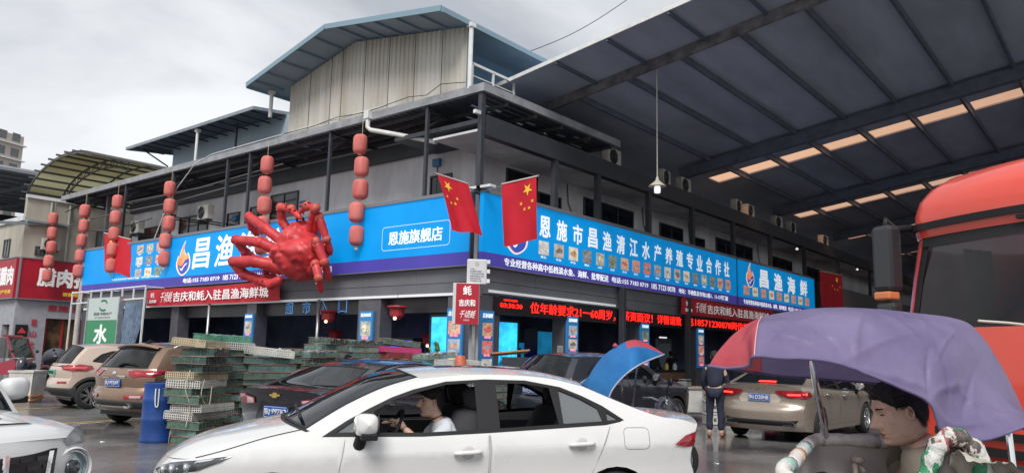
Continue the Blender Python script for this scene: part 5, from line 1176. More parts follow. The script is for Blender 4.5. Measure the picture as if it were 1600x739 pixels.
M = FR((p.x + .004, 0, 1.0), (0, 1, 0), UP); m.poly([M @ Vector(q) for q in ((-.09, -.012, .01), (-.035, -.012, .01), (-.045, -.032, .01), (.035, -.032, .01), (.045, -.012, .01), (.09, -.012, .01), (.10, .012, .01), (.045, .012, .01), (.035, .032, .01), (-.035, .032, .01), (-.025, .012, .01), (-.08, .012, .01))], (1, 0, 0), .012); m.build('emblem', mat('gold_emblem', (.55, .38, .10), rough=.3, metal=.6), c.t)
text('MONZA RS', FR((p.x + .002, .42, 1.0), (0, 1, 0), UP), .26, .028, CHROME, c.t, bold=.01) if False else None
strip(c, 'roof', .1, .8, -.5, .5, CARDARK, 'sunroof')
m = MB(); m.poly([Vector((3.42, 0, 1.455)), Vector((3.25, 0, 1.50)), Vector((3.40, 0, 1.53)), Vector((3.46, 0, 1.46))], (0, 1, 0), .02); m.build('antenna_fin', KPAINT, c.t)
m = MB(); m.tube([(sgx, -c.Y(sgx, z) - .004, z) for sgx, z in [(a * 1.015, b + .012) for a, b in SEDAN['dlo'][2:12]]], .011, 6); m.tube([(sgx, c.Y(sgx, z) + .004, z) for sgx, z in [(a * 1.015, b + .012) for a, b in SEDAN['dlo'][2:12]]], .011, 6); m.build('chrome_strip', CHROME, c.t, smooth=True)
# ---- bronze SUV
TPAINT = paint('bronze_paint', (.30, .19, .13), metal=.6, rough=.3, dirt=.25)
sp = dict(SUV); sp['W'] = 1.88; sp['glass'] = CARGLASS; sp['rwb'] = .80; sp['clad'] = arch_clad(SUV); sp['segmat'] = {}; sp['n'] = 8
c = Car('parked_car', 'bronze brown SUV with blue plate and red tail lamps beside the blue barrel', 'car', (-4.5, 2.45), 12, sp, TPAINT)
c.side(); c.cross(); c.wheels(6); c.interior((1.8, 3.0)); c.mirror(1.75, 1.2, TPAINT); c.handle([(2.35, .98), (3.05, 1.0)], CHROME)
c.patch('rear', [(1.30, 1.10), (.92, 1.12), (.5, 1.10), (.36, 1.09), (.42, 1.0), (.52, .96), (.86, .97)], LAMPR, 'tail_lamp', off=.016)
c.patch('rear', [(.9, 1.06), (.55, 1.05), (.56, 1.03), (.9, 1.035)], mat('tail_bar', 0), 'light_bar', off=.022)
c.patch('rear', [(-.44, 1.105), (.44, 1.105), (.44, 1.085), (-.44, 1.085)], CHROME, 'chrome_strip', both=False, off=.02)
c.patch('rear', [(-.95, .56), (.95, .56), (.9, .34), (-.9, .34)], MATS['cladding'], 'lower_bumper', both=False, off=.012)
c.patch('rear', [(.38, .62), (.78, .64), (.78, .57), (.40, .55)], LAMPR, 'fog_lamp', off=.02); c.patch('rear', [(.52, .615), (.70, .622), (.70, .575), (.52, .57)], LAMPPINK, 'reverse_lamp', off=.024)
c.patch('rear', [(-.55, .43), (.55, .43), (.45, .33), (-.45, .33)], mat('skid_plate', (.30, .27, .24), rough=.4, metal=.3), 'skid_plate', both=False, off=.02)
c.plate('rear', .84, '鄂Q9DJ39'); exhaust(c, .45, .42); exhaust(c, -.45, .42)
p = c.fasc('rear', 0, 1.02); m = MB(); m.lathe([(.002, .012), (.05, .01), (.055, 0)], 20, Matrix.Translation(p + Vector((.004, 0, 0))) @ Matrix.Rotation(R(90), 4, 'Y')); m.build('emblem', CHROME, c.t, smooth=True)
for y0, y1, z in ((-.32, -.12, .93), (.14, .34, .97), (.2, .34, .94)): c.patch('rear', [(y0, z), (y1, z), (y1, z + .018), (y0, z + .018)], CHROME, 'badge', both=False, off=.016)
m = MB(); p = c.P('rear_window', c.S['rear_window'][-3], 0); m.tube([p + Vector((.03, 0, .0)), p + Vector((.0, .12, .06)), p + Vector((-.02, .42, .05))], [.03, .02, .012], 6); m.build('wiper', BLACK, c.t)
m = MB(); P = []
for v in [k / 8 - 1 for k in range(17)]: q = c.P('roof', c.S['roof'][-1], v * .86); P.append([q + Vector((-.12, 0, .012)), q + Vector((.10, 0, .0)), q + Vector((.10, 0, -.035)), q + Vector((-.02, 0, -.05))])
m.grid(P); m.build('spoiler', TPAINT, c.t, smooth=True)
m = MB()
for sg in (-1, 1): m.tube([(x, sg * (c.Y(x, 1.555) * .96), z) for x, z in ((2.05, 1.53), (2.2, 1.60), (2.8, 1.625), (3.4, 1.61), (3.62, 1.54))], .018, 8)
m.build('roof_rail', ALLOY, c.t, smooth=True)
m = MB(); m.poly([Vector((3.75, 0, 1.60)), Vector((3.55, 0, 1.66)), Vector((3.68, 0, 1.70)), Vector((3.80, 0, 1.61))], (0, 1, 0), .02); m.build('antenna_fin', BLACK, c.t)
# ---- pale pink-beige small SUV
PPAINT = paint('pale_pink_paint', (.55, .435, .355), rough=.3, dirt=.08)
sp = scale_spec(SUV, .915, .965); sp['W'] = 1.75; sp['axles'] = (.80, 3.38); sp['rw'] = .335; sp['ra'] = .385; sp['glass'] = CARGLASS; sp['rwb'] = .84; sp['clad'] = arch_clad(sp); sp['tr'] = .2
c = Car('parked_car', 'pale pinkish beige small SUV with green plate at the left behind the bronze one', 'car', (-3.93, 6.45), -6, sp, PPAINT)
c.side(); c.cross(); c.wheels(7); c.interior((1.65, 2.75)); c.mirror(1.6, 1.15, PPAINT); c.handle([(2.15, .95), (2.8, .97)], PPAINT)
c.patch('rear', [(1.26, .985), (1.18, 1.05), (.92, 1.085), (.62, 1.07), (.50, 1.02), (.56, .95), (.80, .915), (1.1, .925)], LAMPR, 'tail_lamp', off=.02)
c.patch('rear', [(1.1, 1.02), (.8, 1.02), (.62, 1.0), (.62, .975), (.8, .985), (1.1, .985)], mat('tail_bar', 0), 'light_bar', off=.026)
c.patch('rear', [(-.56, 1.06), (.56, 1.06), (.56, 1.0), (-.56, 1.0)], TRIM, 'dark_strip', both=False, off=.014)
c.patch('rear', [(-.9, .54), (.9, .54), (.85, .28), (-.85, .28)], MATS['cladding'], 'lower_bumper', both=False, off=.012); c.patch('rear', [(.45, .66), (.70, .67), (.70, .62), (.46, .61)], LAMPR, 'reflector', off=.016)
c.plate('rear', .87, '鄂QD12580', True)
# ---- champagne saloon with brake lights on
GPAINT = paint('champagne_paint', (.36, .30, .245), metal=.4, rough=.3, dirt=.15)
sp = scale_spec(SEDAN, 1.08, 1.025); sp['W'] = 1.86; sp['glass'] = CARDARK; sp['rwb'] = .86; sp['wsglass'] = CARGLASS; sp['rw'] = .34
c = Car('parked_car', 'champagne saloon with brake lights lit and a blue plate beneath the red and purple canopy', 'car', (4.35, -8.2), -1, sp, GPAINT)
c.side(); c.cross(); c.wheels(5); c.interior((1.8, 3.5)); c.mirror(1.75, 1.06, GPAINT); c.handle([(2.58, .87), (3.6, .91)], CHROME)
for o in c.patch('rear', [(1.12, .90), (1.08, 1.0), (.80, 1.01), (.40, 1.0), (.32, .975), (.44, .90), (.60, .85), (.86, .845)], LAMPR, 'tail_lamp', off=.014): pass
c.patch('rear', [(.78, .945), (.56, .94), (.56, .905), (.78, .91)], LAMPON, 'brake_light', off=.022); c.patch('rear', [(.95, .96), (.82, .955), (.82, .92), (.95, .925)], LAMPON, 'brake_light', off=.022)
c.patch('rear', [(.33, .93), (.44, .82), (.38, .76), (-.38, .76), (-.44, .82), (-.33, .93)], mat('gold_recess', (.48, .42, .36), rough=.35), 'plate_recess', both=False, off=.004)
c.plate('rear', .855, '鄂QD20H8'); exhaust(c, .58, .36, .14, .05); exhaust(c, -.58, .36, .14, .05); c.patch('rear', [(-.74, .44), (.74, .44), (.66, .30), (-.66, .30)], TRIM, 'lower_valance', both=False, off=.006)
c.patch('rear', [(-.8, .475), (.8, .475), (.8, .46), (-.8, .46)], CHROME, 'chrome_strip', both=False, off=.012)
strip(c, 'rear_window', .72, .88, -.22, .22, LAMPON, 'brake_light', off=.02)
for y0, w_ in ((-.03, .09), (-.14, .03), (.13, .03)): c.patch('rear', [(y0 - .02, 1.03), (y0 + w_ - .02, 1.03), (y0 + w_ - .02, 1.06), (y0 - .02, 1.06)], CHROME, 'badge', both=False, off=.016)
# ---- black SUV behind the white saloon's cabin
BPAINT = paint('slate_paint', (.028, .03, .042), rough=.3, dirt=.4)
sp = scale_spec(SUV, 1.03, 1.0); sp['W'] = 1.88; sp['glass'] = CARGLASS; sp['rwb'] = .84; sp['clad'] = arch_clad(sp)
c = Car('parked_car', 'dark slate SUV parked behind the white saloon and the blue umbrella', 'car', (1.3, -5.15), -9, sp, BPAINT)
c.side(); c.cross(); c.wheels(5); c.interior((1.8, 3.1)); c.mirror(1.75, 1.16, BPAINT); c.handle([(2.35, .98), (3.05, 1.0)], BPAINT)
c.patch('rear', [(1.1, 1.05), (.9, 1.07), (.55, 1.05), (.5, .98), (.86, .96)], LAMPR, 'tail_lamp', off=.016); c.plate('rear', .86, '鄂QL57A6')
c.patch('front', [(.5, .80), (.8, .86), (1.05, .88), (.95, .80), (.7, .74), (.5, .74)], LAMPW, 'headlight', off=.01)
# ---- white boxy car at the left edge
NPAINT = paint('white_paint_near', (.70, .71, .71), dirt=.05)
sp = scale_spec(SUV, .80, 1.0); sp['W'] = 1.58; sp['axles'] = (.62, 2.85); sp['rw'] = .31; sp['ra'] = .35; sp['res'] = .07; sp['n'] = 9; sp['tf'] = .12; sp['xf'] = .6
sp['segs'] = [('front_bumper', [(.26, .27, .14, .27), (.22, .45, .02, .45), (.20, .62, .0, .62), (.19, .78, .0, .80), (.21, .90, .03, .93)]), ('hood', [(.21, .90, .03, .93), (.30, .955, .13, 1.0), (.6, 1.0, .5, 1.06), (1.0, 1.03, .85, 1.10)]),
    ('windscreen', [(1.0, 1.03, .85, 1.10), (1.2, 1.28, 1.08, 1.36), (1.45, 1.48, 1.35, 1.55)]), ('roof', [(1.45, 1.48, 1.35, 1.55), (2.0, 1.56, 2.0, 1.64), (2.6, 1.56, 2.6, 1.645), (3.05, 1.52, 3.15, 1.60)])] + [(k, [(a * .8, b, c_ * .8, d) for a, b, c_, d in v]) for k, v in SUV['segs'][4:]]
sp['faces'] = {'front': ['front_bumper'], 'rear': ['trunk_lid', 'rear_bumper']}; sp['glass'] = CARDARK
c = Car('parked_car', 'white boxy small car nosing in at the left edge with round headlamp and chrome grille', 'car', (-13.86, -8.35), -75.5, sp, NPAINT)
c.side(); c.cross(30); c.wheels(6); c.interior((1.25, 2.4)); c.mirror(1.32, 1.20, NPAINT, sc_=1.25); c.handle([(1.9, .95)], NPAINT)
c.patch('front', [(-.44, .86), (.44, .86), (.42, .60), (-.42, .60)], mat('grille_black', (.015, .015, .017), rough=.35), 'grille', both=False, off=.012)
for k in range(7):
    for j in range(4):
        y = -.40 + k * .12 + .05 * (j % 2); z = .62 + j * .058
        if abs(y) < .40 and not .26 < abs(y) < .40: pass
        c.patch('front', [(y, z), (y + .085, z), (y + .085, z + .03), (y, z + .03)], mat('grille_mesh', (.05, .05, .055), rough=.25, metal=.5), 'grille_mesh', both=False, off=.018, fill=.2)
c.patch('front', [(.40, .85), (.36, .85), (.335, .67), (.07, .655), (.07, .85), (.025, .85), (.025, .615), (.37, .63)], mat('chrome_lit', (.78, .79, .8), rough=.15, metal=.7, emit=.05), 'chrome_bar', off=.024)
c.patch('front', [(.50, .90), (.60, .985), (.82, .985), (1.0, .965), (.92, .90), (.74, .865), (.55, .86)], mat('drl_lens', (.34, .36, .38), rough=.15, coat=1), 'running_light', off=.014)
for sg in (-1, 1):
    p = c.fasc('front', sg * .60, .70); M = Matrix.Translation(p + Vector((-.015, 0, 0))) @ Matrix.Rotation(R(-90 + 12 * sg * 0), 4, 'Y')
    m = MB(); m.lathe([(.142, -.03), (.150, .018), (.140, .03), (.133, .0)], 32, M, cap=False); m.build('headlight_ring', NPAINT, c.t, smooth=True, angle=50)
    m = MB(); m.lathe([(.135, .0), (.10, -.03), (.06, -.02), (.001, -.02)], 28, M, cap=False); o = m.build('headlight', mat('headlight_bowl', (.35, .45, .50), rough=.12, metal=.6, var=.5, vs=14), c.t, smooth=True)
    m = MB(); m.lathe([(.06, -.02), (.058, .018), (.04, .03), (.001, .034)], 20, M); m.build('projector', mat('projector_dark', (.03, .035, .04), rough=.1, coat=1), o, smooth=True)
    m = MB(); m.lathe([(.128, .006), (.118, .012), (.112, .006)], 28, M, cap=False); m.build('lamp_ring', LAMPW, o, smooth=True)
c.patch('front', [(-.6, .50), (.6, .50), (.55, .32), (-.55, .32)], MATS['cladding'], 'lower_grille', both=False, off=.012)
m = MB(); m.grid([[c.P('hood', c.S['hood'][i], v) + Vector((0, 0, h)) for v, h in ((-.5, .003), (-.42, .012), (-.2, .014), (.2, .014), (.42, .012), (.5, .003))] for i in range(12, len(c.S['hood']) - 2)]); m.build('hood_bulge', NPAINT, c.t, smooth=True)
strip(c, 'hood', .55, .75, -.3, .3, TRIM, 'hood_vent', off=.018)
# ------------------------------------------------------------------ crates
CR_COL = {'green': (.135, .27, .205), 'white': (.60, .59, .55), 'cream': (.52, .44, .30), 'mint': (.16, .42, .30), 'pink': (.55, .06, .20), 'teal': (.17, .34, .31), 'red': (.42, .09, .09), 'darkgreen': (.075, .155, .13), 'palegreen': (.32, .50, .44)}
WIRE = mat('wire_rust', (.33, .13, .11), rough=.6, c2=(.30, .31, .28), vs=2.2); WIREG = mat('wire_green', (.10, .30, .22), rough=.6, var=.3)
def crate_proto(colr):
    """a shallow crate 0.86 x 0.56 x 0.13: netted basket with a wire frame, or a moulded plastic tray with slotted sides"""
    t = thing('crate', colr, 'crate'); a, b, h = .43, .28, .125; cm = mat('crate_' + colr, CR_COL[colr], rough=.6, c2=tuple(x * .45 for x in CR_COL[colr]) if colr not in ('white', 'cream', 'pink') else tuple(x * .72 for x in CR_COL[colr]), vs=4.5)
    if colr in ('green', 'teal', 'darkgreen', 'mint', 'palegreen') and not cm.get('net'):      # woven net: partly open
        cm['net'] = 1; t_ = cm.node_tree; tr_ = t_.nodes.new('ShaderNodeBsdfTransparent'); mx_ = t_.nodes.new('ShaderNodeMixShader'); mx_.inputs[0].default_value = .45
        t_.links.new(t_.nodes['Principled BSDF'].outputs[0], mx_.inputs[1]); t_.links.new(tr_.outputs[0], mx_.inputs[2]); t_.links.new(mx_.outputs[0], t_.nodes['Material Output'].inputs[0])
    plastic = colr in ('white', 'cream', 'pink', 'red')
    m = MB(); m.box((-a, -b, 0), (a, b, .008))
    if plastic:
        r_ = MB(); r_.box((-a, -b, .112), (a, -b + .012, h)); r_.box((-a, b - .012, .112), (a, b, h)); r_.box((-a, -b + .013, .112), (-a + .012, b - .013, h)); r_.box((a - .012, -b + .013, .112), (a, b - .013, h)); r_.build('rim', cm, t)
        for s_ in (-1, 1):
            for z in (.035, .07): m.box((-a, s_ * b - .004, z), (a, s_ * b + .004, z + .012)); m.box((s_ * a - .004, -b, z), (s_ * a + .004, b, z + .012))
            for k in range(23): x = -a + (2 * a) * k / 22; m.box((x - .008, s_ * b - .005, 0), (x + .008, s_ * b + .005, .11))
            for k in range(15): y = -b + 2 * b * k / 14; m.box((s_ * a - .005, y - .008, 0), (s_ * a + .005, y + .008, .11))
    else:
        for s_ in (-1, 1):
            m.box((-a + .01, s_ * (b - .01) - .002, .0), (a - .01, s_ * (b - .01) + .002, h - .012)); m.box((s_ * (a - .01) - .002, -b + .01, 0), (s_ * (a - .01) + .002, b - .01, h - .012))
    m.build('basket', cm, t)
    if not plastic:
        w_ = MB(); r = .0042
        for z in (.006, h):
            w_.bar((-a, -b, z), (a, -b, z), r * 2); w_.bar((-a, b, z), (a, b, z), r * 2); w_.bar((-a, -b, z), (-a, b, z), r * 2); w_.bar((a, -b, z), (a, b, z), r * 2)
        for s_ in (-1, 1):
            for k in range(9): x = -a + 2 * a * k / 8; w_.bar((x, s_ * b, 0), (x, s_ * b, h), r * .9)
            for k in range(6): y = -b + 2 * b * k / 5; w_.bar((s_ * a, y, 0), (s_ * a, y, h), r * .9)
        w_.build('wire_frame', WIREG if colr == 'mint' else WIRE, t)
        n_ = MB(); rr_ = random.Random(len(colr))          # crumpled net lying in the crate
        G_ = [[Vector((-a * .92 + a * 1.84 * i / 9, -b * .92 + b * 1.84 * j / 6, .05 + rr_.uniform(0, .095))) for j in range(7)] for i in range(10)]
        n_.grid(G_); n_.build('net', mat('net_' + colr, {'green': (.22, .26, .24), 'palegreen': (.5, .52, .5), 'teal': (.38, .40, .39), 'mint': (.25, .45, .36), 'darkgreen': (.40, .41, .39)}.get(colr, (.2, .2, .2)), rough=.7, c2=(.03, .05, .045), vs=9), t)
    return t
PRO = {}
ORD = ['topmost', 'second', 'third', 'fourth', 'fifth', 'sixth', 'seventh', 'eighth', 'ninth', 'tenth', 'eleventh', 'twelfth', 'thirteenth', 'fourteenth', 'fifteenth', 'sixteenth']
def stack(x, y, rz, cols, where, tilt=None):
    cols = [('darkgreen' if c == 'green' and rnd.random() < .25 else 'teal' if c == 'green' and rnd.random() < .2 else 'palegreen' if c == 'green' and rnd.random() < (.55 if x > -7 else .25) else c) for c in cols]
    """cols from the top down"""
    n = len(cols)
    for i, cname in enumerate(cols):
        new = cname not in PRO
        if new: PRO[cname] = crate_proto(cname); o = PRO[cname]
        else: o = copytree(PRO[cname])
        k = n - 1 - i; j = rnd.uniform
        o.location = (x + j(-.06, .06), y + j(-.06, .06), .012 + k * .128); o.rotation_euler = (j(-.04, .04), j(-.035, .035), rz + j(-.2, .2)); o.scale = (j(.93, 1.05), j(.95, 1.04), j(.92, 1.12))
        if tilt and i in tilt: o.rotation_euler = (tilt[i][0], tilt[i][1], rz + tilt[i][2]); o.location.z += tilt[i][3]
        nm_ = {'darkgreen': 'dark green', 'mint': 'mint green', 'palegreen': 'pale green'}.get(cname, cname)
        o['label'] = ('topmost %s crate on %s' % (nm_, where)) if i == 0 else ('%s crate, %s from the top of %s' % (nm_, ORD[i], where)) if i < n - 1 else ('%s crate at the very bottom of %s' % (nm_, where)); o['group'] = 'seafood crates stacked before the shop'
RZ = R(33)
stack(-8.84, -1.76, R(30), ['cream', 'green', 'green', 'green', 'cream', 'white', 'green', 'green', 'white', 'white', 'green', 'green', 'green'], 'the front stack beside the blue barrel', {0: (.08, .02, .15, .03)})
stack(-8.2, -1.25, R(-12), ['mint', 'white', 'green', 'green', 'teal', 'green', 'green', 'green', 'green', 'green', 'white', 'green', 'green', 'green'], 'the second stack right of the barrel', {0: (.02, .03, -.05, .0)})
stack(-7.45, -1.55, R(-15), ['white', 'green', 'teal', 'green', 'green', 'green', 'green', 'green', 'green', 'green', 'green', 'green'], 'the third stack behind the black saloon tail', {0: (.03, .10, -.2, .03)})
stack(-6.75, -1.0, R(12), ['green', 'teal', 'green', 'white', 'green', 'green', 'green', 'green', 'green', 'green', 'green', 'green'], 'the stack left of the entrance poster', {0: (0, -.07, .1, .01)})
stack(-6.0, -1.05, R(15), ['teal', 'green', 'green', 'green', 'white', 'green', 'green', 'green', 'green', 'green', 'green', 'green'], 'the stack under the entrance lettering', {1: (.02, -.05, 0, 0)})
stack(-5.25, -.55, R(10), ['green', 'teal', 'green', 'green', 'green', 'green', 'green', 'white', 'green', 'green', 'green', 'green', 'green', 'green'], 'the tall stack before the steel post', {0: (.02, .04, .2, .01)})
stack(-4.5, -.62, R(-10), ['green', 'green', 'teal', 'green', 'cream', 'green', 'green', 'green', 'green', 'green', 'green', 'green', 'green', 'green'], 'the tall stack below the entrance poster')
stack(-3.3, -.5, R(-14), ['green'] * 14, 'the tall stack behind the pink crate', {0: (.0, .09, -.1, .03)})
stack(-3.85, -1.1, R(-14), ['pink', 'red', 'cream', 'green', 'green', 'green', 'green', 'green', 'green', 'green', 'green', 'green', 'green'], 'the stack with the pink crate', {0: (.0, .03, -.05, .0)})
stack(-3.35, -1.85, R(-10), ['green', 'teal', 'green', 'green', 'green', 'green', 'green', 'green', 'green', 'green', 'green', 'green'], 'the stack right of the pink crate', {0: (0, -.08, .1, .02)})
stack(-3.3, -2.55, R(-10), ['white', 'white', 'green', 'green', 'green', 'green', 'green', 'green', 'green', 'green', 'green'], 'the stack right behind the orange bucket')
stack(-2.75, -3.15, R(-8), ['white', 'white', 'green', 'green', 'green', 'green', 'green', 'green', 'green', 'green'], 'the last stack near the corner post')
m = MB()
for pts in ([(-9.30, -1.9, 1.2), (-9.36, -1.92, .9), (-9.28, -1.95, .62), (-9.33, -1.97, .3)], [(-9.1, -2.02, 1.05), (-9.16, -2.06, .8), (-9.0, -2.03, .62), (-8.95, -2.0, .95)], [(-9.33, -1.62, .4), (-9.42, -1.66, .2), (-9.40, -1.6, .02)]): m.tube(cr_pts([(x + .11, y - .14, z) for x, y, z in pts], 5), .007, 5)
tag(m.build('rope', mat('rope_cream', (.55, .48, .36), rough=.9)), 'loose cream cord tied round the front crate stack', 'rope')
t = thing('bucket', 'upturned orange plastic bucket on the crates above the white saloon roof', 'bucket', (-4.05, -3.0, 0)) 
t.location = (-3.85, -3.08, 1.305); t.scale = (.8, .8, .8)
stack(-3.85, -3.08, R(20), ['green', 'white', 'green', 'green', 'green', 'green', 'green', 'green', 'green', 'green'], 'the low stack under the orange bucket')
m = MB(); m.lathe([(.17, 0), (.165, .02), (.125, .26), (.118, .27), (.01, .275)], 20); m.build('bucket_body', mat('orange_plastic', (.55, .13, .06), rough=.5, var=.2), t, smooth=True, angle=40); m = MB(); m.lathe([(.175, 0), (.182, .012), (.175, .025)], 20); m.build('rim', mat('orange_plastic', 0), t)
# ------------------------------------------------------------------ barrel, planter, boxes, table
t = thing('plastic_barrel', 'blue plastic barrel with a white rope handle beside the front crates', 'barrel', (-9.25, -1.27, 0), R(10))
m = MB(); m.lathe([(.27, 0), (.285, .03), (.275, .06), (.272, .34), (.283, .37), (.272, .40), (.272, .66), (.283, .69), (.27, .72), (.265, .90), (.275, .93), (.272, .965), (.24, .97), (.235, .90), (.01, .88)], 36); m.build('barrel_body', mat('barrel_blue', (.010, .055, .24), rough=.42, var=.3, vs=2.5), t, smooth=True, angle=50)
m = MB(); m.tube(cr_pts([(-.23, -.165, .88), (-.245, -.19, .72), (-.235, -.20, .60), (-.205, -.215, .60), (-.20, -.215, .74), (-.195, -.205, .88)], 6), .010, 6); m.build('rope_handle', mat('rope_white', (.7, .7, .68), rough=.9), t)
t = thing('planter', 'white ribbed square planter bound with orange straps in front of the parked motorbike', 'planter', (-7.72, 9.1, 0), R(40))
m = MB(); P = []
for k in range(65):
    a = 2 * math.pi * k / 64; q = .33 / max(abs(math.cos(a)), abs(math.sin(a))) ** .85; q *= 1 + .012 * math.cos(k * math.pi); P.append([Vector((q * f * math.cos(a), q * f * math.sin(a), z)) for f, z in ((.86, 0), (.90, .1), (1, .78), (1.07, .79), (1.07, .84), (.95, .84), (.93, .72))])
m.grid(P); m.build('pot', mat('planter_white', (.62, .62, .58), rough=.5, c2=(.45, .44, .40), vs=3), t)
m = MB()
for z in (.09, .15, .20): m.tube([Vector((.36 / max(abs(math.cos(a)), abs(math.sin(a))) ** .7 * .93 * math.cos(a), .36 / max(abs(math.cos(a)), abs(math.sin(a))) ** .7 * .93 * math.sin(a), z + .02 * math.sin(a * 2 + z * 40))) for a in [2 * math.pi * k / 24 for k in range(25)]], .018, 6)
m.build('strap', mat('strap_orange', (.62, .27, .10), rough=.6), t)
m = MB(); m.box((-.28, -.28, .68), (.28, .28, .72)); m.build('soil', mat('soil', (.06, .04, .03), rough=.95), t)
FOAM = mat('foam_white', (.60, .60, .58), rough=.8, c2=(.42, .41, .39), vs=2); FOAMB = mat('foam_tan', (.48, .36, .22), rough=.8, var=.2)
for i, (dx, dz, mm, lb) in enumerate(((0, 0, FOAM, 'white foam box lying lowest below the shop table, left column'), (0, .3, FOAM, 'white foam box in the middle of the left column below the shop table'), (0, .6, FOAM, 'white foam box topping the left column below the shop table'), (.48, 0, FOAM, 'white foam box lowest in the right column below the shop table'), (.48, .3, FOAMB, 'tan box midway in the right column below the shop table'), (.48, .6, FOAMB, 'tan box topping the right column below the shop table'))):
    t = thing('foam_box', lb, 'box', (2.25 + dx * .63, -5.75 - dx * .77 - .1, .004 + dz), R(-50), 'boxes stacked below the shop table'); m = MB(); m.box((-.22, -.18, 0), (.22, .18, .23)); m.build('box_body', mm, t, bevel=.02); m = MB(); m.box((-.23, -.19, .233), (.23, .19, .285)); m.build('lid', mm, t, bevel=.012); m = MB(); m.box((-.035, -.184, .08), (.035, -.178, .16)); m.build('slot', mat('slot_grey', (.12, .12, .12), rough=.8), t)
t = thing('shop_table', 'long metal-topped shop table with a white front left of the standing figure', 'table', (3.1, -5.5, 0), R(-45)); m = MB(); m.box((-1.2, -.35, .82), (1.2, .35, .87)); m.build('table_top', mat('table_metal', (.38, .33, .27), rough=.35, metal=.4, var=.2), t); m = MB(); m.box((-1.15, -.31, .25), (1.15, -.29, .815)); m.build('front_panel', FOAM, t)
for sx_ in (-1, 1):
    for sy in (-1, 1): m = MB(); m.box((sx_ * 1.13 - .03, sy * .3 - .03, 0), (sx_ * 1.13 + .03, sy * .3 + .03, .82)); m.build('leg', STEELG, t)
def jar(lb, loc, c, r=.13, h=.36, cat='bucket'):
    t = thing(cat, lb, cat, loc); m = MB(); m.lathe([(r * .8, 0), (r, h * .95), (r * 1.06, h), (r * .9, h), (r * .75, .03), (.01, .03)], 18); m.build('bucket_body', c, t, smooth=True, angle=40); m = MB(); m.tube(cr_pts([(r, 0, h), (r * .5, .02, h * .72), (0, r * 1.05, h * .62), (-r * .5, .02, h * .72), (-r, 0, h)], 4), .008, 5); m.build('handle', WHITEP, t)
jar('green plastic bucket on the shop table left of the red canopy tip', (3.05, -5.62, .874), mat('bucket_green', (.05, .38, .16), rough=.4, var=.25))
t = thing('kitchen_scale', 'small steel scale with bag on the shop table, left of the green bucket', 'scale', (2.45, -5.0, .874)); m = MB(); m.box((-.14, -.12, 0), (.14, .12, .12)); m.build('body', STEELG, t, bevel=.01); m = MB(); m.lathe([(.16, .16), (.17, .18), (.03, .15), (.03, .1)], 14); m.build('pan', STEELG, t)
t = thing('shop_counter', 'dark counter with a wooden front deep under the right signboard', 'counter', (13.0, .75, .1)); m = MB(); m.box((-3.2, -.3, 0), (2.6, .3, .95)); m.build('counter_body', mat('counter_dark', (.02, .03, .05), rough=.4), t); m = MB(); m.box((-3.2, -.33, .62), (2.6, -.305, .9)); m.build('wood_front', WOOD, t); m = MB(); m.box((-3.25, -.36, .955), (2.65, .34, 1.0)); m.build('counter_top', BLACK, t)
for k, x in enumerate((-1.0, -.3, .9, 1.5)): t = thing('condiment_jar', ('yellow', 'white', 'white', 'pale')[k] + ' jar standing on the dark counter, %s from its left end' % ('first', 'second', 'third', 'fourth')[k], 'jar', (13 + x, .6, 1.102)); m = MB(); m.lathe([(.08, 0), (.09, .16), (.06, .2), (.06, .25), (.01, .25)], 10); m.build('jar_body', mat('jar_%d' % k, ((.5, .38, .1), (.6, .6, .6), (.6, .6, .6), (.5, .45, .4))[k], rough=.4), t); m = MB(); m.lathe([(.065, .252), (.065, .29), (.01, .29)], 10); m.build('lid', DARK, t)
t = thing('menu_stand', 'tilted brown wooden board on a dark stand at the right shop corner', 'stand', (-.1, -1.6, 0), R(-40)); m = MB(); m.box((-.5, -.2, 1.62), (.5, .2, 1.66), Matrix.Rotation(R(-10), 4, 'X') @ Matrix.Rotation(R(-6), 4, 'Y')); m.build('board', mat('board_wood', (.42, .23, .10), rough=.5, var=.25), t); m = MB(); m.box((-.4, -.1, .02), (.4, .1, 1.5)); m.box((-.45, -.15, 0), (.45, .15, .02)); m.build('stand_body', DARK, t)
t = thing('doorway', 'lit metal doorway inside the right shop behind the counter', 'doorway', (15.2, 2.4, .1)); m = MB(); m.box((-.6, 0, 2.1), (.7, .1, 2.3)); m.box((-.6, 0, 0), (-.5, .1, 2.1)); m.box((.6, 0, 0), (.7, .1, 2.1)); m.build('frame', STEELG, t); m = MB(); m.box((-.5, .03, 0), (.6, .06, 2.1)); m.build('door_leaf', mat('door_leaf', (.10, .13, .16), rough=.3, emit=.06), t); m = MB(); m.box((-.4, -.02, 2.32), (.2, .04, 2.38)); m.build('lamp_tube', MATS['lamp_bulb'], t)
t = thing('shop_shelf', 'shelf with small framed pictures behind the counter, right of the blue tank', 'shelf', (8.1, 2.6, .1)); m = MB()
for z in (.9, 1.4, 1.9, 2.4): m.box((-.7, 0, z), (.7, .3, z + .04))
m.build('shelf_boards', DARK, t)
for k in range(8): m = MB(); x = -.6 + (k % 4) * .32; z = .95 + (k // 4) * .5; m.box((x, .02, z), (x + .24, .06, z + .32)); m.build('picture', mat('photo_%d' % k, FISHC[k], rough=.4), t)
t = thing('notice_paper', 'small pale notice sheet on the shop pillar behind the dark SUV', 'notice', (3.95, -.01, 1.45)); m = MB(); m.box((-.14, -.012, 0), (.14, 0, .42)); m.build('sheet', mat('paper', (.42, .42, .40), rough=.8), t); m = MB()
for k in range(6): m.box((-.1, -.0145, .05 + k * .055), (.1, -.0125, .07 + k * .055))
m.build('print_lines', GREYL, t)
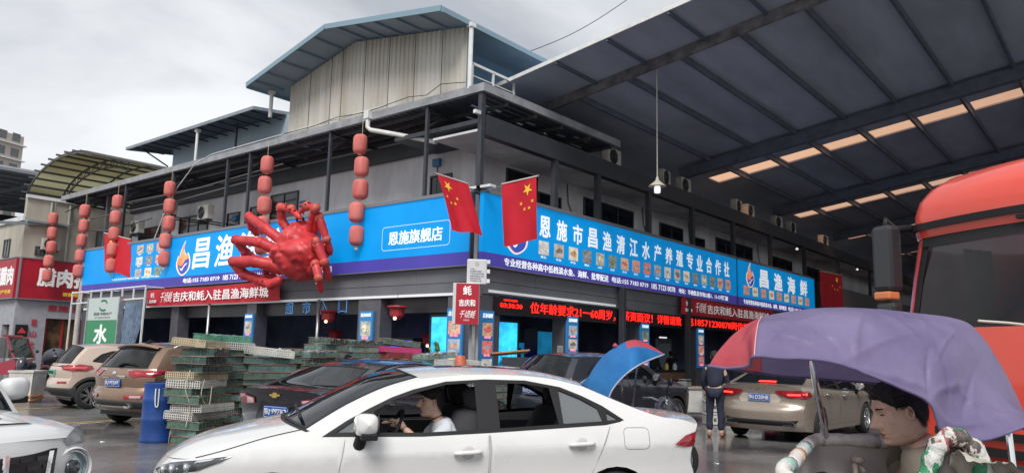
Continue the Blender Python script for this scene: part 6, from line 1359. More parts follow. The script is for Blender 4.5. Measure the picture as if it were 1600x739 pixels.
# ------------------------------------------------------------------ people
def headfn(th, z):
    T = [(-.119, .052, -.02, .012), (-.113, .078, .01, .034), (-.10, .090, .035, .047), (-.08, .093, .058, .056), (-.06, .094, .076, .061), (-.035, .092, .09, .066), (-.01, .090, .1, .070), (.02, .088, .104, .073), (.05, .091, .104, .0745), (.08, .080, .1, .072), (.1, .062, .088, .062), (.115, .036, .06, .042), (.122, .004, .01, .006)]
    f = interp(z, [(a, b) for a, b, c_, d in T]); bk = interp(z, [(a, c_) for a, b, c_, d in T]); sd = interp(z, [(a, d) for a, b, c_, d in T])
    ct, st = math.cos(th), math.sin(th); fx = f if ct > 0 else bk
    e = 2.25; r = (abs(ct / max(fx, .004)) ** e + abs(st / max(sd, .004)) ** e) ** (-1 / e) if fx > 0 else sd * .5
    g = lambda u, w_: math.exp(-(u / w_) ** 2)
    ns = interp(z, [(-.048, 0), (-.036, .55), (-.024, 1), (-.01, .8), (.012, .45), (.03, .15), (.045, 0)])
    t2 = abs(th)
    r += .042 * ns * g(th, .16) + .008 * interp(z, [(-.045, 0), (-.03, 1), (-.015, 0)]) * g(t2 - .2, .1)
    r += -.009 * g(t2 - .40, .20) * g(z - .017, .014) + .005 * g(t2 - .42, .35) * g(z - .043, .011) + .003 * g(t2 - .42, .14) * g(z - .015, .007)
    r += (.006 * g(z + .056, .006) + .006 * g(z + .070, .006) - .004 * g(z + .0632, .003) - .004 * g(z + .082, .007)) * g(th, .32) + .005 * g(z + .102, .012) * g(th, .35) + .004 * g(t2 - .75, .25) * g(z + .01, .02)
    return r
SKIN = mat('skin', (.66, .43, .33), rough=.48, var=.14, vs=22, bump=.12, bs=260); SKIN2 = mat('skin_pale', (.50, .33, .25), rough=.5, var=.06, vs=14); HAIR = mat('hair_black', (.012, .011, .010), rough=.55, var=.4, vs=30, bump=.5, bs=240, stretch=(1, 1, .2)); LIP = mat('lip', (.33, .12, .10), rough=.45); EYEW = mat('eye_dark', (.02, .015, .012), rough=.2)
def head_grid(nt_=96, nz=110):
    zs = [-.119 + .241 * k / nz for k in range(nz + 1)]; ths = [-math.pi + 2 * math.pi * j / nt_ for j in range(nt_)]
    return zs, ths
def skin_mesh(V, E_, rad, sub=2, root=0):
    me = bpy.data.meshes.new('tmp'); me.from_pydata([tuple(v) for v in V], E_, []); o = bpy.data.objects.new('tmp', me); COL.objects.link(o)
    o.modifiers.new('s', 'SKIN'); sd = o.data.skin_vertices[0].data
    for i, r in enumerate(rad): sd[i].radius = (r, r) if not isinstance(r, tuple) else r
    sd[root].use_root = True
    if sub: b = o.modifiers.new('b', 'SUBSURF'); b.levels = sub
    bpy.context.view_layer.update(); dg = bpy.context.evaluated_depsgraph_get(); m_ = bpy.data.meshes.new_from_object(o.evaluated_get(dg)); bpy.data.objects.remove(o); bpy.data.meshes.remove(me)
    return [v.co.copy() for v in m_.vertices], [tuple(p.vertices) for p in m_.polygons]
def person(label, loc, rz, J, shirt, trousers=None, skin=SKIN, headrot=(0, 0), hairline=.072, sleeve='short', shoes=None, hands=True, hatc=None, group=None, hairs=0):
    """J: joints in the person's own frame (x forward, y left, z up). One continuous skinned body; hair and clothes are children."""
    t = thing('person', label, 'person', loc, rz, group)
    names = ['pelvis', 'waist', 'chest', 'neckbase', 'neck', 'shoulderL', 'elbowL', 'wristL', 'shoulderR', 'elbowR', 'wristR', 'hipL', 'kneeL', 'ankleL', 'toeL', 'hipR', 'kneeR', 'ankleR', 'toeR']
    rad = dict(pelvis=(.125, .10), waist=(.11, .085), chest=(.12, .09), neckbase=.066, neck=.054, shoulder=.05, elbow=.04, wrist=.03, hip=.09, knee=.06, ankle=.042, toe=.032)
    ed = [('pelvis', 'waist'), ('waist', 'chest'), ('chest', 'neckbase'), ('neckbase', 'neck'), ('chest', 'shoulderL'), ('shoulderL', 'elbowL'), ('elbowL', 'wristL'), ('chest', 'shoulderR'), ('shoulderR', 'elbowR'), ('elbowR', 'wristR'), ('pelvis', 'hipL'), ('hipL', 'kneeL'), ('kneeL', 'ankleL'), ('ankleL', 'toeL'), ('pelvis', 'hipR'), ('hipR', 'kneeR'), ('kneeR', 'ankleR'), ('ankleR', 'toeR')]
    have = [n for n in names if n in J]; ix = {n: i for i, n in enumerate(have)}; V = [Vector(J[n]) for n in have]; E_ = [(ix[a], ix[b]) for a, b in ed if a in ix and b in ix]
    key = lambda n: n.rstrip('LR') if n not in ('pelvis',) else n
    body = MB(); vs, fs = skin_mesh(V, E_, [rad[key(n)] for n in have]); body.add(vs, fs)
    # hands: palm and five separate bent fingers
    for sd in 'LR':
        if hands and 'wrist' + sd in J:
            w_ = Vector(J['wrist' + sd]); d = (w_ - Vector(J['elbow' + sd])).normalized(); up = Vector(J.get('palm' + sd, (0, 0, -1))); sdv = d.cross(up).normalized(); up = sdv.cross(d).normalized() * (1 if True else 1)
            pal = w_ + d * .05; body.tube([w_ - d * .01, w_ + d * .03, pal, w_ + d * .085], [.026, .034, .038, .033], 8)
            for k, (ln, sp_) in enumerate(((.066, -.030), (.076, -.010), (.072, .010), (.056, .029))):
                b0 = w_ + d * .08 + sdv * sp_; crl = J.get('curl', .6); p = [b0]; dd = d.copy()
                for s_ in range(3): dd = (dd + up * crl * .55).normalized(); p.append(p[-1] + dd * ln / 3 * (1.15 - .12 * s_))
                body.tube(p, [.0095, .0092, .0085, .006], 6)
            th_ = w_ + d * .03 - sdv * .032; body.tube([th_, th_ + d * .025 - sdv * .022 + up * .01, th_ + d * .055 - sdv * .022 + up * .025], [.012, .011, .007], 6)
    # head
    hc = Vector(J['head']); pitch, yaw = headrot; Mh = Matrix.Translation(hc) @ Matrix.Rotation(yaw, 4, 'Z') @ Matrix.Rotation(pitch, 4, 'Y')
    zs, ths = head_grid(); nT = len(ths); hv = [[Vector((headfn(a, z) * math.cos(a), headfn(a, z) * math.sin(a), z)) for a in ths] for z in zs]
    base = len(body.v); body.add([Mh @ p for row in hv for p in row], [])
    for i in range(len(zs) - 1):
        for j in range(nT):
            j2 = (j + 1) % nT; a = ths[j] + math.pi / nT; z = (zs[i] + zs[i + 1]) / 2; mi = 0; ta = abs(a)
            if abs(ta - .40) < .16 and abs(z - .0165 + .02 * (ta - .4) ** 2) < .0034 * (1 - ((ta - .4) / .17) ** 2): mi = 1
            elif .18 < ta < .68 and abs(z - (.043 - .03 * (ta - .36) ** 2)) < .0042 * (1 - ((ta - .40) / .34) ** 2): mi = 1
            elif ta < .30 * (1 - abs(z + .0635) * 45) and abs(z + .0635) < .013: mi = 2
            body.f.append((base + i * nT + j, base + i * nT + j2, base + (i + 1) * nT + j2, base + (i + 1) * nT + j)); body.m.append(mi)
    body.tube([Mh @ Vector((-.02, 0, -.06)), Vector(J['neck']).lerp(hc, .3), Vector(J['neck'])], [.054, .055, .058], 14)
    for sg in (-1, 1):                                   # ears with a hollow
        P = []
        for i in range(9):
            t_ = i / 8; row = []
            for j in range(13):
                a = 2 * math.pi * j / 12; rr = (1 - t_ * .92); row.append(Mh @ Vector((-.012 + .018 * rr * math.cos(a) - .004, sg * (.072 + .018 * math.sin(math.pi * min(1, t_ * 1.5)) * .9 - (.012 if t_ > .6 else 0)), .0 + .034 * rr * math.sin(a) + .003)))
            P.append(row)
        body.grid(P)
    o = body.build('body', [skin, EYEW, LIP], t, smooth=True)
    m = MB()
    if hatc is None:
        keep = {}
        for i, z in enumerate(zs):
            for j, a in enumerate(ths):
                ta = abs(a); lim = interp(ta, [(0, hairline), (.5, hairline - .004), (.85, hairline - .022), (1.15, .040), (1.45, .034), (1.7, .036), (2.0, -.01), (2.4, -.05), (3.15, -.062)])
                if z >= lim - .006:
                    n_ = .013 * min(1, (z - lim + .006) / .02) + .006 * noise.noise(Vector((math.cos(a) * 3, math.sin(a) * 3, z * 30))); p = hv[i][j]; q = Vector((p.x, p.y, p.z * .55 + .01)).normalized(); keep[(i, j)] = len(m.v); m.v.append(tuple(Mh @ (p + q * max(.001, n_ + .002))))
        for i in range(len(zs) - 1):
            for j in range(nT):
                k4 = [(i, j), (i, (j + 1) % nT), (i + 1, (j + 1) % nT), (i + 1, j)]
                if all(k in keep for k in k4): m.f.append(tuple(keep[k] for k in k4)); m.m.append(0)
        if hairs:                                           # short strands standing off the scalp
            rr_ = random.Random(5); ks = [k for k in keep]
            for _ in range(hairs):
                i, j = rr_.choice(ks); p = hv[i][j]; nrm = Vector((p.x, p.y, (p.z - .02) * .9)).normalized(); tg = Vector((-.5, 0, -1)); tg = (tg - nrm * tg.dot(nrm)).normalized()
                if p.x > .03: tg = (Vector((-.3, rr_.uniform(-.4, .4), .7)) - nrm * Vector((-.3, 0, .7)).dot(nrm)).normalized()
                d = (nrm * rr_.uniform(.35, .9) + tg * rr_.uniform(.5, 1) + Vector((rr_.uniform(-.3, .3), rr_.uniform(-.3, .3), rr_.uniform(-.2, .3)))).normalized(); b0 = p + nrm * .008; ln = rr_.uniform(.012, .026); s_ = d.cross(nrm).normalized() * .0012
                m.add([Mh @ (b0 - s_), Mh @ (b0 + s_), Mh @ (b0 + d * ln)], [(0, 1, 2)])
        m.build('hair', HAIR, t, smooth=True)
    # clothes: the same skeleton a little thicker, ending at cuffs, hem and neckline
    def cloth(name, nn, rr, mt, ends=()):
        I = [n for n in nn if n in J or n in dict(ends)]; pos = {n: Vector(J[n]) if n in J else dict(ends)[n] for n in I}; ii = {n: i for i, n in enumerate(I)}
        E2 = [(ii[a], ii[b]) for a, b in rr if a in ii and b in ii]
        v, f = skin_mesh([pos[n] for n in I], E2, [CL.get(n.rstrip('LR') if n != 'pelvis' else n, .06) for n in I])
        mm = MB(); wv = [p + Vector((noise.noise(p * 9 + Vector((3, 1, 2))), noise.noise(p * 9), noise.noise(p * 9 + Vector((7, 0, 0))))) * .012 for p in v]; mm.add(wv, f); return mm.build(name, mt, t, smooth=True)
    CL = dict(pelvis=(.165, .135), waist=(.158, .128), chest=(.175, .135), collar=.086, shoulder=.088, cuff=.066, elbow=.06, wristcuff=.045, hip=.112, knee=.082, anklecuff=.07)
    en = []
    if 'neckbase' in J: en.append(('collar', Vector(J['neckbase']) - Vector((0, 0, .0))))
    for sd in 'LR':
        if 'elbow' + sd in J:
            en.append(('cuff' + sd, Vector(J['shoulder' + sd]).lerp(Vector(J['elbow' + sd]), .72))); en.append(('wristcuff' + sd, Vector(J['elbow' + sd]).lerp(Vector(J['wrist' + sd]), .85)))
    nn = ['pelvis', 'waist', 'chest', 'collar']; rr = [('pelvis', 'waist'), ('waist', 'chest'), ('chest', 'collar')]
    for sd in 'LR':
        if sleeve == 'short': nn += ['shoulder' + sd, 'cuff' + sd]; rr += [('chest', 'shoulder' + sd), ('shoulder' + sd, 'cuff' + sd)]
        else: nn += ['shoulder' + sd, 'elbow' + sd, 'wristcuff' + sd]; rr += [('chest', 'shoulder' + sd), ('shoulder' + sd, 'elbow' + sd), ('elbow' + sd, 'wristcuff' + sd)]
    cloth('shirt', nn, rr, shirt, en)
    if trousers is not None and 'kneeL' in J:
        CL['pelvis'] = (.168, .135); CL['waist'] = (.15, .12)
        en2 = [('anklecuff' + sd, Vector(J['knee' + sd]).lerp(Vector(J['ankle' + sd]), .93)) for sd in 'LR']
        cloth('trousers', ['pelvis'] + [n + sd for sd in 'LR' for n in ('hip', 'knee', 'anklecuff')], [('pelvis', 'hipL'), ('hipL', 'kneeL'), ('kneeL', 'anklecuffL'), ('pelvis', 'hipR'), ('hipR', 'kneeR'), ('kneeR', 'anklecuffR')], trousers, en2)
    if shoes is not None and 'toeL' in J:
        for sd in 'LR':
            a, b = Vector(J['ankle' + sd]), Vector(J['toe' + sd]); d = (b - a); d.z = 0; d.normalize(); m = MB(); m.tube([a - d * .06 - Vector((0, 0, .035)), a - Vector((0, 0, .03)), a + d * .08 - Vector((0, 0, .035)), b + d * .0, b + d * .04], [.035, .048, .045, .042, .02], 10); m.build('shoe', shoes, t, smooth=True)
    return t
def standing(lean=0, arms=.15):
    return dict(pelvis=(0, 0, .95), waist=(.01 + lean * .1, 0, 1.12), chest=(.01 + lean * .25, 0, 1.32), neckbase=(.0 + lean * .32, 0, 1.46), neck=(.01 + lean * .36, 0, 1.52), head=(.035 + lean * .45, 0, 1.62), shoulderL=(lean * .27, .18, 1.40), elbowL=(.03 + arms * .3, .25, 1.13), wristL=(.10 + arms, .22, .90), shoulderR=(lean * .27, -.18, 1.40), elbowR=(.03 + arms * .5, -.25, 1.13), wristR=(.12 + arms, -.20, .92), hipL=(0, .095, .90), kneeL=(.03, .11, .50), ankleL=(-.02, .12, .08), toeL=(.12, .14, .035), hipR=(0, -.095, .90), kneeR=(.02, -.11, .50), ankleR=(-.03, -.12, .08), toeR=(.11, -.14, .035))
NAVY = mat('navy_cloth', (.018, .022, .045), rough=.85, var=.3, vs=4); DKCL = mat('dark_cloth', (.02, .02, .022), rough=.85, var=.3, vs=4); OLIVE = mat('olive_shirt', (.42, .38, .295), rough=.9, var=.12, vs=3, bump=.15, bs=30); WSH = mat('white_shirt', (.62, .65, .70), rough=.8, var=.06, vs=3)
person('person in dark clothes standing in the wet lane left of the champagne saloon', (-.45, -7.15, 0), R(20), standing(.1, .1), NAVY, NAVY, sleeve='long', shoes=mat('sandal_brown', (.28, .13, .07), rough=.7))
sit = dict(standing(.3, .3)); person('person in dark clothes with short hair standing behind the counter jars', (12.6, 1.55, .1), R(-110), sit, DKCL, DKCL, sleeve='long', shoes=BLACK)
person('taller person in black turned away behind the counter by the dark post', (14.5, 1.7, .1), R(60), standing(0, .1), mat('black_cloth', (.012, .012, .014), rough=.9), DKCL, sleeve='long', shoes=BLACK)
# driver of the white saloon: sits inside it, hands on the wheel
_hc = R(144.7); _M = Matrix.Translation((-12.58, -7.89, 0)) @ Matrix.Rotation(R(144.7 + 180), 4, 'Z')
dl = _M @ Vector((2.33, -.37, 0))
person('driver in a white shirt holding the steering wheel of the white saloon', dl, R(144.7), dict(pelvis=(.0, 0, .58), waist=(-.02, 0, .74), chest=(.02, 0, .90), neckbase=(.09, 0, 1.00), neck=(.115, 0, 1.05), head=(.155, 0, 1.165), shoulderL=(.04, .17, .95), elbowL=(.22, .22, .80), wristL=(.40, .14, .97), shoulderR=(.04, -.17, .95), elbowR=(.22, -.20, .80), wristR=(.42, -.12, .95), hipL=(.06, .1, .56), kneeL=(.45, .12, .62), ankleL=(.68, .12, .32), toeL=(.8, .12, .27), hipR=(.06, -.1, .56), kneeR=(.45, -.12, .62), ankleR=(.68, -.12, .32), toeR=(.8, -.12, .27), curl=.9), WSH, DKCL, skin=SKIN, headrot=(.04, 0), shoes=BLACK, hairs=1500)
# man on the tricycle
person('man in an olive grey shirt bowing his head under the purple canopy', (-12.19, -13.445, 0), R(122), dict(pelvis=(-.16, -.02, .70), waist=(-.13, 0, .86), chest=(-.06, 0, 1.09), neckbase=(-.005, .0, 1.262), neck=(.022, 0, 1.30), head=(.085, 0, 1.385), shoulderL=(-.05, .19, 1.185), elbowL=(.07, .27, .92), wristL=(.30, .22, .82), shoulderR=(-.05, -.19, 1.185), elbowR=(.09, -.26, .92), wristR=(.32, -.18, .82), hipL=(-.1, .1, .68), kneeL=(.30, .16, .66), ankleL=(.32, .16, .26), toeL=(.44, .16, .215), hipR=(-.1, -.1, .68), kneeR=(.30, -.16, .66), ankleR=(.32, -.16, .26), toeR=(.44, -.16, .215), curl=.8), OLIVE, DKCL, headrot=(.30, .03), hairline=.084, shoes=BLACK, hairs=5000)
# ------------------------------------------------------------------ red lorry
TR = thing('lorry', 'big red lorry cab with black mirror at the right edge', 'truck', (-7.63, -13.30, 0), R(152 + 180))
TRED = paint('lorry_red', (.74, .065, .035), rough=.35, dirt=.10)
LV = [(.74, .0, 1.25, .22), (1.4, -.02, 1.25, .22), (1.93, .0, 1.25, .22), (2.0, .02, 1.25, .24), (2.45, .09, 1.235, .26), (2.86, .15, 1.215, .30)]
def sect(z, xf, hw, r, xb=2.25, n=10):
    q = []
    for k in range(n + 1): a = math.pi / 2 * k / n; q.append(Vector((xf + r - r * math.sin(a) , -(hw - r) - r * math.cos(a), z)))
    bulge = [Vector((xf - .10 * (1 - (y / (hw - r)) ** 2) if hw > r else xf, y, z)) for y in [-(hw - r) + 2 * (hw - r) * k / 12 for k in range(1, 12)]]
    q2 = [Vector((p.x, -p.y, p.z)) for p in reversed(q)]
    return [Vector((xb, -hw, z))] + q + bulge + q2 + [Vector((xb, hw, z))]
m = MB(); m.grid([sect(*l) for l in LV[:3]]); m.build('cab_body', TRED, TR, smooth=True, angle=50)
S3 = [sect(*l) for l in LV[2:]]; n0 = len(S3[0])
m = MB(); m.grid([[r[k] for k in range(0, 10)] for r in S3]); m.build('cab_pillar', TRED, TR, smooth=True); m = MB(); m.grid([[r[k] for k in range(n0 - 10, n0)] for r in S3]); m.build('cab_pillar', TRED, TR, smooth=True)
m = MB(); m.grid([[r[k] for k in range(10, n0 - 10)] for r in S3]); m.build('windscreen', glassmat('truck_glass', (.42, .47, .50), .3), TR, smooth=True)
m = MB()
for ks in (range(9, 12), range(n0 - 12, n0 - 9)): m.grid([[r[k] + Vector((-.006, 0, 0)) for k in ks] for r in S3])
m.grid([[r[k] + Vector((-.012, 0, -.0)) for k in range(9, n0 - 9)] for r in (S3[-1], [p + Vector((-.03, 0, -.10)) for p in S3[-1]])]); m.build('glass_border', TRIM, TR, smooth=True)
RF = [(2.86, .13, 1.22, .3), (2.97, .11, 1.225, .30), (3.10, .11, 1.22, .31), (3.25, .15, 1.20, .33), (3.38, .25, 1.165, .36), (3.50, .42, 1.10, .4), (3.59, .75, 1.0, .45), (3.65, 1.2, .88, .5), (3.68, 1.8, .75, .5)]
m = MB(); rows = [sect(*l) for l in RF]; m.grid(rows); m.add(rows[-1], [tuple(range(len(rows[-1])))]); m.build('roof_fairing', TRED, TR, smooth=True, angle=60)
m = MB(); b_ = rows[1]; m.grid([[p + Vector((-.03, 0, d)) for p in b_[3:-3]] for d in (.035, -.035)]); m.grid([[p + Vector((-.03 + e_, 0, .035)) for p in b_[3:-3]] for e_ in (0, .05)]); m.build('sun_visor', TRIM, TR, smooth=True)
m = MB(); m.box((-.02, -.20, 2.885), (.03, -.08, 2.92)); m.build('marker_lamp', TRIM, TR)
m = MB(); m.tube([(1.1, -.45, 3.6), (1.15, -.47, 4.3)], .008, 5); m.build('antenna', BLACK, TR)
m = MB(); m.box((.22, -1.2, .32), (2.25, 1.2, .95)); m.build('chassis', BLACK, TR)
FR2 = [(.34, -.12, 1.24, .2), (.55, -.14, 1.25, .2), (.76, -.10, 1.25, .2)]
m = MB(); m.grid([sect(z, x, h_, r, 1.0) for z, x, h_, r in FR2]); m.build('bumper', mat('bumper_black', (.03, .03, .033), rough=.5), TR, smooth=True, angle=50)
m = MB()
for z in (.80, .94): m.box((-.155, -.75, z), (-.06, .75, z + .07))
m.build('grille', TRIM, TR)
m = MB(); m.box((-.20, -.62, 1.55), (-.13, -.40, 1.60)); m.box((-.2, .4, 1.55), (-.13, .62, 1.6)); m.build('grab_handle', TRIM, TR)
for sg in (-1, 1):
    m = MB(); m.box((-.16, sg * 1.0 - .2, .62), (-.06, sg * 1.0 + .2, .86)); m.build('headlight', LAMPW, TR, bevel=.03)
    y = sg * 1.33; mi = bpy.data.objects.new('mirror', None); COL.objects.link(mi); mi.parent = TR
    m = MB(); m.box((-.10, y - .12, 2.32), (.10, y + .12, 3.02)); m.build('mirror_housing', mat('mirror_black', (.03, .032, .036), rough=.35), mi, bevel=.05)
    m = MB(); m.box((-.09, y - .11, 1.92), (.09, y + .11, 2.215)); m.build('lower_mirror', MATS['mirror_black'], mi, bevel=.05)
    m = MB(); m.box((-.11, y - .10, 2.235), (.05, y + .10, 2.32)); m.build('indicator', mat('amber_lamp', (.62, .20, .08), rough=.3), mi, bevel=.02)
    m = MB(); m.tube([(.30, sg * 1.15, 3.0), (.1, sg * 1.3, 2.99), (.0, y, 3.08), (.0, y, 2.98)], .04, 8); m.tube([(.15, sg * 1.24, 2.0), (.0, y, 2.05)], .03, 8); m.build('mirror_arm', TRIM, mi, smooth=True)
    m = MB(); m.box((1.9, sg * 1.30 - .02, 1.6), (2.25, sg * 1.30 + .02, 3.1)); m.build('wind_deflector', STEELG, TR)
    wl = bpy.data.objects.new('wheel', None); COL.objects.link(wl); wl.parent = TR; wl.location = (1.35, sg * 1.08, .5); wl.rotation_euler = (R(-90 * sg), 0, 0)
    m = MB(); m.lathe([(.30, -.14), (.46, -.14), (.5, -.1), (.5, .1), (.46, .14), (.30, .14)], 32, cap=False); m.build('tyre', RUBBER, wl, smooth=True, angle=40); m = MB(); m.lathe([(.30, .12), (.2, .02), (.14, .1), (.01, .11)], 24); m.build('rim', STEELG, wl, smooth=True)
m = MB(); m.box((.55, -1.1, 1.0), (.95, 1.1, 1.98)); m.build('dashboard', INTER, TR, bevel=.05)
for y in (-.6, .6): m = MB(); m.box((1.35, y - .26, 1.4), (1.85, y + .26, 1.65)); m.box((1.75, y - .26, 1.65), (1.95, y + .26, 2.55)); m.build('seat', mat('lorry_seat', (.20, .16, .13), rough=.8, var=.2), TR, bevel=.06)
m = MB(); m.tube([Vector((.95, .6, 2.0)) + Matrix.Rotation(R(-60), 3, 'Y') @ Vector((.23 * math.cos(a), .23 * math.sin(a), 0)) for a in [math.pi * k / 10 for k in range(21)]], .018, 8); m.build('steering_wheel', TRIM, TR)
for k, (y, z) in enumerate(((-.15, 2.0), (.25, 2.02))): m = MB(); m.bar((-.03 + k * .0, y - .5, z + .02), (.04, y + .1, z + .32), .02); m.build('wiper', BLACK, TR)
m = MB(); m.box((2.1, -1.15, 1.0), (2.2, 1.15, 2.85)); m.build('cab_back', mat('cab_back', (.22, .20, .19), rough=.8, var=.3), TR)
for y in (-1.02, 1.02): m = MB(); m.grid([[Vector((.75 + .4 * i / 8, y + .03 * math.sin(i * 2.2), z)) for z in (2.0, 2.4, 2.8)] for i in range(9)]); m.build('curtain', mat('curtain', (.30, .24, .19), rough=.9, var=.2), TR, smooth=True)
m = MB(); m.box((2.3, -1.2, .9), (8.5, 1.2, 1.1)); m.build('load_bed', DARK, TR); m = MB(); m.box((2.6, -1.22, 1.12), (8.5, 1.22, 2.9)); m.build('cargo_box', paint('cargo_red', (.35, .04, .03)), TR)

# ------------------------------------------------------------------ rain canopies
def canopy_grid(sp, near, far, bulge=.03, nu=40, nv=16, wr=.012, sc_=4):
    """cloth over a curved ridge sp, hanging to a near and a far rim; crumpled by ridged noise"""
    def res(pts):
        A = [Vector(q) for q in cr_pts(pts, 10)]; r = []
        for i in range(nu + 1):
            f = i / nu * (len(A) - 1); k = min(len(A) - 2, int(f)); r.append(A[k].lerp(A[k + 1], f - k))
        return r
    G = []
    for i, (a, b, f) in enumerate(zip(res(sp), res(near), res(far))):
        row = []
        for j in range(2 * nv + 1):
            v = (j - nv) / nv; e = b if v > 0 else f; av = abs(v)
            p = a.lerp(e, av); out_ = (e - a); out_.z = 0; d = (e - a).length
            p = p + (out_ * .55 + Vector((0, 0, .25 * d))) * bulge * 4 * math.sin(math.pi * av) 
            q = p * sc_; n_ = (noise.ridged_multi_fractal(q, .9, 2.1, 3, 1.0, 2.0) - 1.0) * .5 + noise.noise(q * .6) * .9
            k = .35 + .65 * math.sin(math.pi * min(1, av * .8 + .1))
            row.append(p + (out_.normalized() * .6 + Vector((0, 0, .6))) * n_ * wr * k if d > 1e-3 else p)
        G.append(row)
    return G
def cloth_mat(name, c, c2, under):
    if name in MATS: return MATS[name]
    m = mat(name, c, rough=.42, c2=c2, vs=2.6, bump=.35, bs=9, spec=.35); t_ = m.node_tree          # thin nylon: some light comes through
    tr_ = t_.nodes.new('ShaderNodeBsdfTranslucent'); tr_.inputs[0].default_value = (*[min(1, x * 1.6) for x in c], 1); mx_ = t_.nodes.new('ShaderNodeMixShader'); mx_.inputs[0].default_value = .22
    t_.links.new(t_.nodes['Principled BSDF'].outputs[0], mx_.inputs[1]); t_.links.new(tr_.outputs[0], mx_.inputs[2]); t_.links.new(mx_.outputs[0], t_.nodes['Material Output'].inputs[0])
    return m
PURP = cloth_mat('canopy_purple', (.235, .20, .345), (.165, .135, .265), 0); PINKR = cloth_mat('canopy_red', (.60, .10, .12), (.48, .06, .09), 0); BLUC = cloth_mat('canopy_blue', (.03, .21, .52), (.02, .15, .42), 0); UGR = mat('canopy_lining', (.17, .17, .19), rough=.7, var=.2)
TK3 = thing('rain_canopy', 'long purple rain canopy with a red front panel over the tricycle rider', 'canopy', (-12.2, -13.2, 1.3)); TO = Vector((-12.2, -13.2, 1.3))
V3 = lambda L_, O_: [tuple(Vector(p) - O_) for p in L_]
G = canopy_grid(V3([(-12.723, -12.767, 1.557), (-12.678, -12.799, 1.627), (-12.618, -12.85, 1.704), (-12.537, -12.925, 1.769), (-12.412, -13.045, 1.804), (-12.257, -13.237, 1.818), (-12.116, -13.406, 1.807), (-11.973, -13.573, 1.78), (-11.909, -13.636, 1.719), (-11.841, -13.69, 1.602), (-11.783, -13.732, 1.479), (-11.742, -13.758, 1.377)], TO), V3([(-12.723, -12.767, 1.554), (-12.763, -12.877, 1.552), (-12.813, -12.978, 1.563), (-12.904, -13.036, 1.602), (-12.839, -13.114, 1.598), (-12.731, -13.244, 1.592), (-12.634, -13.352, 1.55), (-12.535, -13.46, 1.496), (-12.464, -13.534, 1.446), (-12.407, -13.572, 1.319), (-12.311, -13.687, 1.313), (-12.221, -13.811, 1.369)], TO), V3([(-12.718, -12.773, 1.557), (-12.474, -12.75, 1.546), (-12.232, -12.722, 1.533), (-11.985, -12.701, 1.52), (-11.903, -12.798, 1.51), (-11.781, -12.944, 1.502), (-11.66, -13.09, 1.494), (-11.517, -13.259, 1.474), (-11.39, -13.402, 1.429), (-11.282, -13.519, 1.37), (-11.194, -13.612, 1.311), (-11.117, -13.697, 1.276)], TO), bulge=.06, nu=170, nv=54, wr=.026, sc_=3.0)
CREASE = [(.47, .02, .52, .95, .016, .012), (.47, .02, .62, .5, .012, .010), (.62, .35, .50, .95, .012, .010), (.62, .35, .74, .2, .012, .010), (.62, .35, .80, .75, -.014, .014), (.62, .35, .56, .05, .010, .008), (.72, 1, .66, .55, -.018, .013), (.72, 1, .80, .5, .018, .012), (.72, 1, .9, .8, .016, .012), (.50, .97, .40, .5, -.014, .012), (.50, .97, .33, .6, .012, .010), (.52, .97, .70, .92, .022, .02), (.9, .9, .8, .3, .014, .012), (.3, .9, .42, .2, .010, .010), (.78, .1, .86, .9, -.012, .012), (.66, .1, .70, .6, .010, .008), (.40, .15, .44, .8, -.010, .010), (.70, .6, .92, .55, .012, .010), (.36, .5, .30, .05, .008, .010)]
for i, row in enumerate(G):                            # sharp creases pulled between the frame's contact points
    for j in range(54, 109):
        u, v = i / 170, (j - 54) / 54; h_ = 0
        for u0, v0, u1, v1, am, wd in CREASE:
            dx, dy = u1 - u0, (v1 - v0) * .35; px_, py_ = u - u0, (v - v0) * .35; L2 = dx * dx + dy * dy; t_ = (px_ * dx + py_ * dy) / L2
            if -.1 < t_ < 1.1:
                pd = abs(px_ * dy - py_ * dx) / math.sqrt(L2) + .004 * noise.noise(Vector((t_ * 6, u0 * 9, v0 * 7)))
                if pd < wd * 3: h_ += am * math.exp(-abs(pd) / wd * 1.6) * max(0, math.sin(math.pi * min(1, max(0, .15 + .85 * (1 - t_)))))
        row[j] = row[j] + Vector((-.5, -.55, .5)) * h_
k1 = 46
m = MB(); m.grid(G[k1:]); c = m.build('purple_cloth', PURP, TK3, smooth=True); m = MB(); m.grid(G[:k1 + 1]); m.build('red_front', PINKR, TK3, smooth=True)
m = MB(); m.tube([G[k1][j] + Vector((-.004, -.004, .004)) for j in range(0, 109, 2)], .003, 5); m.build('seam', mat('seam_pink', (.6, .3, .35), rough=.7), TK3)
m = MB(); m.tube([G[i][108] for i in range(0, 171)], .007, 6); m.tube([G[i][0] for i in range(0, 171)], .006, 6); m.build('hem', PURP, TK3, smooth=True)
m = MB(); q = [Vector(p) - TO for p in ((-11.84, -13.62, 1.78), (-11.72, -13.86, 1.74), (-11.62, -14.05, 1.55), (-11.60, -14.12, 1.3))]; m.tube(cr_pts(q, 6), .006, 6); m.build('rib_wire', mat('rib_cream', (.6, .5, .42), rough=.5), TK3)
m = MB(); m.tube([Vector((-12.37, -13.04, 1.79)) - TO, Vector((-12.225, -13.075, 1.26)) - TO], .014, 8); m.build('front_pole', CHROME, TK3, smooth=True)
m = MB(); m.tube([Vector((-12.52, -12.97, 1.607)) - TO, Vector((-12.36, -13.1, 1.607)) - TO, Vector((-12.2, -13.3, 1.60)) - TO], .011, 6); m.build('cross_bar', mat('yellow_bar', (.55, .42, .15), rough=.5), TK3)
m = MB(); m.tube([Vector((-12.0, -13.72, 1.42)) - TO, Vector((-12.05, -13.75, .9)) - TO], .013, 8); m.build('rear_pole', CHROME, TK3)
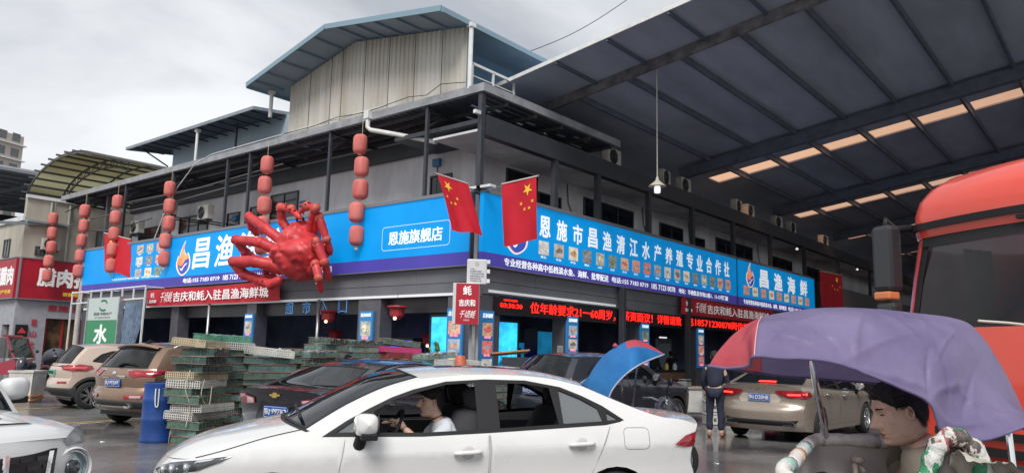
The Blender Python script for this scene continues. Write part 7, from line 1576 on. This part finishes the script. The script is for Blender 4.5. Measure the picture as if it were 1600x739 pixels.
# pale pink tip of another canopy showing above
# tricycle below: taped windshield tub, seat back, body, wheels
TY = thing('cargo_tricycle', 'motor tricycle with a taped white front rim and patched seat back', 'tricycle', (-12.4, -13.4, 0)); YO = Vector((-12.4, -13.4, 0))
def yv(*p): return Vector(p) - YO
rim = [yv(-12.62, -13.78, .98), yv(-13.02, -13.42, 1.10), yv(-13.09, -13.21, 1.205), yv(-12.82, -13.145, 1.222), yv(-12.52, -13.08, 1.238), yv(-12.26, -13.035, 1.25), yv(-12.19, -13.10, 1.256), yv(-12.05, -13.24, 1.248), yv(-11.88, -13.41, 1.238), yv(-11.80, -13.60, 1.20)]
RP = cr_pts(rim, 8)
TAPE = mat('tape_white', (.82, .80, .76), rough=.5, c2=(.58, .55, .50), vs=9, bump=.3, bs=30)
m = MB(); m.tube(RP, [.026 + .0015 * math.sin(i * 1.7) + .0015 * math.sin(i * .6) for i in range(len(RP))], 10); o = m.build('taped_rim', TAPE, TY, smooth=True)
for a, b, cc, nm in ((26, 29, (.62, .30, .10), 'tape_orange'), (31, 34, (.12, .40, .36), 'tape_teal'), (44, 46, (.25, .23, .21), 'tape_dirt'), (54, 57, (.30, .28, .27), 'tape_grey'), (20, 23, (.12, .40, .36), 'tape_teal')):
    m = MB(); m.tube(RP[a:b], [.0292] * (b - a), 10); m.build('tape_patch', mat(nm, cc, rough=.55, c2=(.6, .58, .55), vs=26), TY, smooth=True)
m = MB(); m.grid([[Vector(p) - Vector((0, 0, .02)) for p in RP], [Vector((p[0] * .86 + .02, p[1] * .86 - .0, .62)) for p in RP]]); m.build('tub_wall', mat('tub_grey', (.50, .465, .44), rough=.6, c2=(.36, .33, .31), vs=3), TY, smooth=True)
m = MB(); m.add([Vector((p[0] * .86 + .02, p[1] * .86, .63)) for p in RP], [tuple(range(len(RP)))]); m.build('tub_floor', mat('tub_floor', (.07, .065, .06), rough=.8), TY)
for p in (yv(-12.42, -13.12, 1.115), yv(-12.13, -13.33, 1.10)):
    m = MB(); m.lathe([(.002, .03), (.030, .022), (.042, -.01), (.040, -.06), (.02, -.09)], 18, Matrix.Translation(p)); m.build('black_knob', BLACK, TY, smooth=True)
m = MB(); m.tube(cr_pts([yv(-12.30, -13.22, 1.06), yv(-12.26, -13.2, 1.14), yv(-12.21, -13.19, 1.17), yv(-12.20, -13.22, 1.13)], 5), [.012] * 16, 7); m.lathe([(.01, 0), (.03, .01), (.024, .03), (.004, .035)], 10, Matrix.Translation(yv(-12.22, -13.2, 1.165))); m.build('hose_nozzle', mat('nozzle', (.36, .30, .26), rough=.5, var=.3), TY, smooth=True)
m = MB(); m.tube([yv(-12.42, -13.12, 1.03), yv(-12.28, -13.22, .98), yv(-12.13, -13.33, 1.02)], .014, 8); m.tube([yv(-12.28, -13.22, .98), yv(-12.36, -13.15, .5)], .03, 8); m.build('handlebar', STEELG, TY, smooth=True)
m = MB(); m.box(yv(-12.62, -13.72, .58), yv(-12.1, -13.22, .655)); m.build('seat', BLACK, TY, bevel=.03)
hp = cr_pts([yv(-12.66, -13.50, .80), yv(-12.64, -13.525, 1.10), yv(-12.61, -13.56, 1.25), yv(-12.575, -13.60, 1.328), yv(-12.53, -13.655, 1.318), yv(-12.50, -13.70, 1.22), yv(-12.50, -13.72, .85)], 8)
PAT = [(.20, .03, .05), (.50, .48, .44), (.10, .20, .11), (.26, .03, .05), (.22, .03, .05), (.52, .52, .48), (.38, .14, .14), (.06, .26, .14), (.05, .24, .13), (.60, .59, .56), (.46, .45, .42), (.10, .07, .06), (.22, .03, .05), (.16, .14, .12), (.08, .06, .055), (.20, .16, .13)]
WR = mat('patched_wrap', (.5, .5, .48), rough=.38, bump=.6, bs=45)                   # torn green, white and dark red plastic wound round the tube
t_ = WR.node_tree; vo = t_.nodes.new('ShaderNodeTexVoronoi'); vo.inputs['Scale'].default_value = 15; vo.inputs['Randomness'].default_value = 1; tcw = t_.nodes.new('ShaderNodeTexCoord'); spx = t_.nodes.new('ShaderNodeSeparateColor'); rw_ = t_.nodes.new('ShaderNodeValToRGB'); rw_.color_ramp.interpolation = 'CONSTANT'
nzw = t_.nodes.new('ShaderNodeTexNoise'); nzw.inputs['Scale'].default_value = 11; mxv = t_.nodes.new('ShaderNodeMix'); mxv.data_type = 'VECTOR'; mxv.inputs[0].default_value = .12
t_.links.new(tcw.outputs['Object'], mxv.inputs[4]); t_.links.new(nzw.outputs['Color'], mxv.inputs[5]); t_.links.new(mxv.outputs[1], vo.inputs['Vector']); t_.links.new(vo.outputs['Color'], spx.inputs[0]); t_.links.new(spx.outputs[0], rw_.inputs[0])
rw_.color_ramp.elements[0].color = (.05, .26, .13, 1); rw_.color_ramp.elements[1].position = .28; rw_.color_ramp.elements[1].color = (.58, .57, .54, 1)
for ps, cc in ((.52, (.24, .03, .06)), (.68, (.10, .075, .065)), (.78, (.46, .42, .37)), (.90, (.34, .12, .12))): e_ = rw_.color_ramp.elements.new(ps); e_.color = (*cc, 1)
t_.links.new(rw_.outputs[0], t_.nodes['Principled BSDF'].inputs['Base Color'])
m = MB(); m.tube(hp, [.033 + .004 * math.sin(i * 1.3) + .003 * math.sin(i * .7 + 1) for i in range(len(hp))], 14); m.build('seat_back_wrap', WR, TY, smooth=True)
m = MB(); m.grid([[Vector(hp[3 + i]).lerp(Vector(hp[-4 - i]), t / 6) + Vector((.02, .02, -.02)) for t in range(7)] for i in range(0, 20, 2)]); m.build('seat_back', mat('seat_back_grey', (.10, .09, .085), rough=.8, var=.3), TY, smooth=True)
P = []
for i in range(49):
    u = i / 48; row = []
    for j in range(29): v = j / 28; p = yv(-12.55, -13.66, 1.31).lerp(yv(-12.30, -13.95, 1.20), u) + Vector((.16 * v - .10, .12 * v - .02, .03 * math.sin(3 * v) - .22 * v * v - .05 * (1 - u))) ; row.append(p + Vector((0, 0, .035 * math.sin(7 * u + 3 * v) * (1 - u * .4) + .030 * (noise.ridged_multi_fractal(p * 9, .9, 2.1, 3, 1.0, 2.0) - 1.0))))
    P.append(row)
m = MB(); m.grid(P); m.build('plastic_sheet', mat('beige_sheet_wrap', (.46, .42, .36), rough=.35, c2=(.26, .22, .18), vs=6), TY, smooth=True)
m = MB(); m.box(yv(-12.3, -14.3, .40), yv(-11.4, -13.75, .95)); m.build('cargo_bed', mat('bed_green', (.05, .10, .10), rough=.6, var=.3), TY, bevel=.02)
m = MB(); m.box(yv(-12.75, -13.75, .26), yv(-11.9, -13.1, .45)); m.build('tricycle_frame', DARK, TY)
for p, a in ((yv(-12.66, -13.06, .26), 30), (yv(-12.2, -14.35, .26), 30), (yv(-11.45, -13.72, .26), 30)):
    wl = bpy.data.objects.new('wheel', None); COL.objects.link(wl); wl.parent = TY; wl.location = p; wl.rotation_euler = (R(90), 0, R(a))
    m = MB(); m.lathe([(.17, -.045), (.23, -.05), (.26, -.02), (.26, .02), (.23, .05), (.17, .045)], 28, cap=False); m.build('tyre', RUBBER, wl, smooth=True); m = MB(); m.lathe([(.17, .03), (.05, .01), (.04, .05), (.005, .05)], 20); m.build('rim', STEELG, wl)
# blue rain canopy over an electric bike
UC = thing('rain_canopy', 'blue rain canopy with a red tip over a motorbike behind the white saloon', 'canopy', (-7.3, -9.1, 1.3)); UO = Vector((-7.3, -9.1, 1.3))
G = canopy_grid(V3([(-7.606, -8.699, 1.139), (-7.597, -8.748, 1.298), (-7.551, -8.849, 1.49), (-7.471, -8.985, 1.651), (-7.322, -9.199, 1.792), (-7.191, -9.351, 1.757), (-7.038, -9.508, 1.636)], UO), V3([(-7.837, -9.191, 1.042), (-7.825, -9.236, 1.17), (-7.798, -9.29, 1.261), (-7.758, -9.362, 1.353), (-7.694, -9.463, 1.453), (-7.377, -9.473, 1.545), (-7.041, -9.5, 1.62)], UO), V3([(-7.232, -8.375, 1.214), (-7.163, -8.479, 1.3), (-7.042, -8.648, 1.387), (-6.918, -8.816, 1.459), (-6.765, -9.015, 1.515), (-6.89, -9.273, 1.569), (-7.032, -9.513, 1.628)], UO), bulge=.05, nu=40, nv=15, wr=.012, sc_=2.5)
m = MB(); m.grid(G[:26]); m.grid([q[20:] for q in G[25:]]); m.build('blue_cloth', BLUC, UC, smooth=True)
m = MB(); m.grid([q[:21] for q in G[25:]]); m.build('red_tip', PINKR, UC, smooth=True)
m = MB(); m.tube([r[30] for r in G], .010, 6); m.tube([r[0] for r in G], .008, 6); m.build('hem', mat('hem_grey', (.40, .45, .52), rough=.6), UC, smooth=True)
m = MB(); m.lathe([(.03, 0), (.035, .02), (.005, .05)], 10, Matrix.Translation(G[22][15])); m.build('finial', PINKR, UC)
m = MB(); m.tube([Vector((-7.0, -8.9, 1.70)) - UO, Vector((-6.95, -8.85, .95)) - UO], .014, 8); m.tube([Vector((-7.3, -9.3, 1.6)) - UO, Vector((-7.2, -9.15, .95)) - UO], .012, 8); m.build('canopy_pole', CHROME, UC)
def motorbike(loc, rz, label, col, glass=True):
    """x forward; wheels, engine, tank, seat, forks, handlebar, mirrors, headlamp"""
    t = thing('motorbike', label, 'motorbike', loc, rz)
    for x in (.62, -.60):
        wl = bpy.data.objects.new('wheel', None); COL.objects.link(wl); wl.parent = t; wl.location = (x, 0, .29); wl.rotation_euler = (R(90), 0, 0)
        m = MB(); m.lathe([(.20, -.05), (.26, -.05), (.29, -.02), (.29, .02), (.26, .05), (.20, .05)], 26, cap=False); m.build('tyre', RUBBER, wl, smooth=True); m = MB(); m.lathe([(.2, .03), (.18, .0)], 24, cap=False)
        for k in range(5): a = k * 1.2566; m.bar((0, 0, 0), (.2 * math.cos(a), .2 * math.sin(a), 0), .03)
        m.build('rim', ALLOY, wl)
    m = MB(); m.tube(cr_pts([(-.72, 0, .74), (-.4, 0, .80), (-.05, 0, .76), (.0, 0, .70)], 5), [.04, .10, .13, .14, .14, .14, .14, .14, .14, .13, .12, .11, .10, .09, .08, .05], 10); m.build('saddle', BLACK, t, smooth=True)
    m = MB(); m.tube(cr_pts([(-.68, 0, .60), (-.35, 0, .62), (-.1, 0, .50), (.15, 0, .42), (.35, 0, .60), (.45, 0, .85)], 4), .11, 10); m.build('fairing', col, t, smooth=True)
    m = MB(); m.tube(cr_pts([(.36, 0, 1.0), (.47, 0, .92), (.52, 0, .7), (.50, 0, .5)], 4), [.10, .12, .14, .15, .16, .16, .16, .15, .14, .13, .11, .09, .06], 12); m.build('front_shield', col, t, smooth=True)
    m = MB(); m.lathe([(.002, .05), (.07, .035), (.085, 0), (.05, -.05)], 16, Matrix.Translation((.55, 0, .88)) @ Matrix.Rotation(R(90), 4, 'Y')); m.build('headlamp', mat('headlamp', (.6, .6, .58), rough=.15, metal=.4), t, smooth=True)
    m = MB(); m.tube([(.3, -.34, 1.05), (.36, -.2, 1.06), (.40, 0, 1.02), (.36, .2, 1.06), (.3, .34, 1.05)], .016, 8); m.tube([(.40, 0, 1.02), (.52, 0, .6), (.62, 0, .29)], .03, 8); m.build('handlebar', STEELG, t, smooth=True)
    for sg in (-1, 1): m = MB(); m.tube([(.36, sg * .22, 1.06), (.33, sg * .3, 1.2), (.33, sg * .34, 1.26)], .008, 6); m.lathe([(.002, -.015), (.05, -.01), (.055, .01), (.02, .02)], 12, Matrix.Translation((.33, sg * .36, 1.29)) @ Matrix.Rotation(R(90), 4, 'Y')); m.build('mirror', BLACK, t, smooth=True)
    m = MB(); m.box((-.3, -.12, .26), (.18, .12, .48)); m.tube([(-.1, -.16, .3), (-.75, -.18, .38)], [.04, .05], 8); m.build('engine', DARK, t, bevel=.02)
    m = MB(); m.tube(cr_pts([(.8, 0, .58), (.68, 0, .62), (.5, 0, .55)], 4), .05, 8); m.tube(cr_pts([(-.45, 0, .58), (-.68, 0, .62), (-.88, 0, .45)], 4), .05, 8); m.build('mudguard', col, t, smooth=True)
    m = MB(); m.tube([(-.75, 0, .72), (-.92, 0, .78)], .03, 6); m.build('tail_lamp', LAMPR, t); return t
MBK = motorbike((-7.0, -9.05, 0), R(-35), 'dark motorbike parked under the blue rain canopy', BPAINT)
c = motorbike((-5.85, 14.75, 0), R(-125), 'black motorbike with chrome headlamp beside the white planter', BPAINT)
c = motorbike((-2.8, 20.6, 0), R(-75), 'dim motorbike with covered saddle in front of the red shop doors', mat('dark_red_paint', (.10, .02, .03), rough=.3))
m = MB(); m.tube(cr_pts([(-.65, 0, .75), (-.35, 0, 1.0), (.1, 0, 1.1), (.4, 0, 1.05)], 5), [.1, .16, .2, .24, .27, .29, .30, .30, .30, .29, .28, .26, .24, .22, .18, .1], 14); m.build('cover', mat('bike_cover', (.07, .08, .10), rough=.7, var=.3), c, smooth=True)
# small red three-wheeled van at the left edge
RV = thing('three_wheeler', 'small dark red three-wheeled van at the left edge behind the motorbike', 'van', (-4.9, 20.2, 0), R(-52))
VR = paint('van_red', (.30, .02, .045), rough=.3)
def loft(name, secs, mt, parent=RV, **k): m = MB(); m.grid(secs); m.build(name, mt, parent, smooth=True, angle=40)
prof_ = [(.98, .35), (1.02, .7), (.92, .95), (.55, 1.72), (.30, 1.84), (-.9, 1.86), (-1.0, 1.75), (-1.05, .35)]
m = MB(); m.add([(x, s_ * .62, z) for s_ in (-1, 1) for x, z in prof_], []); b0 = 0; n = len(prof_)
m.f += [(i, i + 1, n + i + 1, n + i) for i in (0, 1, 3, 4, 5, 6)]; m.m += [0] * 6
m.f += [(0, 1, 2, n - 1), tuple(n + i for i in (0, 1, 2, n - 1))]; m.m += [0] * 2; m.build('cab_body', VR, RV, bevel=.02)
m = MB(); m.bar((.92, -.6, .95), (.55, -.6, 1.74), .07); m.bar((.92, .6, .95), (.55, .6, 1.74), .07); m.bar((-.1, -.61, .95), (-.1, -.61, 1.8), .07); m.bar((-.1, .61, .95), (-.1, .61, 1.8), .07); m.bar((-1.0, -.61, .95), (-.95, -.61, 1.8), .08); m.bar((-1.0, .61, .95), (-.95, .61, 1.8), .08); m.bar((.55, -.6, 1.74), (.55, .6, 1.74), .08)
m.build('window_frame', VR, RV)
m = MB(); m.add([(.92, -.56, .97), (.92, .56, .97), (.57, .56, 1.70), (.57, -.56, 1.70)], [(0, 1, 2, 3)]); m.build('windscreen', CARGLASS, RV); m = MB()
for s_ in (-1, 1): m.add([(.85, s_ * .6, .97), (-.1, s_ * .6, .97), (-.1, s_ * .6, 1.76), (.5, s_ * .6, 1.72)], [(0, 1, 2, 3)])
m.build('side_glass', CARGLASS, RV)
m = MB(); m.box((-.6, -.45, .5), (-.1, .45, .62)); m.box((-.7, -.45, .6), (-.55, .45, 1.2)); m.build('seat', MATS['seat_fabric'], RV)
for y in (-.45, .45): m = MB(); m.lathe([(.002, .04), (.07, .03), (.085, 0)], 14, Matrix.Translation((1.0, y, .78)) @ Matrix.Rotation(R(90), 4, 'Y')); m.build('headlamp', MATS['headlamp'], RV, smooth=True)
for x, y in ((.7, 0), (-.7, .55), (-.7, -.55)):
    wl = bpy.data.objects.new('wheel', None); COL.objects.link(wl); wl.parent = RV; wl.location = (x, y, .25); wl.rotation_euler = (R(90), 0, 0); m = MB(); m.lathe([(.15, -.06), (.22, -.06), (.25, 0), (.22, .06), (.15, .06)], 24, cap=False); m.build('tyre', RUBBER, wl, smooth=True); m = MB(); m.lathe([(.15, .04), (.02, .05)], 16); m.build('rim', STEELG, wl)
# litter on the wet ground
for i, (x, y, lb) in enumerate(((-9.8, .6, 'small white scrap on the wet ground left of the barrel'), (-10.3, -.2, 'small white scrap farther left on the wet ground'), (-10.0, -.9, 'pale scrap on the wet ground nearest the barrel foot'), (-4.4, -9.0, 'tiny white scrap on the wet lane behind the white saloon'))):
    m = MB(); m.add([(0, 0, .006), (.09, .02, .012), (.11, .08, .006), (.03, .09, .02)], [(0, 1, 2, 3)]); o = m.build('litter', WHT if i else FOAM, None, loc=(x, y, 0)); tag(o, lb, 'litter')
